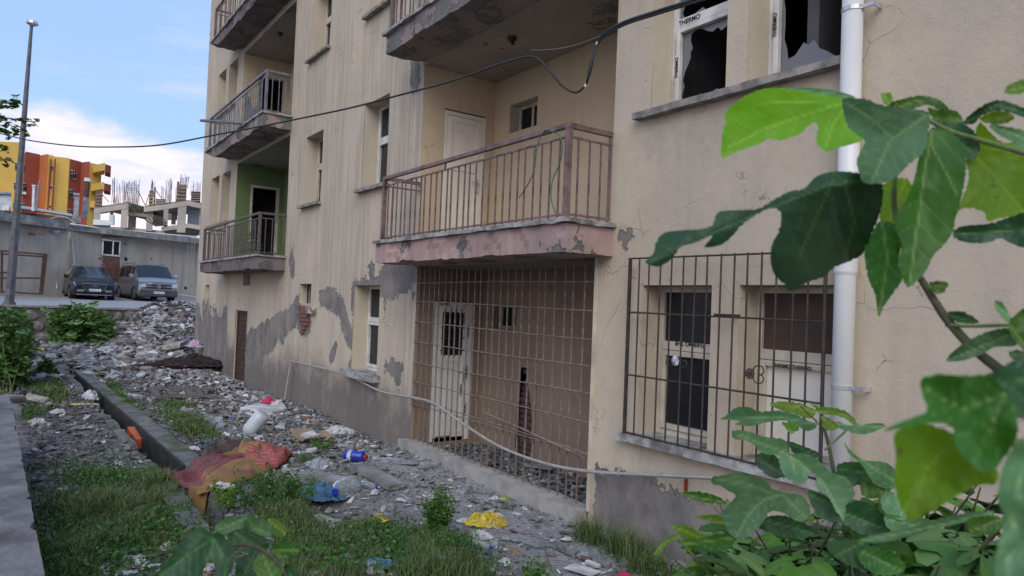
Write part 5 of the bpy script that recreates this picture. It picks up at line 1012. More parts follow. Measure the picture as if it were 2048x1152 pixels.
hl(FB, A1, [(900, 425), (895, 520), (860, 610), (830, 680), (780, 710), (720, 735), (680, 770), (620, 790), (560, 822), (540, 800), (500, 760), (485, 710), (490, 650), (515, 600), (525, 550), (515, 520), (480, 515), (430, 540), (380, 575), (340, 620), (300, 650), (240, 658), (270, 615), (210, 640), (150, 660), (120, 700), (70, 730), (20, 715), (50, 680), (60, 640), (90, 605), (160, 595), (230, 590), (270, 575), (280, 545), (300, 525), (370, 520), (440, 515), (500, 480), (560, 450), (610, 440), (650, 400), (700, 380), (780, 378), (850, 395)], [(890, 408), (700, 425), (520, 495), (300, 590), (40, 712)], 1.08, .98, 'leaf_dark', -.10, [[(720, 400), (650, 560), (590, 700)], [(760, 410), (800, 560), (770, 680)]], wav=.03)
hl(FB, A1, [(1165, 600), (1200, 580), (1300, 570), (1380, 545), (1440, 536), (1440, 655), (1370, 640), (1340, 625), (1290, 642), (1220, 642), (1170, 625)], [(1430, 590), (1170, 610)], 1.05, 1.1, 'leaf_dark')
hl(FB, A1, [(930, 125), (960, 112), (1040, 95), (1110, 110), (1152, 150), (1140, 168), (1070, 130), (1000, 150), (940, 150)], [(1070, 175), (1040, 110), (940, 140)], 1.2, 1.2, 'leaf')
hl(FB, A1, [(895, 90), (930, 85), (945, 118), (975, 128), (930, 140), (905, 120)], [(940, 140), (900, 90)], 1.2, 1.2, 'leaf_young'); hl(FB, A1, [(1070, 140), (1110, 150), (1170, 150), (1200, 190), (1150, 200), (1090, 180)], [(1080, 180), (1190, 180)], 1.2, 1.18, 'leaf_young')
hl(FB, A1, [(1200, 195), (1260, 140), (1330, 112), (1400, 130), (1440, 150), (1440, 178), (1380, 160), (1330, 150), (1270, 170), (1240, 200)], [(1430, 160), (1330, 125), (1205, 195)], 1.05, 1.12, 'leaf_dark'); hl(FB, A1, [(1262, 180), (1330, 150), (1390, 170), (1370, 195), (1310, 202)], [(1390, 165), (1270, 190)], 1.08, 1.12, 'leaf_young')
hl(FB, A1, [(1355, 85), (1370, 55), (1440, 35), (1440, 80), (1390, 90)], [(1430, 60), (1360, 80)], 1.0, .98, 'leaf_young'); hl(FB, A1, [(1300, 205), (1360, 210), (1440, 235), (1440, 310), (1390, 270), (1330, 240)], [(1430, 250), (1310, 210)], 1.1, 1.1, 'leaf_sheen')
hl(FB, A1, [(1140, 1080), (1170, 1040), (1230, 1000), (1300, 970), (1370, 960), (1400, 1000), (1395, 1025), (1320, 1030), (1260, 1060), (1200, 1080)], [(1390, 975), (1145, 1075)], 1.0, 1.04, 'leaf_sheen'); hl(FB, A1, [(1075, 790), (1140, 788), (1135, 820), (1100, 832)], [(1075, 795), (1135, 805)], 1.12, 1.1, 'leaf'); hl(FB, A1, [(1130, 905), (1200, 898), (1260, 938), (1180, 938)], [(1250, 940), (1140, 905)], 1.05, 1.1, 'leaf_dark')
hl(FB, A1, [(1318, 862), (1345, 862), (1385, 935), (1362, 935), (1330, 900)], [(1380, 935), (1322, 865)], 1.0, 1.0, 'leaf_sheen'); hl(FB, A1, [(1368, 952), (1400, 905), (1440, 895), (1440, 1045), (1395, 1005)], [(1375, 945), (1435, 1030)], 1.0, .96, 'leaf'); hl(FB, A1, [(1370, 1050), (1410, 1040), (1440, 1060), (1440, 1100), (1390, 1080)], [(1440, 1050), (1375, 1060)], 1.0, .96, 'leaf_dark')
FC = thing('near_fig_leaves', 'very close strongly blurred fig leaves in the lower right corner of the photo', 'branch', at(2000, 800, .62))
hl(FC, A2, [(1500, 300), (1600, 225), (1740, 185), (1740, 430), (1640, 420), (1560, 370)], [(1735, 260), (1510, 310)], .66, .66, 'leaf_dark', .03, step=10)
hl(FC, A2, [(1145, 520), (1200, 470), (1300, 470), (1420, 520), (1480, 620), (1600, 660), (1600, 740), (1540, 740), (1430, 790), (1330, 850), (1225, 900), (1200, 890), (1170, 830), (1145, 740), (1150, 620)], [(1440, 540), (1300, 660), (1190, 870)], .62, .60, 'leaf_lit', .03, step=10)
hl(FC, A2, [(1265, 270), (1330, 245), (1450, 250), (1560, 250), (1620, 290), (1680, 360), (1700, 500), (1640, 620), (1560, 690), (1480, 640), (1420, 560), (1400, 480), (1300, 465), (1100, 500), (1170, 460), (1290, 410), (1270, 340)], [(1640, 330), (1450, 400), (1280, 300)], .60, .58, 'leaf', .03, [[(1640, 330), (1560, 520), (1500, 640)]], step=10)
hl(FC, A2, [(1640, 640), (1740, 560), (1740, 1170), (1615, 1170), (1600, 1060), (1640, 900), (1610, 800)], [(1720, 640), (1640, 1150)], .52, .50, 'leaf_sheen', .03, step=12); hl(FC, A2, [(980, 990), (1050, 965), (1200, 940), (1400, 880), (1585, 858), (1572, 882), (1400, 925), (1250, 955), (1150, 990), (1050, 1002)], [(1580, 868), (1250, 940), (985, 992)], .95, .9, 'leaf_sheen', .03)
hl(FC, A2, [(1470, 900), (1560, 880), (1640, 900), (1600, 960), (1500, 965)], [(1640, 890), (1480, 950)], .9, .9, 'leaf'); stem(FC, [(2120, 1000, .62), (2060, 930, .64), (2010, 850, .66), (1985, 780, .67)], (.005, .004), mat='twig')
FD = thing('fig_sapling', 'fig bush with pale green lobed leaves growing below the grilled windows', 'bush', (-1.9, -1.9, 0))
stem(FD, [(1730, 1200, 1.95), (1700, 1090, 2.0), (1675, 980, 2.05), (1655, 880, 2.1), (1640, 838, 2.12)], (.009, .004), mat='bark'); stem(FD, [(1640, 850, 2.12), (1608, 818, 2.1), (1600, 812, 2.1)], (.003, .003), 'twig', 'twig'); stem(FD, [(1650, 900, 2.08), (1672, 880, 2.1), (1692, 862, 2.1)], (.003, .003), 'twig', 'twig')
hl(FD, A2, [(660, 545), (740, 570), (805, 600), (780, 625), (700, 605)], [(810, 610), (665, 550)], 2.2, 2.2, 'leaf_dark'); hl(FD, A2, [(540, 600), (600, 605), (640, 650), (662, 700), (600, 712), (550, 680), (518, 640)], [(655, 700), (530, 620)], 2.1, 2.15, 'leaf_dark')
hl(FD, A2, [(640, 460), (710, 465), (715, 490), (680, 512), (650, 480)], [(720, 460), (680, 505)], 2.14, 2.1, 'leaf_young'); hl(FD, A2, [(585, 380), (620, 368), (700, 370), (760, 390), (792, 412), (770, 442), (730, 435), (690, 420), (650, 412), (620, 400)], [(792, 415), (700, 385), (590, 380)], 2.14, 2.2, 'leaf_young'); hl(FD, A2, [(820, 430), (880, 460), (897, 485), (850, 497), (822, 480)], [(815, 430), (880, 485)], 2.12, 2.1, 'leaf_young')
hl(FD, A2, [(365, 447), (400, 420), (430, 395), (490, 392), (540, 412), (620, 408), (700, 425), (760, 455), (802, 465), (790, 485), (760, 500), (730, 492), (700, 465), (640, 452), (560, 462), (480, 474), (430, 468), (452, 455), (400, 450)], [(798, 465), (600, 432), (372, 447)], 2.1, 2.0, 'leaf_sheen', .08); hl(FD, A2, [(430, 470), (470, 452), (560, 438), (640, 448), (560, 462), (500, 476)], [(640, 448), (440, 470)], 2.12, 2.05, 'leaf_young')
hl(FD, A2, [(793, 395), (850, 392), (920, 408), (960, 440), (998, 502), (960, 472), (920, 442), (870, 428), (800, 420)], [(795, 410), (920, 425), (995, 498)], 2.1, 1.98, 'leaf_young'); hl(FD, A2, [(888, 455), (950, 475), (1060, 463), (1105, 475), (1060, 500), (1000, 515), (930, 500), (895, 485)], [(890, 465), (1100, 478)], 2.0, 1.9, 'leaf_sheen'); hl(FD, A2, [(760, 370), (800, 385), (805, 398), (785, 395)], [(800, 395), (765, 372)], 2.1, 2.1, 'leaf_young')
hl(FD, A2, [(890, 650), (1000, 640), (1060, 680), (1040, 720), (960, 747), (900, 722)], [(1050, 690), (900, 670)], 1.95, 1.95, 'leaf_dark'); hl(FD, A2, [(918, 546), (950, 590), (1010, 630), (1100, 640), (1150, 680), (1150, 755), (1060, 742), (1000, 655), (940, 600)], [(1140, 720), (1030, 650), (922, 550)], 1.9, 1.85, 'leaf_sheen'); hl(FD, A2, [(1000, 700), (1070, 700), (1130, 760), (1080, 800), (1000, 790)], [(1000, 700), (1110, 790)], 1.92, 1.9, 'leaf')
hl(FD, A2, [(760, 770), (830, 790), (900, 830), (1000, 815), (1090, 870), (1122, 950), (1000, 965), (930, 925), (820, 890), (770, 830)], [(765, 780), (930, 870), (1110, 945)], 1.9, 1.85, 'leaf_dark'); hl(FD, A2, [(1085, 800), (1110, 768), (1160, 790), (1200, 860), (1185, 905), (1100, 862)], [(1150, 780), (1180, 895)], 1.85, 1.8, 'leaf_sheen'); hl(FD, A2, [(1100, 880), (1200, 890), (1290, 930), (1230, 960), (1130, 950)], [(1100, 890), (1280, 935)], 1.8, 1.8, 'leaf_sheen')
hl(FD, A2, [(560, 895), (640, 880), (740, 915), (800, 960), (700, 980), (590, 960)], [(570, 900), (780, 960)], 2.05, 2.0, 'leaf_dark'); hl(FD, A2, [(840, 1010), (930, 985), (1020, 1010), (1100, 1090), (1040, 1130), (930, 1100), (870, 1060)], [(1000, 1000), (880, 1060)], 1.75, 1.7, 'leaf_dark'); hl(FD, A2, [(980, 1040), (1060, 1020), (1160, 1060), (1190, 1130), (1080, 1150), (1000, 1100)], [(1000, 1040), (1180, 1130)], 1.7, 1.65, 'leaf')
hl(FD, A2, [(412, 500), (480, 500), (560, 525), (640, 535), (665, 560), (672, 600), (730, 598), (790, 620), (830, 660), (870, 690), (930, 710), (965, 770), (960, 800), (930, 830), (918, 905), (900, 880), (880, 860), (850, 800), (800, 760), (792, 700), (770, 685), (740, 732), (690, 727), (650, 700), (625, 640), (630, 610), (560, 602), (510, 560), (470, 540), (425, 535)], [(640, 585), (720, 640), (830, 740), (912, 895)], 1.95, 1.82, 'leaf_sheen', .10, [[(650, 590), (560, 560), (430, 510)], [(680, 610), (700, 690)]])
hl(FD, A2, [(328, 705), (370, 700), (430, 685), (480, 690), (560, 720), (600, 760), (650, 775), (720, 788), (755, 820), (766, 870), (740, 905), (700, 902), (650, 870), (590, 860), (560, 900), (510, 960), (460, 986), (410, 970), (380, 920), (370, 870), (400, 830), (430, 790), (400, 770), (360, 745), (325, 738)], [(650, 780), (560, 805), (490, 870), (430, 975)], 1.92, 1.8, 'leaf_sheen', .08, [[(600, 785), (500, 740), (340, 712)], [(640, 785), (740, 880)]])
hl(FD, A2, [(140, 925), (200, 923), (290, 965), (372, 968), (300, 1012), (250, 1005), (200, 985), (165, 950)], [(370, 970), (260, 975), (145, 928)], 2.1, 2.0, 'leaf_young'); hl(FD, A2, [(248, 885), (330, 875), (375, 890), (382, 920), (330, 910), (290, 900)], [(380, 915), (255, 885)], 2.15, 2.15, 'leaf_young'); hl(FD, A2, [(62, 1056), (95, 1005), (140, 970), (200, 958), (190, 972), (130, 1000), (95, 1045)], [(195, 962), (110, 1000), (66, 1052)], 2.2, 2.1, 'leaf_young')
hl(FD, A2, [(170, 990), (260, 985), (360, 960), (420, 985), (400, 1030), (300, 1045), (210, 1030)], [(410, 980), (180, 1010)], 2.0, 1.95, 'leaf'); hl(FD, A2, [(175, 780), (260, 772), (340, 790), (390, 825), (300, 822), (220, 800)], [(385, 822), (180, 782)], 2.3, 2.3, 'leaf')
FE = thing('small_fig_shoot', 'dark fig shoot with a bent brown stem in the bottom centre foreground', 'branch', at(480, 1120, 2.2))
stem(FE, [(590, 1190, 2.1), (560, 1130, 2.12), (525, 1100, 2.15), (492, 1090, 2.17), (465, 1092, 2.2)], (.007, .004)); stem(FE, [(495, 1090, 2.17), (494, 1070, 2.15), (493, 1050, 2.12)], (.003, .002), 'twig', 'twig'); stem(FE, [(485, 1095, 2.18), (470, 1110, 2.18)], (.003, .003), 'twig', 'twig')
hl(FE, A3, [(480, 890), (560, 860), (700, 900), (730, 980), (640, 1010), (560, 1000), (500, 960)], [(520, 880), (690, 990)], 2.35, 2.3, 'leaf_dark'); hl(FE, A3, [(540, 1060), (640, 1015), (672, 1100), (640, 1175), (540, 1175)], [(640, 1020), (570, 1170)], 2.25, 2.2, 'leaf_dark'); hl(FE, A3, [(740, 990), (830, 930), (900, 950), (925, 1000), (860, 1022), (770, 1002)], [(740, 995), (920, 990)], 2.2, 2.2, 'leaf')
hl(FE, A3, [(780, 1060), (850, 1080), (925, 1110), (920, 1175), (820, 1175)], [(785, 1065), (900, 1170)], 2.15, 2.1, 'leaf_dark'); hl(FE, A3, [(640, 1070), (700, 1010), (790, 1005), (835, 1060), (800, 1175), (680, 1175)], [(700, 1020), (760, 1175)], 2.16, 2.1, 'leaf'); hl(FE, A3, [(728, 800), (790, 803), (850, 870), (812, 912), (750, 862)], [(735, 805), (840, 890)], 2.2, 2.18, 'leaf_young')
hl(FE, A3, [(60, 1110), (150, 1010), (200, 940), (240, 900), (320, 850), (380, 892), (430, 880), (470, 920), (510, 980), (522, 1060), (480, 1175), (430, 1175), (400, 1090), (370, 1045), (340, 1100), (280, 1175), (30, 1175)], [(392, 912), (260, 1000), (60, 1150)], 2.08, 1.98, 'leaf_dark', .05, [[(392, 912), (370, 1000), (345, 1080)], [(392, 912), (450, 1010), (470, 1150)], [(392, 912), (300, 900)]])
hl(FE, A3, [(400, 850), (480, 790), (600, 778), (700, 798), (765, 870), (740, 908), (680, 900), (620, 872), (540, 862), (470, 892), (420, 882)], [(640, 850), (600, 790), (420, 860)], 2.12, 2.05, 'leaf_sheen', .06, [[(640, 850), (740, 890)]])
# spread of smaller leaves: shared meshes
LM = [leaf_mesh('leaf', MAT[m_], lb, 5, 36, droop=.35, fold=.22, wave=.05, seed=s) for s, (m_, lb) in enumerate((('leaf', LOBES5), ('leaf_sheen', LOBES3), ('leaf_dark', LOBES5), ('leaf', LOBES3), ('leaf_young', LOBES3), ('leaf_dark', LOBES3)))]
LS = [leaf_mesh('leaf', MAT['leaf_far'], lb, 2, 14, droop=.4, fold=.25, wave=.08, seed=s) for s, lb in enumerate((LOBES5, LOBES3, LOBES3))]
def put_leaf(par, me, p, direc, size, tilt=.5, rg=random):
    Y = Vector(direc); Y.z -= tilt*.6; Nn = Vector((rg.uniform(-.45, .45), rg.uniform(-.45, .45), 1)); X, Y, Nn = frame_m(None, Y, Nn)
    o = bpy.data.objects.new('leaf', me); COL.objects.link(o); o.parent = par
    Mx = Matrix(((X[0], Y[0], Nn[0]), (X[1], Y[1], Nn[1]), (X[2], Y[2], Nn[2]))); o.rotation_mode = 'QUATERNION'; o.rotation_quaternion = Mx.to_quaternion(); o.scale = (size, size, size); o.location = Vector(p)-Vector(par.location); return o
def spray(par, root, tips, nl, size, meshes, rg, rr=.012, z0=None):
    """stems from the root to each tip, leaves ranged along the upper part of every stem"""
    for tp in tips:
        root_ = Vector(root)+Vector((rg.uniform(-.15, .15), rg.uniform(-.15, .15), 0)); tp = Vector(tp); mid = root_.lerp(tp, .5)+Vector((rg.uniform(-.1, .1), rg.uniform(-.1, .1), .12)); pts = smooth_path([root_, mid, tp], 5)
        m = MB(); n = len(pts); m.tube(pts, [rr*(1-.7*i/(n-1)) for i in range(n)], 5); local(m.build('stem', MAT['twig'] if rg.random() < .5 else MAT['bark'], smooth=True), par)
        for k in range(nl):
            t_ = .35+.65*(k+rg.random()*.6)/nl; i = min(n-1, int(t_*(n-1))); a = k*2.4+rg.random(); dr = Vector((math.cos(a), math.sin(a), .15)); p = Vector(pts[i])+dr*size*rg.uniform(.2, .5)
            put_leaf(par, meshes[rg.randrange(len(meshes))], p, dr, size*rg.uniform(.6, 1.15), rg=rg)
rg = random.Random(77)
tips = []
for px, py, d in ((1400, 985, 3.1), (1440, 1010, 2.9), (1500, 1040, 2.6), (1380, 1050, 2.8), (1560, 1060, 2.3), (1480, 1100, 2.2), (1350, 1120, 2.6), (1620, 1080, 2.5), (1680, 1040, 2.7), (1740, 1020, 2.4), (1800, 990, 2.6), (1870, 960, 2.5), (1700, 1110, 2.0), (1800, 1080, 2.0), (1900, 1060, 2.1), (1960, 960, 2.3), (1560, 1130, 2.0), (1640, 980, 2.9), (1760, 930, 2.8), (1850, 920, 3.0), (1400, 1130, 2.4), (1880, 1130, 1.7), (1960, 1090, 1.8), (1740, 1150, 1.7), (2040, 1000, 2.0), (1590, 1000, 2.8)): tips.append(at(px, py, d))
for _ in range(46):
    d = rg.uniform(1.7, 3.4); px = rg.uniform(1340, 2080); lim = 1010+max(0, 1500-px)*.32-max(0, px-1700)*.22; tips.append(at(px, rg.uniform(lim, 1170), d))
spray(FD, (-1.7, -1.7, 0), tips, 9, .185, LM[:4]+[LM[2], LM[5], LM[2], LM[1], LM[5], LM[4]], rg, .009)
# bushes at the back
CBush = thing('fig_bush', 'rounded green fig bush in front of the stone retaining wall', 'bush', gz(165, 692))
tips = []; bp_ = gz(160, 690)
for k in range(40):
    px = rg.uniform(100, 222); top = 600+.02*(px-160)**2*.4+(14 if px > 190 else 0); py = rg.uniform(top, 688); tips.append(at(px, py, rg.uniform(23.5, 26.0)))
for px, py in ((120, 606), (142, 598), (150, 604), (90, 612), (185, 600), (170, 612)): tips.append(at(px, py, 24.5))
spray(CBush, bp_+np.array([.4, 0, 0]), tips[:46], 6, .34, LS, rg, .02)
LB = thing('hedge_bush', 'dense bright green bush at the left edge below the parked cars', 'bush', gz(30, 775))
tips = [at(rg.uniform(-30, 62-abs(py-690)*.25), py, rg.uniform(13.6, 15.8)) for py in [rg.uniform(628, 770) for _ in range(44)]]
tips += [at(20, 622, 15), at(45, 650, 15), at(60, 690, 14.5), at(5, 615, 15)]
spray(LB, gz(10, 780)+np.array([.3, 0, 0]), tips, 6, .20, LS, rg, .015)
def leaf_cloud(name, pts, sizes, mat, par=None, tone=None):
    n = len(pts); V = np.zeros((n*4, 3)); 
    for i in range(n):
        a = RNG.uniform(0, 6.28); b = RNG.uniform(-.6, .9); d = np.array([math.cos(a)*math.cos(b), math.sin(a)*math.cos(b), math.sin(b)]); e = np.cross(d, RNG.normal(size=3)); e /= np.linalg.norm(e); s = sizes[i]; p = pts[i]
        V[i*4] = p; V[i*4+1] = p+d*s*.5+e*s*.3; V[i*4+2] = p+d*s; V[i*4+3] = p+d*s*.5-e*s*.3
    I = np.arange(n)*4; o = mesh_obj(name, V, np.stack([I, I+1, I+2, I+3], 1), mat, None); o['kind'] = 'stuff'
    if par: local(o, par)
    return o
pts = [at(RNG.uniform(-40, 72-abs(py-695)*.35), py, RNG.uniform(13.8, 16.5)) for py in RNG.uniform(622, 775, 5200)]; leaf_cloud('foliage', pts, RNG.uniform(.07, .15, len(pts)), MAT['leaf_far'], LB)
pts = [at(px, RNG.uniform(612+abs(px-160)*.30, 692), RNG.uniform(24.2, 26.5)) for px in RNG.uniform(100, 225, 2500)]; leaf_cloud('foliage', pts, RNG.uniform(.1, .22, len(pts)), MAT['leaf_far'], CBush)
WP = thing('leafy_weed', 'small pale green weed growing beside the left bush', 'weed', gz(92, 748)); pts = [at(px, 752-RNG.uniform(0, 40)*(1-abs(px-92)/26), 16.6) for px in RNG.uniform(68, 116, 700)]; leaf_cloud('foliage', pts, RNG.uniform(.05, .11, 700), MAT['leaf_far'], WP)
WD = thing('bushy_weed', 'bushy green weed standing alone in front of the porch kerb', 'weed', gz(872, 1090)); c0 = gz(872, 1085); pts = []; rq = RNG
for k in range(34):
    a = rq.uniform(0, 6.28); r = rq.uniform(.02, .21); h_ = rq.uniform(.25, .62)*(1-.4*r/.21); tip = c0+np.array([math.cos(a)*r, math.sin(a)*r*.8, h_]); m = MB(); m.tube([c0, c0*.5+tip*.5+np.array([0, 0, .05]), tip], .0022, 4); local(m.build('stem', MAT['twig']), WD)
    for t_ in np.linspace(.25, 1, 60): pts.append(c0*(1-t_)+tip*t_+rq.normal(size=3)*.016)
leaf_cloud('foliage', pts, RNG.uniform(.018, .042, len(pts)), MAT['leaf'], WD)
for (wx_, wy_, rr_, hh_, nn_, lab_) in ((530, 1010, .34, .42, 34, 'tall tangled weed clump in front of the discarded quilt'), (590, 1005, .26, .30, 20, 'low weed clump between the quilt and the blue bag'), (905, 1120, .18, .26, 18, 'straggly weed clump below the yellow bag'), (640, 900, .22, .18, 14, 'small weeds behind the red netting'), (1070, 1165, .15, .16, 12, 'small weed tuft at the bottom edge left of the white board'), (455, 1010, .15, .28, 10, 'yellowish weed by the hanging ochre flap')):
    WD2 = thing('weed_clump', lab_, 'weed', gz(wx_, wy_)); c0 = gz(wx_, wy_); pts = []
    for k in range(nn_):
        a = rq.uniform(0, 6.28); r = rq.uniform(.02, rr_); b0 = c0+np.array([math.cos(a)*r*.6, math.sin(a)*r*.6, -.02]); tip = c0+np.array([math.cos(a)*r, math.sin(a)*r, rq.uniform(.5, 1)*hh_]); m = MB(); m.tube([b0, b0*.5+tip*.5, tip], .002, 4); local(m.build('stem', MAT['twig']), WD2)
        for t_ in np.linspace(.1, 1, 34): pts.append(b0*(1-t_)+tip*t_+rq.normal(size=3)*.018)
    leaf_cloud('foliage', pts, RNG.uniform(.015, .05, len(pts)), MAT['leaf_young'] if wx_ == 455 else MAT['leaf_far'], WD2)
for (px, py, d, lab) in ((20, 225, 6.0, 'leafy tree twig poking in at the left edge beside the lamp pole'), (0, 290, 6.2, 'smaller leafy twig at the left edge below the cable')):
    T = thing('tree_twig', lab, 'twig', at(px, py, d)); big = py < 250
    for q in ([(-60, 240), (-10, 232), (30, 240), (72, 244)], [(-60, 200), (-5, 205), (22, 206), (34, 196)], [(-30, 235), (0, 255), (15, 270)], [(-50, 190), (-10, 222), (20, 250), (48, 262)]) if big else ([(-40, 285), (-10, 292), (18, 300)], [(-40, 305), (-5, 315), (20, 322)]):
        P3 = smooth_path([at(a, b, d) for a, b in q], 5); m = MB(); m.tube(P3, .004, 4); local(m.build('twig', MAT['bark']), T)
        for i, p in enumerate(P3[3:]):
            for _ in range(3 if big else 2): a = rg.uniform(0, 6.28); put_leaf(T, LS[rg.randrange(3)], Vector(p)+Vector((rg.uniform(-.03, .03), rg.uniform(-.03, .03), rg.uniform(-.04, .03))), (math.cos(a), math.sin(a), 0), rg.uniform(.03, .055), rg=rg)
T = thing('balcony_weed', 'thin weed growing behind the railing of the lowest left balcony', 'weed', on(500, 505, 1, -.35)); pts = [on(px, 508-abs(rq.normal())*18, 1, -.4) for px in rq.normal(498, 9, 260)]; leaf_cloud('foliage', pts, RNG.uniform(.04, .08, 260), MAT['leaf_far'], T)
# ================================================================== grass
def make_grass(n):
    N = 0; P_ = []
    w = np.array([a*b*s for _, _, a, b, s in GP]); w = w/w.sum(); k = RNG.choice(len(GP), n, p=w); r = RNG.normal(size=(n, 2))*.75
    c = np.array([gz(px, py)[:2] for px, py, *_ in GP]); s = np.array([[a, b] for _, _, a, b, _ in GP]); xy = c[k]+r*s[k]; den = grass_density(xy[:, 0], xy[:, 1]); keep = (RNG.rand(n) < den) & (xy[:, 1] > -4.45) & (xy[:, 1] < -.12) & (xy[:, 0] < -1.5)
    x, y = xy[keep].T; kk = k[keep]; z = ground_z(x, y); n = len(x); h = RNG.uniform(.05, .16, n)*(.6+.8*fbm(x*2, y*2, 0, 33, 2)); h = h*(.55+1.1*fbm(x*.9, y*.9, 0, 93, 3)**1.5*1.6); h = np.where(np.isin(kk, (13, 14)), h*1.5, h); a = RNG.uniform(0, 6.28, n); lean = RNG.uniform(.1, .9, n)*h; b = a+RNG.uniform(1, 2.2, n); wd = RNG.uniform(.0022, .0048, n)*np.clip(-x/6, .8, 2)
    p0 = np.stack([x, y, z-.01], 1); dirv = np.stack([np.cos(a), np.sin(a), 0*a], 1); sv = np.stack([np.cos(b), np.sin(b), 0*b], 1)*wd[:, None]; m_ = p0+dirv*(lean*.35)[:, None]+np.array([0, 0, 1])*(h*.6)[:, None]; tp = p0+dirv*lean[:, None]+np.array([0, 0, 1])*(h*(1-.25*lean/h))[:, None]
    V = np.stack([p0-sv, p0+sv, m_+sv*.8, m_-sv*.8, tp], 1).reshape(-1, 3); I = np.arange(n)*5; Fc = [f for i in I for f in ((i, i+1, i+2, i+3), (i+3, i+2, i+4))]
    o = mesh_obj('grass', V, Fc, MAT['grass'], None); tag(o, 'patchy green grass growing between the rubbish in the yard', 'grass', kind='stuff'); t_ = RNG.rand(n); base = np.array([.040, .085, .018]); c1 = np.array([.12, .19, .035]); c2 = np.array([.20, .17, .08])
    col = base+(c1-base)*t_[:, None]; dry = RNG.rand(n) < .12; col[dry] = c2; add_face_color(o, 'tone', np.repeat(col, 2, 0)); return o
make_grass(150000)
pts = []; 
for px, py, a, b, s in GP:
    c = gz(px, py); m_ = int(2600*a*b*s/.3*.6)
    for _ in range(m_): x, y = c[0]+rq.normal()*a*.5, c[1]+rq.normal()*b*.5; (pts.append((x, y, float(ground_z(x, y))+rq.uniform(.0, .10))) if y < -.15 and y > -4.4 and x < -2 else None)
o = leaf_cloud('ground_weeds', [np.array(p) for p in pts], RNG.uniform(.015, .055, len(pts)), MAT['leaf_far']); tag(o, 'low broad-leaved weeds mixed into the grass of the yard', 'weeds')
# ================================================================== rubbish
PAL = np.array([[.30, .30, .30], [.42, .42, .42], [.20, .195, .19], [.58, .58, .58], [.36, .35, .34], [.14, .13, .125], [.27, .24, .20], [.33, .27, .20], [.45, .47, .50], [.24, .28, .33], [.70, .69, .68], [.50, .17, .12], [.10, .18, .40], [.55, .45, .12], [.10, .06, .05], [.20, .13, .09], [.48, .36, .36]])
PW = np.array([10, 10, 14, 9, 9, 16, 8, 6, 5, 5, 8, .7, .5, .5, 5, 4, .8]); PW /= PW.sum()
def litter_density(x, y):
    pile = sstep(-17.5, -21, x)*.95; strip = np.exp(-((y+.9)/.75)**2)*sstep(-7.6, -9.5, x)*sstep(-20, -14, -x*-1+0)*1; strip = np.exp(-((y+1.0)/.8)**2)*sstep(-8.2, -9.8, x)
    mid = .30*(y < -.2)*(x > -19)*(fbm(x*1.3, y*1.3, 0, 71, 3)*1.6); nearw = .35*(x > -8.5); return np.clip(np.maximum.reduce([pile, strip*.9, mid, nearw*fbm(x*2, y*2, 0, 73, 3)*1.3]), 0, 1)
def make_litter(n, name, lab, smin, smax, dens=True, thick=.12, pal=PAL, pw=PW, xr=(-30.4, -1.8)):
    x = xr[1]-(xr[1]-xr[0])*RNG.rand(n)**1.0; y = RNG.uniform(-4.4, .0, n); far_ = x < -23.5; y[far_] = RNG.uniform(-4.6, 1.5, far_.sum()); d = litter_density(x, y) if dens else .8+0*x
    yr, yl = lerp_line(CH_R, x), lerp_line(CH_L, x); ch = (y > yl-.02) & (y < yr+.28) & (x < -9); d = np.where(ch, d*.08, d); d = d*(1-.75*grass_density(x, y)); d = d*(1-.55*sstep(-2.3, -1.5, y)*sstep(-9.6, -8.6, x)*(0 if dens else 1)); d = np.where((y > -.12) & (x > -23.5), 0, d)
    k = RNG.rand(n) < d; x, y = x[k], y[k]; n = len(x); z = ground_z(x, y); sc = np.clip(.55+(-x-6)/24, .5, 1.25); s = (smin+(smax-smin)*RNG.rand(n)**2.6)*sc
    S = 6; ang = RNG.uniform(0, 6.28, n)[:, None]+np.arange(S)/S*2*math.pi+RNG.uniform(-.35, .35, (n, S)); rr = s[:, None]*RNG.uniform(.5, 1, (n, S)); asp = RNG.uniform(.35, 1, n)[:, None]; ro = RNG.uniform(0, 6.28, n)[:, None]
    lx, ly = rr*np.cos(ang), rr*np.sin(ang)*asp; X = lx*np.cos(ro)-ly*np.sin(ro); Y = lx*np.sin(ro)+ly*np.cos(ro); tx, ty = RNG.normal(size=(2, n, 1))*.28; Z = X*tx+Y*ty+RNG.uniform(-.2, .2, (n, S))*s[:, None]*.8
    th = s*thick*RNG.uniform(.3, 2, n); zz_ = z+s*.16; top = np.stack([x[:, None]+X, y[:, None]+Y, zz_[:, None]+Z+th[:, None]], 2); bot = np.stack([x[:, None]+X*.9, y[:, None]+Y*.9, zz_[:, None]+Z-th[:, None]*.3], 2); cen = np.stack([x, y, zz_+th+s*RNG.uniform(-.1, .35, n)], 1)[:, None]
    V = np.concatenate([top, bot, cen], 1).reshape(-1, 3); Q = 2*S+1; Fc = []
    I = np.arange(n)*Q
    F3 = np.concatenate([np.stack([I+j, I+(j+1) % S, I+2*S], 1) for j in range(S)]); F4 = np.concatenate([np.stack([I+S+j, I+S+(j+1) % S, I+(j+1) % S, I+j], 1) for j in range(S)])
    o = mesh_obj(name, V, F3.tolist()+F4.tolist(), MAT['litter'], None); tag(o, lab, 'litter', kind='stuff'); ci = pal[RNG.choice(len(pal), n, p=pw)]*RNG.uniform(.6, 1.2, (n, 1))*(1-.38*sstep(-1.9, -2.8, y))[:, None]; add_face_color(o, 'tone', np.concatenate([np.tile(ci, (S, 1)), np.tile(ci, (S, 1))])); return o
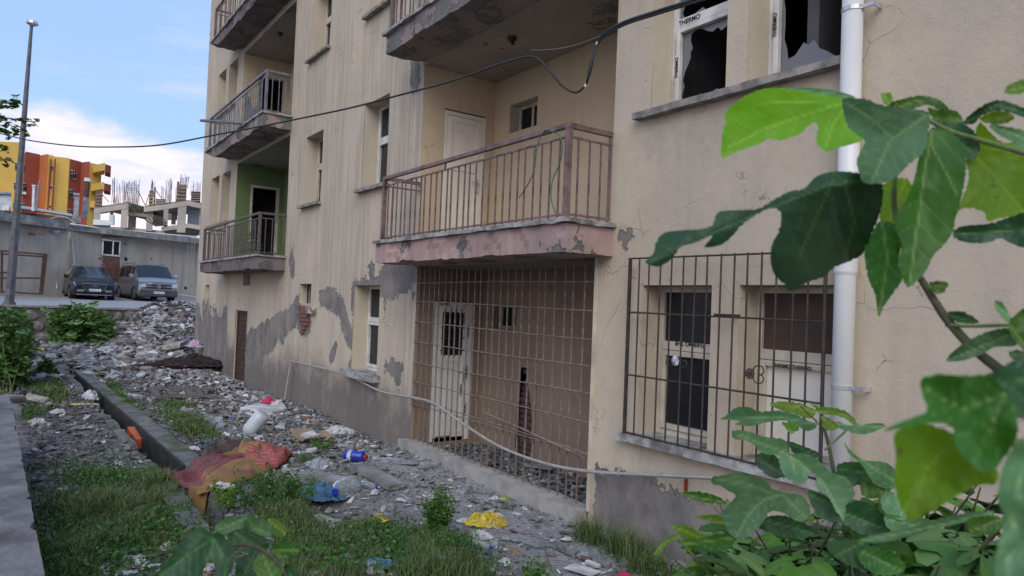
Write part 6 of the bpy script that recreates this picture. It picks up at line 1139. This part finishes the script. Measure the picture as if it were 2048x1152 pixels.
GPAL = np.array([[.21, .205, .20], [.30, .295, .29], [.15, .145, .14], [.10, .095, .09], [.46, .46, .45]])*np.array([1.06, 1.0, .94]); GPW = np.array([4, 3, 4, 3, .5]); GPW /= GPW.sum()
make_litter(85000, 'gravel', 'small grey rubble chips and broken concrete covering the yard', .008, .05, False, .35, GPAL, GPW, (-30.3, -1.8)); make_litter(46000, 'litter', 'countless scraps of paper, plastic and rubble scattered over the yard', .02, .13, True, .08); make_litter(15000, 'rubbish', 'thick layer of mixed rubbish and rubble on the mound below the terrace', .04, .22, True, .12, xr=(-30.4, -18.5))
MAT_LITE = {}
def crumple(name, seed, sx, sy, h, col, amp=1., n=12, rough=.45, holes=0, thick=False):
    xs_, ys_ = np.meshgrid(np.linspace(-1, 1, n*2), np.linspace(-1, 1, n*2)); r = np.sqrt(xs_**2+ys_**2)+1e-6; k = np.maximum(abs(xs_), abs(ys_))/r; a = np.arctan2(ys_, xs_); rad_ = .72+.5*fbm(np.cos(a)*1.4+seed, np.sin(a)*1.4, 0, seed, 3)
    X, Y = xs_*k*rad_*sx, ys_*k*rad_*sy; rn = r*k; rdg = 1-2*abs(fbm(xs_*2.6+seed, ys_*2.6, 2, seed+6, 3)-.5)*2.2; Z = h*(np.clip(1-rn**2.2, 0, 1)*(.10+.75*fbm(xs_*1.7+seed, ys_*1.7, 0, seed+3, 3)+.5*np.clip(rdg, 0, 1)**2)+.5*abs(fbm(xs_*5+seed, ys_*5, 3, seed+5, 3)-.5)*amp)*.9; X = X+(fbm(xs_*4+seed, ys_*4, 7, seed+8, 3)-.5)*sx*.5; Y = Y+(fbm(xs_*4+seed, ys_*4, 9, seed+9, 3)-.5)*sy*.5
    m_ = n*2; V = np.stack([X.ravel(), Y.ravel(), Z.ravel()], 1); Fc = [(j*m_+i, j*m_+i+1, (j+1)*m_+i+1, (j+1)*m_+i) for j in range(m_-1) for i in range(m_-1)]; return mesh_obj(name, V, Fc, col)
PLW = simple('white_film', (.56, .56, .56), (.34, .34, .35), 9, .4, .006, c3=(.24, .22, .20), spec=.5); PLG = simple('grey_film', (.32, .33, .35), (.19, .19, .20), 9, .4, .006, spec=.5); PLB = simple('blue_film', (.06, .16, .27), (.045, .11, .19), 8, .45, .006, spec=.5); PLK = simple('black_film', (.018, .018, .02), None, 8, .25, .006, spec=.6); PLY = simple('yellow_film', (.52, .40, .03), (.38, .28, .03), 9, .35, .004, spec=.5)
BRN = simple('cardboard', (.30, .21, .13), (.24, .17, .11), 6, .85, .002); PAP = simple('paper', (.60, .59, .57), (.36, .35, .34), 6, .8, .002); MAT['plank'] = simple('grey_plank', (.17, .15, .14), (.10, .09, .085), 6, .9, .003, stretch=(1, 6, 6)); PNK = simple('pink_film', (.55, .03, .09), (.45, .03, .08), 8, .4, .004)
def rest(px, py, up=0):
    d = ray(px, py); t = np.arange(2.5, 42, .02); q = CAM+d*t[:, None]; g = ground_z(q[:, 0], q[:, 1]); i = int(np.argmax(q[:, 2] <= g)); p = q[i].copy(); p[2] = g[i]+up; return p
protos = [('plastic_bag', crumple('plastic_bag', 1, .13, .09, .09, PLW), 'crumpled white plastic bag lying among the rubbish', 'crumpled white plastic bags'), ('plastic_bag', crumple('plastic_bag', 2, .12, .10, .08, PLG), 'crumpled grey plastic bag lying among the rubbish', 'crumpled grey plastic bags'),
          ('paper_sheet', crumple('paper_sheet', 3, .12, .085, .025, PAP, n=5), 'wrinkled sheet of pale paper lying flat in the yard', 'paper sheets in the yard'), ('cardboard_piece', crumple('cardboard_piece', 4, .13, .10, .02, BRN, n=4), 'torn piece of brown cardboard lying in the yard', 'torn cardboard pieces')]
bm_ = MB(); bm_.hexa([(-.17, -.05, 0), (.16, -.06, 0), (.17, .05, 0), (-.15, .06, 0), (-.17, -.05, .02), (.16, -.06, .025), (.17, .05, .02), (-.15, .06, .018)]); protos.append(('board_piece', bm_.build('board_piece', MAT['plank']), 'broken grey board lying in the yard', 'broken boards'))
so_ = bpy.data.objects.new('rubble_stone', stone_mesh('rubble_stone', 9, MAT['concrete'], 2, .4)); COL.objects.link(so_); protos.append(('rubble_stone', so_, 'rough grey stone lying loose in the yard', 'loose stones'))
for nm, o, lb, gr in protos: tag(o, lb, nm.replace('_', ' '), gr)
cnt = [80, 60, 110, 40, 60, 80]; rg = random.Random(21)
for (nm, o, lb, gr), n in zip(protos, cnt):
    i = 0; tries = 0; first = True
    while i < n and tries < 9000:
        tries += 1; px, py = rg.uniform(40, 1330), 640+520*rg.random()**1.5; p = gz(px, py)
        if p[1] > -.25 or p[1] < -4.3 or p[0] < -23: continue
        yr, yl = float(lerp_line(CH_R, p[0])), float(lerp_line(CH_L, p[0]))
        if yl-.1 < p[1] < yr+.3 and p[0] < -8.5: continue
        if rg.random() > float(litter_density(np.array([p[0]]), np.array([p[1]]))[0]): continue
        c = o if first else link_copy(o); first = False; s = rg.uniform(.4, 1.05)*(1.1 if p[0] < -12 else .75); s = s*(.07 if nm == 'rubble_stone' else 1); c.scale = (s, s*rg.uniform(.7, 1.1), s*rg.uniform(.6, 1)); c.location = (p[0], p[1], float(ground_z(p[0], p[1]))+.01+(s*.3 if nm == 'rubble_stone' else 0)); c.rotation_euler = (rg.uniform(-.15, .15), rg.uniform(-.15, .15), rg.uniform(0, 6.28)); i += 1
        pl_ = ('at the foot of the rubble mound' if p[0] < -19 else 'between the channel and the boundary wall' if p[1] < yl else 'near the foot of the beige wall' if p[1] > -1.2 and p[0] < -9.2 else 'on the bare ground in front of the porch' if p[1] > -1.5 else 'around the pit and the weeds in the foreground' if p[0] > -9 else 'just right of the concrete channel' if p[1] < -2.2 else 'in the middle of the yard')
        c['label'] = lb.split(' lying')[0]+' lying '+pl_; c['group'] = gr+' '+pl_
def single(nm, lab, cat, px, py, seed, sx, sy, h, mat, rz=0, up=.0, n=15, amp=1.):
    sx, sy, h = sx*.82, sy*.82, h*.8
    o = crumple(nm, seed, sx, sy, h, mat, amp, n); o.location = tuple(rest(px, py, up)); o.rotation_euler = (0, 0, rz); tag(o, lab, cat); return o
single('plastic_bag', 'bright yellow plastic bag lying on the concrete in front of the porch', 'plastic bag', 968, 1048, 11, .25, .16, .17, PLY, 1.0)
single('plastic_bag', 'large blue plastic bag beside the clear bottle at the edge of the pit', 'plastic bag', 640, 1002, 12, .33, .22, .24, PLB, .5, .04, 15, .3); single('plastic_bag', 'blue plastic sheet at the bottom edge of the photo', 'plastic sheet', 762, 1143, 13, .2, .12, .06, PLB, .8, .05)
single('plastic_bag', 'swollen white plastic bag on the near lip of the channel', 'plastic bag', 183, 800, 14, .34, .17, .24, PLW, .1, .02); single('plastic_bag', 'black rubbish bag leaning at the foot of the far building corner', 'rubbish bag', 398, 716, 15, .95, .5, .62, PLK, .3, .12); single('plastic_bag', 'small pale pink bag on top of the brown cloth heap', 'plastic bag', 386, 728, 16, .34, .25, .3, simple('pinkish_film', (.5, .38, .46), (.42, .3, .4), 8, .4), .3, .5)
single('cloth_heap', 'long roll of dark brown cloth at the foot of the building', 'cloth', 385, 742, 17, 1.35, .50, .40, simple('brown_cloth', (.04, .024, .024), (.025, .018, .017), 5, .9, .03), 1.25, .12); single('cloth_heap', 'grey brown cloth bundle on the rubble beside the boundary wall', 'cloth', 45, 800, 18, .6, .35, .28, simple('grey_cloth', (.10, .09, .095), (.07, .06, .06), 8, .9, .01), .2)
single('plastic_bag', 'bright pink red plastic bag near the conduit stick', 'plastic bag', 538, 806, 19, .22, .14, .14, PNK, .5); single('plastic_bag', 'white translucent bag right of the pink red bag', 'plastic bag', 556, 817, 20, .25, .17, .2, PLW, .3); single('plastic_bag', 'pale bag torn open with scraps, left of the canister', 'plastic bag', 420, 850, 22, .42, .25, .18, PLG, .8); single('plastic_bag', 'crumpled white film at the pit by the ochre cloth', 'plastic bag', 445, 985, 23, .20, .10, .07, PLW, .8, .05)
single('plastic_bag', 'black film spread on the ground before the canister', 'plastic sheet', 430, 893, 24, .5, .25, .1, PLK, .2); single('plastic_bag', 'white bag crumpled between the bottom weeds', 'plastic bag', 838, 1082, 25, .12, .1, .1, PLW, .8); single('plastic_bag', 'pale plastic film below the yellow bag', 'plastic bag', 962, 1075, 26, .16, .12, .08, PLW, .3); single('plastic_bag', 'blue and grey plastic film below the pale film', 'plastic bag', 945, 1088, 27, .2, .12, .07, PLG, 1.3); single('cloth_heap', 'pinkish white netting heap at the bottom edge', 'netting', 885, 1140, 28, .22, .16, .14, simple('pale_netting', (.42, .38, .40), (.3, .28, .29), 25, .8), .8); single('plastic_bag', 'magenta wrapper at the bottom edge, right of the white boards', 'wrapper', 1250, 1150, 30, .09, .05, .02, PNK, .3)
single('wrapper', 'green and yellow foil wrapper beside the porch kerb', 'wrapper', 1012, 1000, 31, .10, .06, .04, simple('foil_green_yellow', (.45, .42, .05), (.05, .16, .06), 22, .4), .9); single('wrapper', 'silver foil wrapper beside the green and yellow one', 'wrapper', 990, 998, 32, .06, .05, .04, MAT['chrome'], .2); single('plastic_bag', 'pale clear bag crumpled right of the red net', 'plastic bag', 640, 935, 33, .3, .2, .16, PLG, .8); single('plastic_bag', 'white plastic heap by the wall, right of the cardboard box', 'plastic bag', 680, 868, 34, .35, .2, .16, PLW, .8); single('plastic_bag', 'flattened white sheet behind the canister', 'plastic sheet', 520, 828, 35, .45, .3, .07, PLW, .8); single('plastic_bag', 'pale flattened film in front of the porch kerb', 'plastic sheet', 785, 922, 36, .4, .16, .05, PLG, .6)
def slab(nm, lab, cat, px, py, sx, sy, sz, mat, rz, tilt=(0, 0), up=0.02):
    p = rest(px, py, up); m = MB(); a = random.Random(int(px)); j = lambda: a.uniform(-.08, .08)
    m.hexa([(-sx, -sy*(1+j()), 0), (sx*(1+j()), -sy, 0), (sx, sy*(1+j()), 0), (-sx*(1+j()), sy, 0), (-sx, -sy*(1+j()), sz), (sx*(1+j()), -sy, sz), (sx, sy*(1+j()), sz), (-sx*(1+j()), sy, sz)]); o = m.build(nm, mat, None, bevel=min(.008, sz*.2)); o.location = tuple(p); o.rotation_euler = (tilt[0], tilt[1], rz); return tag(o, lab, cat)
slab('foam_slab', 'large pale slab tilted on the rubble mound by the far building corner', 'slab', 345, 698, .42, .30, .16, MAT['cap'], .9, (.12, -.2), .0); slab('white_board', 'white board lying flat at the bottom edge of the photo', 'board', 1165, 1148, .13, .07, .01, PAP, .3); slab('white_box', 'small white carton on the gravel above the white board', 'carton', 1185, 1137, .07, .02, .03, PAP, .1); slab('brown_block', 'rusty brown block beside the white carton', 'block', 1172, 1127, .05, .02, .03, MAT['brick_dark'], .3)
slab('white_sheet', 'white sheet lying on the ground near the pallet frame', 'panel', 262, 794, .3, .12, .02, PAP, .4); slab('foam_board', 'white foam board lying behind the canister', 'panel', 527, 826, .33, .22, .05, PAP, .6, (.05, .05), .05); slab('orange_crate', 'orange plastic crate fallen into the channel', 'crate', 277, 893, .32, .11, .16, simple('orange_plastic', (.50, .11, .03), (.4, .09, .03), 5, .5), .06, (0, .12), .05); slab('yellow_plank', 'yellow strip lying beside the white bag at the channel', 'strip', 170, 812, .22, .05, .02, PLY, 1.2)
slab('flat_stone', 'flat pale stone in front of the bottom weeds', 'stone', 645, 1052, .16, .09, .05, MAT['cap'], .4); slab('flat_stone', 'rough concrete slab edge beside the pit', 'stone', 755, 962, .5, .10, .07, MAT['concrete'], .0, (0, .02)); slab('flat_stone', 'broken concrete lump left of the pit', 'stone', 640, 972, .3, .14, .10, MAT['concrete'], .3); slab('white_stone', 'smooth white stone beside the red net', 'stone', 582, 950, .09, .045, .05, MAT['cap'], .8); slab('fallen_tube', 'white tube lying on the left ground near the boundary wall', 'tube', 72, 850, .03, .24, .03, PAP, 1.4)
T = thing('pallet_frame', 'broken grey wooden frame lying flat in the middle of the yard', 'wooden frame', gz(355, 790))
for (x0, y0, x1, y1) in ((303, 782, 318, 800), (318, 800, 350, 798), (305, 782, 420, 783), (350, 798, 425, 797), (330, 780, 346, 798), (372, 782, 382, 797), (395, 783, 402, 796)):
    a, b = gz(x0, y0), gz(x1, y1); d = b-a; nn = np.array([-d[1], d[0], 0])/np.linalg.norm(d)*.045; z = np.array([0, 0, .03]); u = np.array([0, 0, .08]); m = MB(); m.hexa([a-nn+z, b-nn+z, b+nn+z, a+nn+z, a-nn+u, b-nn+u, b+nn+u, a+nn+u]); local(m.build('plank', MAT['plank']), T)
T = thing('water_canister', 'translucent white plastic canister with a yellow cap lying on its side', 'canister', rest(510, 868)); p = rest(510, 872, .24); m = MB(); ax = at(520, 845, 11)-at(497, 880, 11); ax = ax/np.linalg.norm(ax); ax = np.array([ax[0]*.9, ax[1]*.9, .62]); ax /= np.linalg.norm(ax)
c0 = p-ax*.22; m.tube([c0-ax*.10, c0-ax*.06, c0, c0+ax*.1, c0+ax*.12, c0+ax*.25, c0+ax*.27, c0+ax*.42, c0+ax*.45], [.05, .06, .14, .15, .14, .15, .14, .15, .12], 16); MAT['canplast'] = simple('milky_plastic', (.50, .53, .55), (.42, .45, .47), 3, .3, spec=.5); local(m.build('body', MAT['canplast'], smooth=True), T); m = MB(); m.tube([c0-ax*.17, c0-ax*.10], .05, 12); local(m.build('screw_cap', PLY), T)
for c_ in T.children:
    for v_ in c_.data.vertices: v_.co = Vector(T.location)+(v_.co-Vector(T.location))*.78
T = thing('blue_container', 'blue plastic bottle with a red cap standing out on the grey concrete', 'container', rest(711, 925)); p = rest(711, 925, .075); ax = np.array([.75, .6, 0.]); ax /= np.linalg.norm(ax); MAT['bluep'] = simple('blue_plastic', (.02, .05, .42), (.015, .04, .3), 4, .3, spec=.5); m = MB(); m.tube([p-ax*.15, p-ax*.13, p+ax*.0, p+ax*.02, p+ax*.1, p+ax*.12], [.06, .075, .075, .065, .075, .05], 12); local(m.build('body', MAT['bluep'], smooth=True), T); m = MB(); m.tube([p+ax*.12, p+ax*.155], .03, 10); local(m.build('screw_cap', simple('red_plastic', (.45, .03, .04))), T); m = MB(); m.tube([p-ax*.09, p-ax*.04], .0765, 12); local(m.build('label_band', PLW), T)
MAT['clearp'] = glass_mat('clear_bottle_plastic', (.62, .68, .70), .12); MAT['clearp'].node_tree.nodes['Principled BSDF'].inputs['Transmission Weight'].default_value = .8; MAT['clearp'].node_tree.nodes['Principled BSDF'].inputs['IOR'].default_value = 1.15
def bottle(px, py, L, r, rz, lab):
    p = rest(px, py, r); ax = np.array([math.cos(rz), math.sin(rz), 0]); T = thing('plastic_bottle', lab, 'bottle', p); m = MB(); m.tube([p-ax*L*.5, p-ax*L*.46, p-ax*L*.1, p-ax*L*.08, p+ax*L*.15, p+ax*L*.32, p+ax*L*.42], [r*.7, r, r, r*.88, r, r*.8, r*.3], 12); local(m.build('body', MAT['clearp'], smooth=True), T); m = MB(); m.tube([p+ax*L*.42, p+ax*L*.5], r*.33, 8); local(m.build('bottle_cap', MAT['bluep']), T)
bottle(688, 1000, .36, .115, -1.0, 'big clear plastic bottle lying beside the large blue bag'); bottle(738, 978, .26, .04, .3, 'slim clear bottle lying at the back rim of the pit'); bottle(862, 938, .3, .05, 1.6, 'clear plastic bottle lying by the left end of the porch kerb'); bottle(600, 965, .3, .05, .7, 'clear bottle lying in front of the red net'); bottle(955, 1100, .28, .045, .5, 'dusty bottle lying at the bottom near the pale film')
T = thing('cardboard_box', 'opened brown cardboard box with white packets in it', 'box', rest(614, 885))
for (dx, dy, sx, sy, rx, ry) in ((0, 0, .24, .16, 0, 0), (-.30, .02, .08, .16, 0, .5), (.3, 0, .1, .15, 0, -.4), (.02, -.24, .2, .09, -.5, 0), (0, .24, .22, .09, .7, 0)):
    m = MB(); m.box(-sx, sx, -sy, sy, 0, .008); o = m.build('cardboard_flap', BRN, T); o.location = (dx, dy, .06+abs(dx)*.1); o.rotation_euler = (rx, ry, 0)
for dx, dy in ((-.05, .03), (.07, .05)): m = MB(); m.box(-.05, .05, -.10, .10, 0, .04); o = m.build('packet', PAP, T); o.location = (dx, dy, .08); o.rotation_euler = (.1, .2, .4)
T = thing('yellow_rope', 'knotted yellow rag lying in the grass at the bottom centre', 'rag', rest(762, 1055)); pts = [rest(762+18*math.cos(a*1.7), 1055+7*math.sin(a*2.3), .06+.03*math.sin(a*3)) for a in np.linspace(0, 6, 14)]; m = MB(); m.tube(smooth_path(pts, 4), .012, 6); local(m.build('rag', PLY, smooth=True), T)
T = thing('fallen_wire', 'thin greenish cable lying in a curve across the gravel at the bottom', 'cable', rest(1060, 1100)); pts = [rest(x, y, .02) for x, y in ((960, 1086), (1000, 1084), (1040, 1090), (1075, 1102), (1100, 1100), (1140, 1115), (1175, 1122))]; m = MB(); m.tube(smooth_path(pts, 5), .006, 5); local(m.build('wire', MAT['wire'], smooth=True), T)
T = thing('end_pipe', 'thick pale pipe end lying over the far end of the boundary wall', 'pipe', gz(20, 800, .5)); m = MB(); m.tube(smooth_path([gz(-60, 815, .55), gz(-10, 803, .5), gz(15, 798, .4), gz(45, 797, .2)]), .06, 8); local(m.build('pipe', MAT['hose'], smooth=True), T)
slab('wooden_offcut', 'pale broken board leaning on the cloth bundle by the boundary wall', 'board', 72, 812, .18, .07, .02, MAT['sill'], 1.0, (.7, .2), .12)
# bunched red netting over ochre quilting
NB = thing('discarded_quilt', 'torn ochre quilt wrapped in red netting draped over the end of the channel', 'quilt', gz(470, 940))
def drape(name, far_, nearp, h, mat, seed, nu=70, nv=22, lift=.03, fold=9):
    V = []; tl = []; fx = np.linspace(0, 1, len(far_)); nx_ = np.linspace(0, 1, len(nearp))
    for j in range(nv):
        v = j/(nv-1)
        for i in range(nu):
            u = i/(nu-1); px = np.interp(u, fx, [q[0] for q in far_])*(1-v)+np.interp(u, nx_, [q[0] for q in nearp])*v; py = np.interp(u, fx, [q[1] for q in far_])*(1-v)+np.interp(u, nx_, [q[1] for q in nearp])*v
            p = gz(px, py, 0); e = math.sin(math.pi*min(max(v, 0), 1))**.6*min(1, 8*min(u, 1-u)+.2); nzv = float(fbm(u*3+seed, v*fold, 0, seed, 4)); rd = 1-abs(2*float(fbm(u*2.5+seed, v*fold*.6+seed, 1, seed+4, 3))-1); g_ = float(ground_z(p[0], p[1])); g_ = max(g_, -.05)
            p[2] = g_+lift+.72*h*e*(.3+.5*nzv+.9*(rd-.6)); V.append(p)
    Fc = [(j*nu+i, (j+1)*nu+i, (j+1)*nu+i+1, j*nu+i+1) for j in range(nv-1) for i in range(nu-1)]; o = mesh_obj(name, V, Fc, mat, None, True); uv = o.data.uv_layers.new(name='UVMap')
    for poly in o.data.polygons:
        for li in poly.loop_indices: vi = o.data.loops[li].vertex_index; uv.data[li].uv = ((vi % nu)/(nu-1), (vi//nu)/(nv-1))
    s = o.modifiers.new('solid', 'SOLIDIFY'); s.thickness = .012; return local(o, NB)
def cloth(name, c1, c2, net=None):
    m = new_mat(name); t = NT(m); col = t.mix(t.ramp(t.noise(5, 6), .35, .65), c1, c2)
    if net:
        sp = t.n('ShaderNodeSeparateXYZ'); t.l(t.tc.outputs['UV'], sp.inputs[0]); g = None
        for ax_, k in ((0, 78), (1, 30)):
            f_ = t.math('FRACT', t.math('MULTIPLY_ADD', sp.outputs[ax_], k, t.math('MULTIPLY', t.noise(3, 3), 1.5))); l_ = t.math('LESS_THAN', f_, .16); g = l_ if g is None else t.math('MAXIMUM', g, l_)
        col = t.mix(t.math('MULTIPLY', g, t.ramp(t.noise(4, 3, off=(2, 2, 2)), .4, .6, .25, .95)), col, net)
    col = t.mix(t.ramp(t.noise(2.4, 4, off=(1, 8, 1)), .52, .7, 0, .6), col, (.07, .05, .045)); t.l(col, t.b.inputs['Base Color']); t.b.inputs['Roughness'].default_value = .9; t.bump(t.noise(30, 5), .006); return m
OCH = cloth('ochre_padding', (.30, .165, .06), (.20, .11, .045)); RED = cloth('red_net_cloth', (.34, .04, .025), (.20, .03, .022), (.46, .25, .22)); DRD = cloth('dark_red_net_cloth', (.17, .025, .03), (.12, .02, .025), (.34, .20, .20)); BRC = cloth('brown_wrap', (.10, .065, .055), (.07, .05, .045))
drape('padding', [(385, 952), (430, 915), (470, 890), (505, 897), (560, 905)], [(395, 985), (450, 972), (500, 962), (540, 948), (575, 930)], .16, OCH, 3)
drape('netting', [(478, 898), (500, 890), (525, 893), (555, 905), (588, 915)], [(486, 935), (505, 948), (530, 950), (555, 945), (572, 936)], .25, RED, 5, lift=.04); drape('netting', [(318, 955), (360, 952), (400, 925), (450, 925), (500, 925)], [(325, 968), (365, 975), (400, 978), (440, 955), (505, 938)], .16, DRD, 7, lift=.05)
drape('wrapped_roll', [(395, 928), (420, 912), (450, 903), (485, 897)], [(410, 942), (435, 928), (460, 918), (492, 910)], .2, BRC, 9, 40, 12, lift=.06)
drape('padding', [(480, 903), (500, 908), (520, 915)], [(470, 925), (495, 930), (520, 932)], .26, OCH, 10, 30, 12, lift=.05); drape('netting', [(190, 968), (215, 972), (240, 975)], [(205, 985), (225, 992), (248, 990)], .05, DRD, 12, 20, 8)
V = []; nu, nv = 14, 14
for j in range(nv):
    for i in range(nu): a = gz(384+34*i/(nu-1), 968, .05); z = -.40*j/(nv-1); V.append((a[0]+.05*j/(nv-1), a[1]-.03+.03*math.sin(i*1.1)-.05*j/(nv-1), .04+z))
o = mesh_obj('hanging_flap', V, [(j*nu+i, j*nu+i+1, (j+1)*nu+i+1, (j+1)*nu+i) for j in range(nv-1) for i in range(nu-1)], OCH, None, True); o.modifiers.new('s', 'SOLIDIFY').thickness = .02; local(o, NB)
# debris on the porch floor
T_ = 0; rg = random.Random(4)
xs_ = RNG.uniform(-8.8, -5.4, 700); ys_ = RNG.uniform(.12, 1.05, 700); m = MB(); cols_ = []
for x, y in zip(xs_, ys_):
    s = rg.uniform(.015, .07)*(1.3 if rg.random() < .15 else .8); a = rg.uniform(0, 6.28); pts = [(x+s*math.cos(a+k*1.57+rg.uniform(-.4, .4)), y+s*.7*math.sin(a+k*1.57), .035+rg.uniform(0, .03)) for k in range(4)]; m.poly(pts); m.poly([(p[0], p[1], p[2]-.012) for p in reversed(pts)]); c = PAL[RNG.choice(len(PAL), p=PW)]*.8; cols_ += [c, c]
o = m.build('porch_litter', MAT['litter']); add_face_color(o, 'tone', np.array(cols_)); tag(o, 'scraps and rubble on the floor of the barred porch', 'litter', kind='stuff')
slab('porch_paper', 'grey sheet lying on the porch floor behind the grille', 'sheet', 1080, 950, .18, .1, .01, PLG, .5, (0, 0), .1)
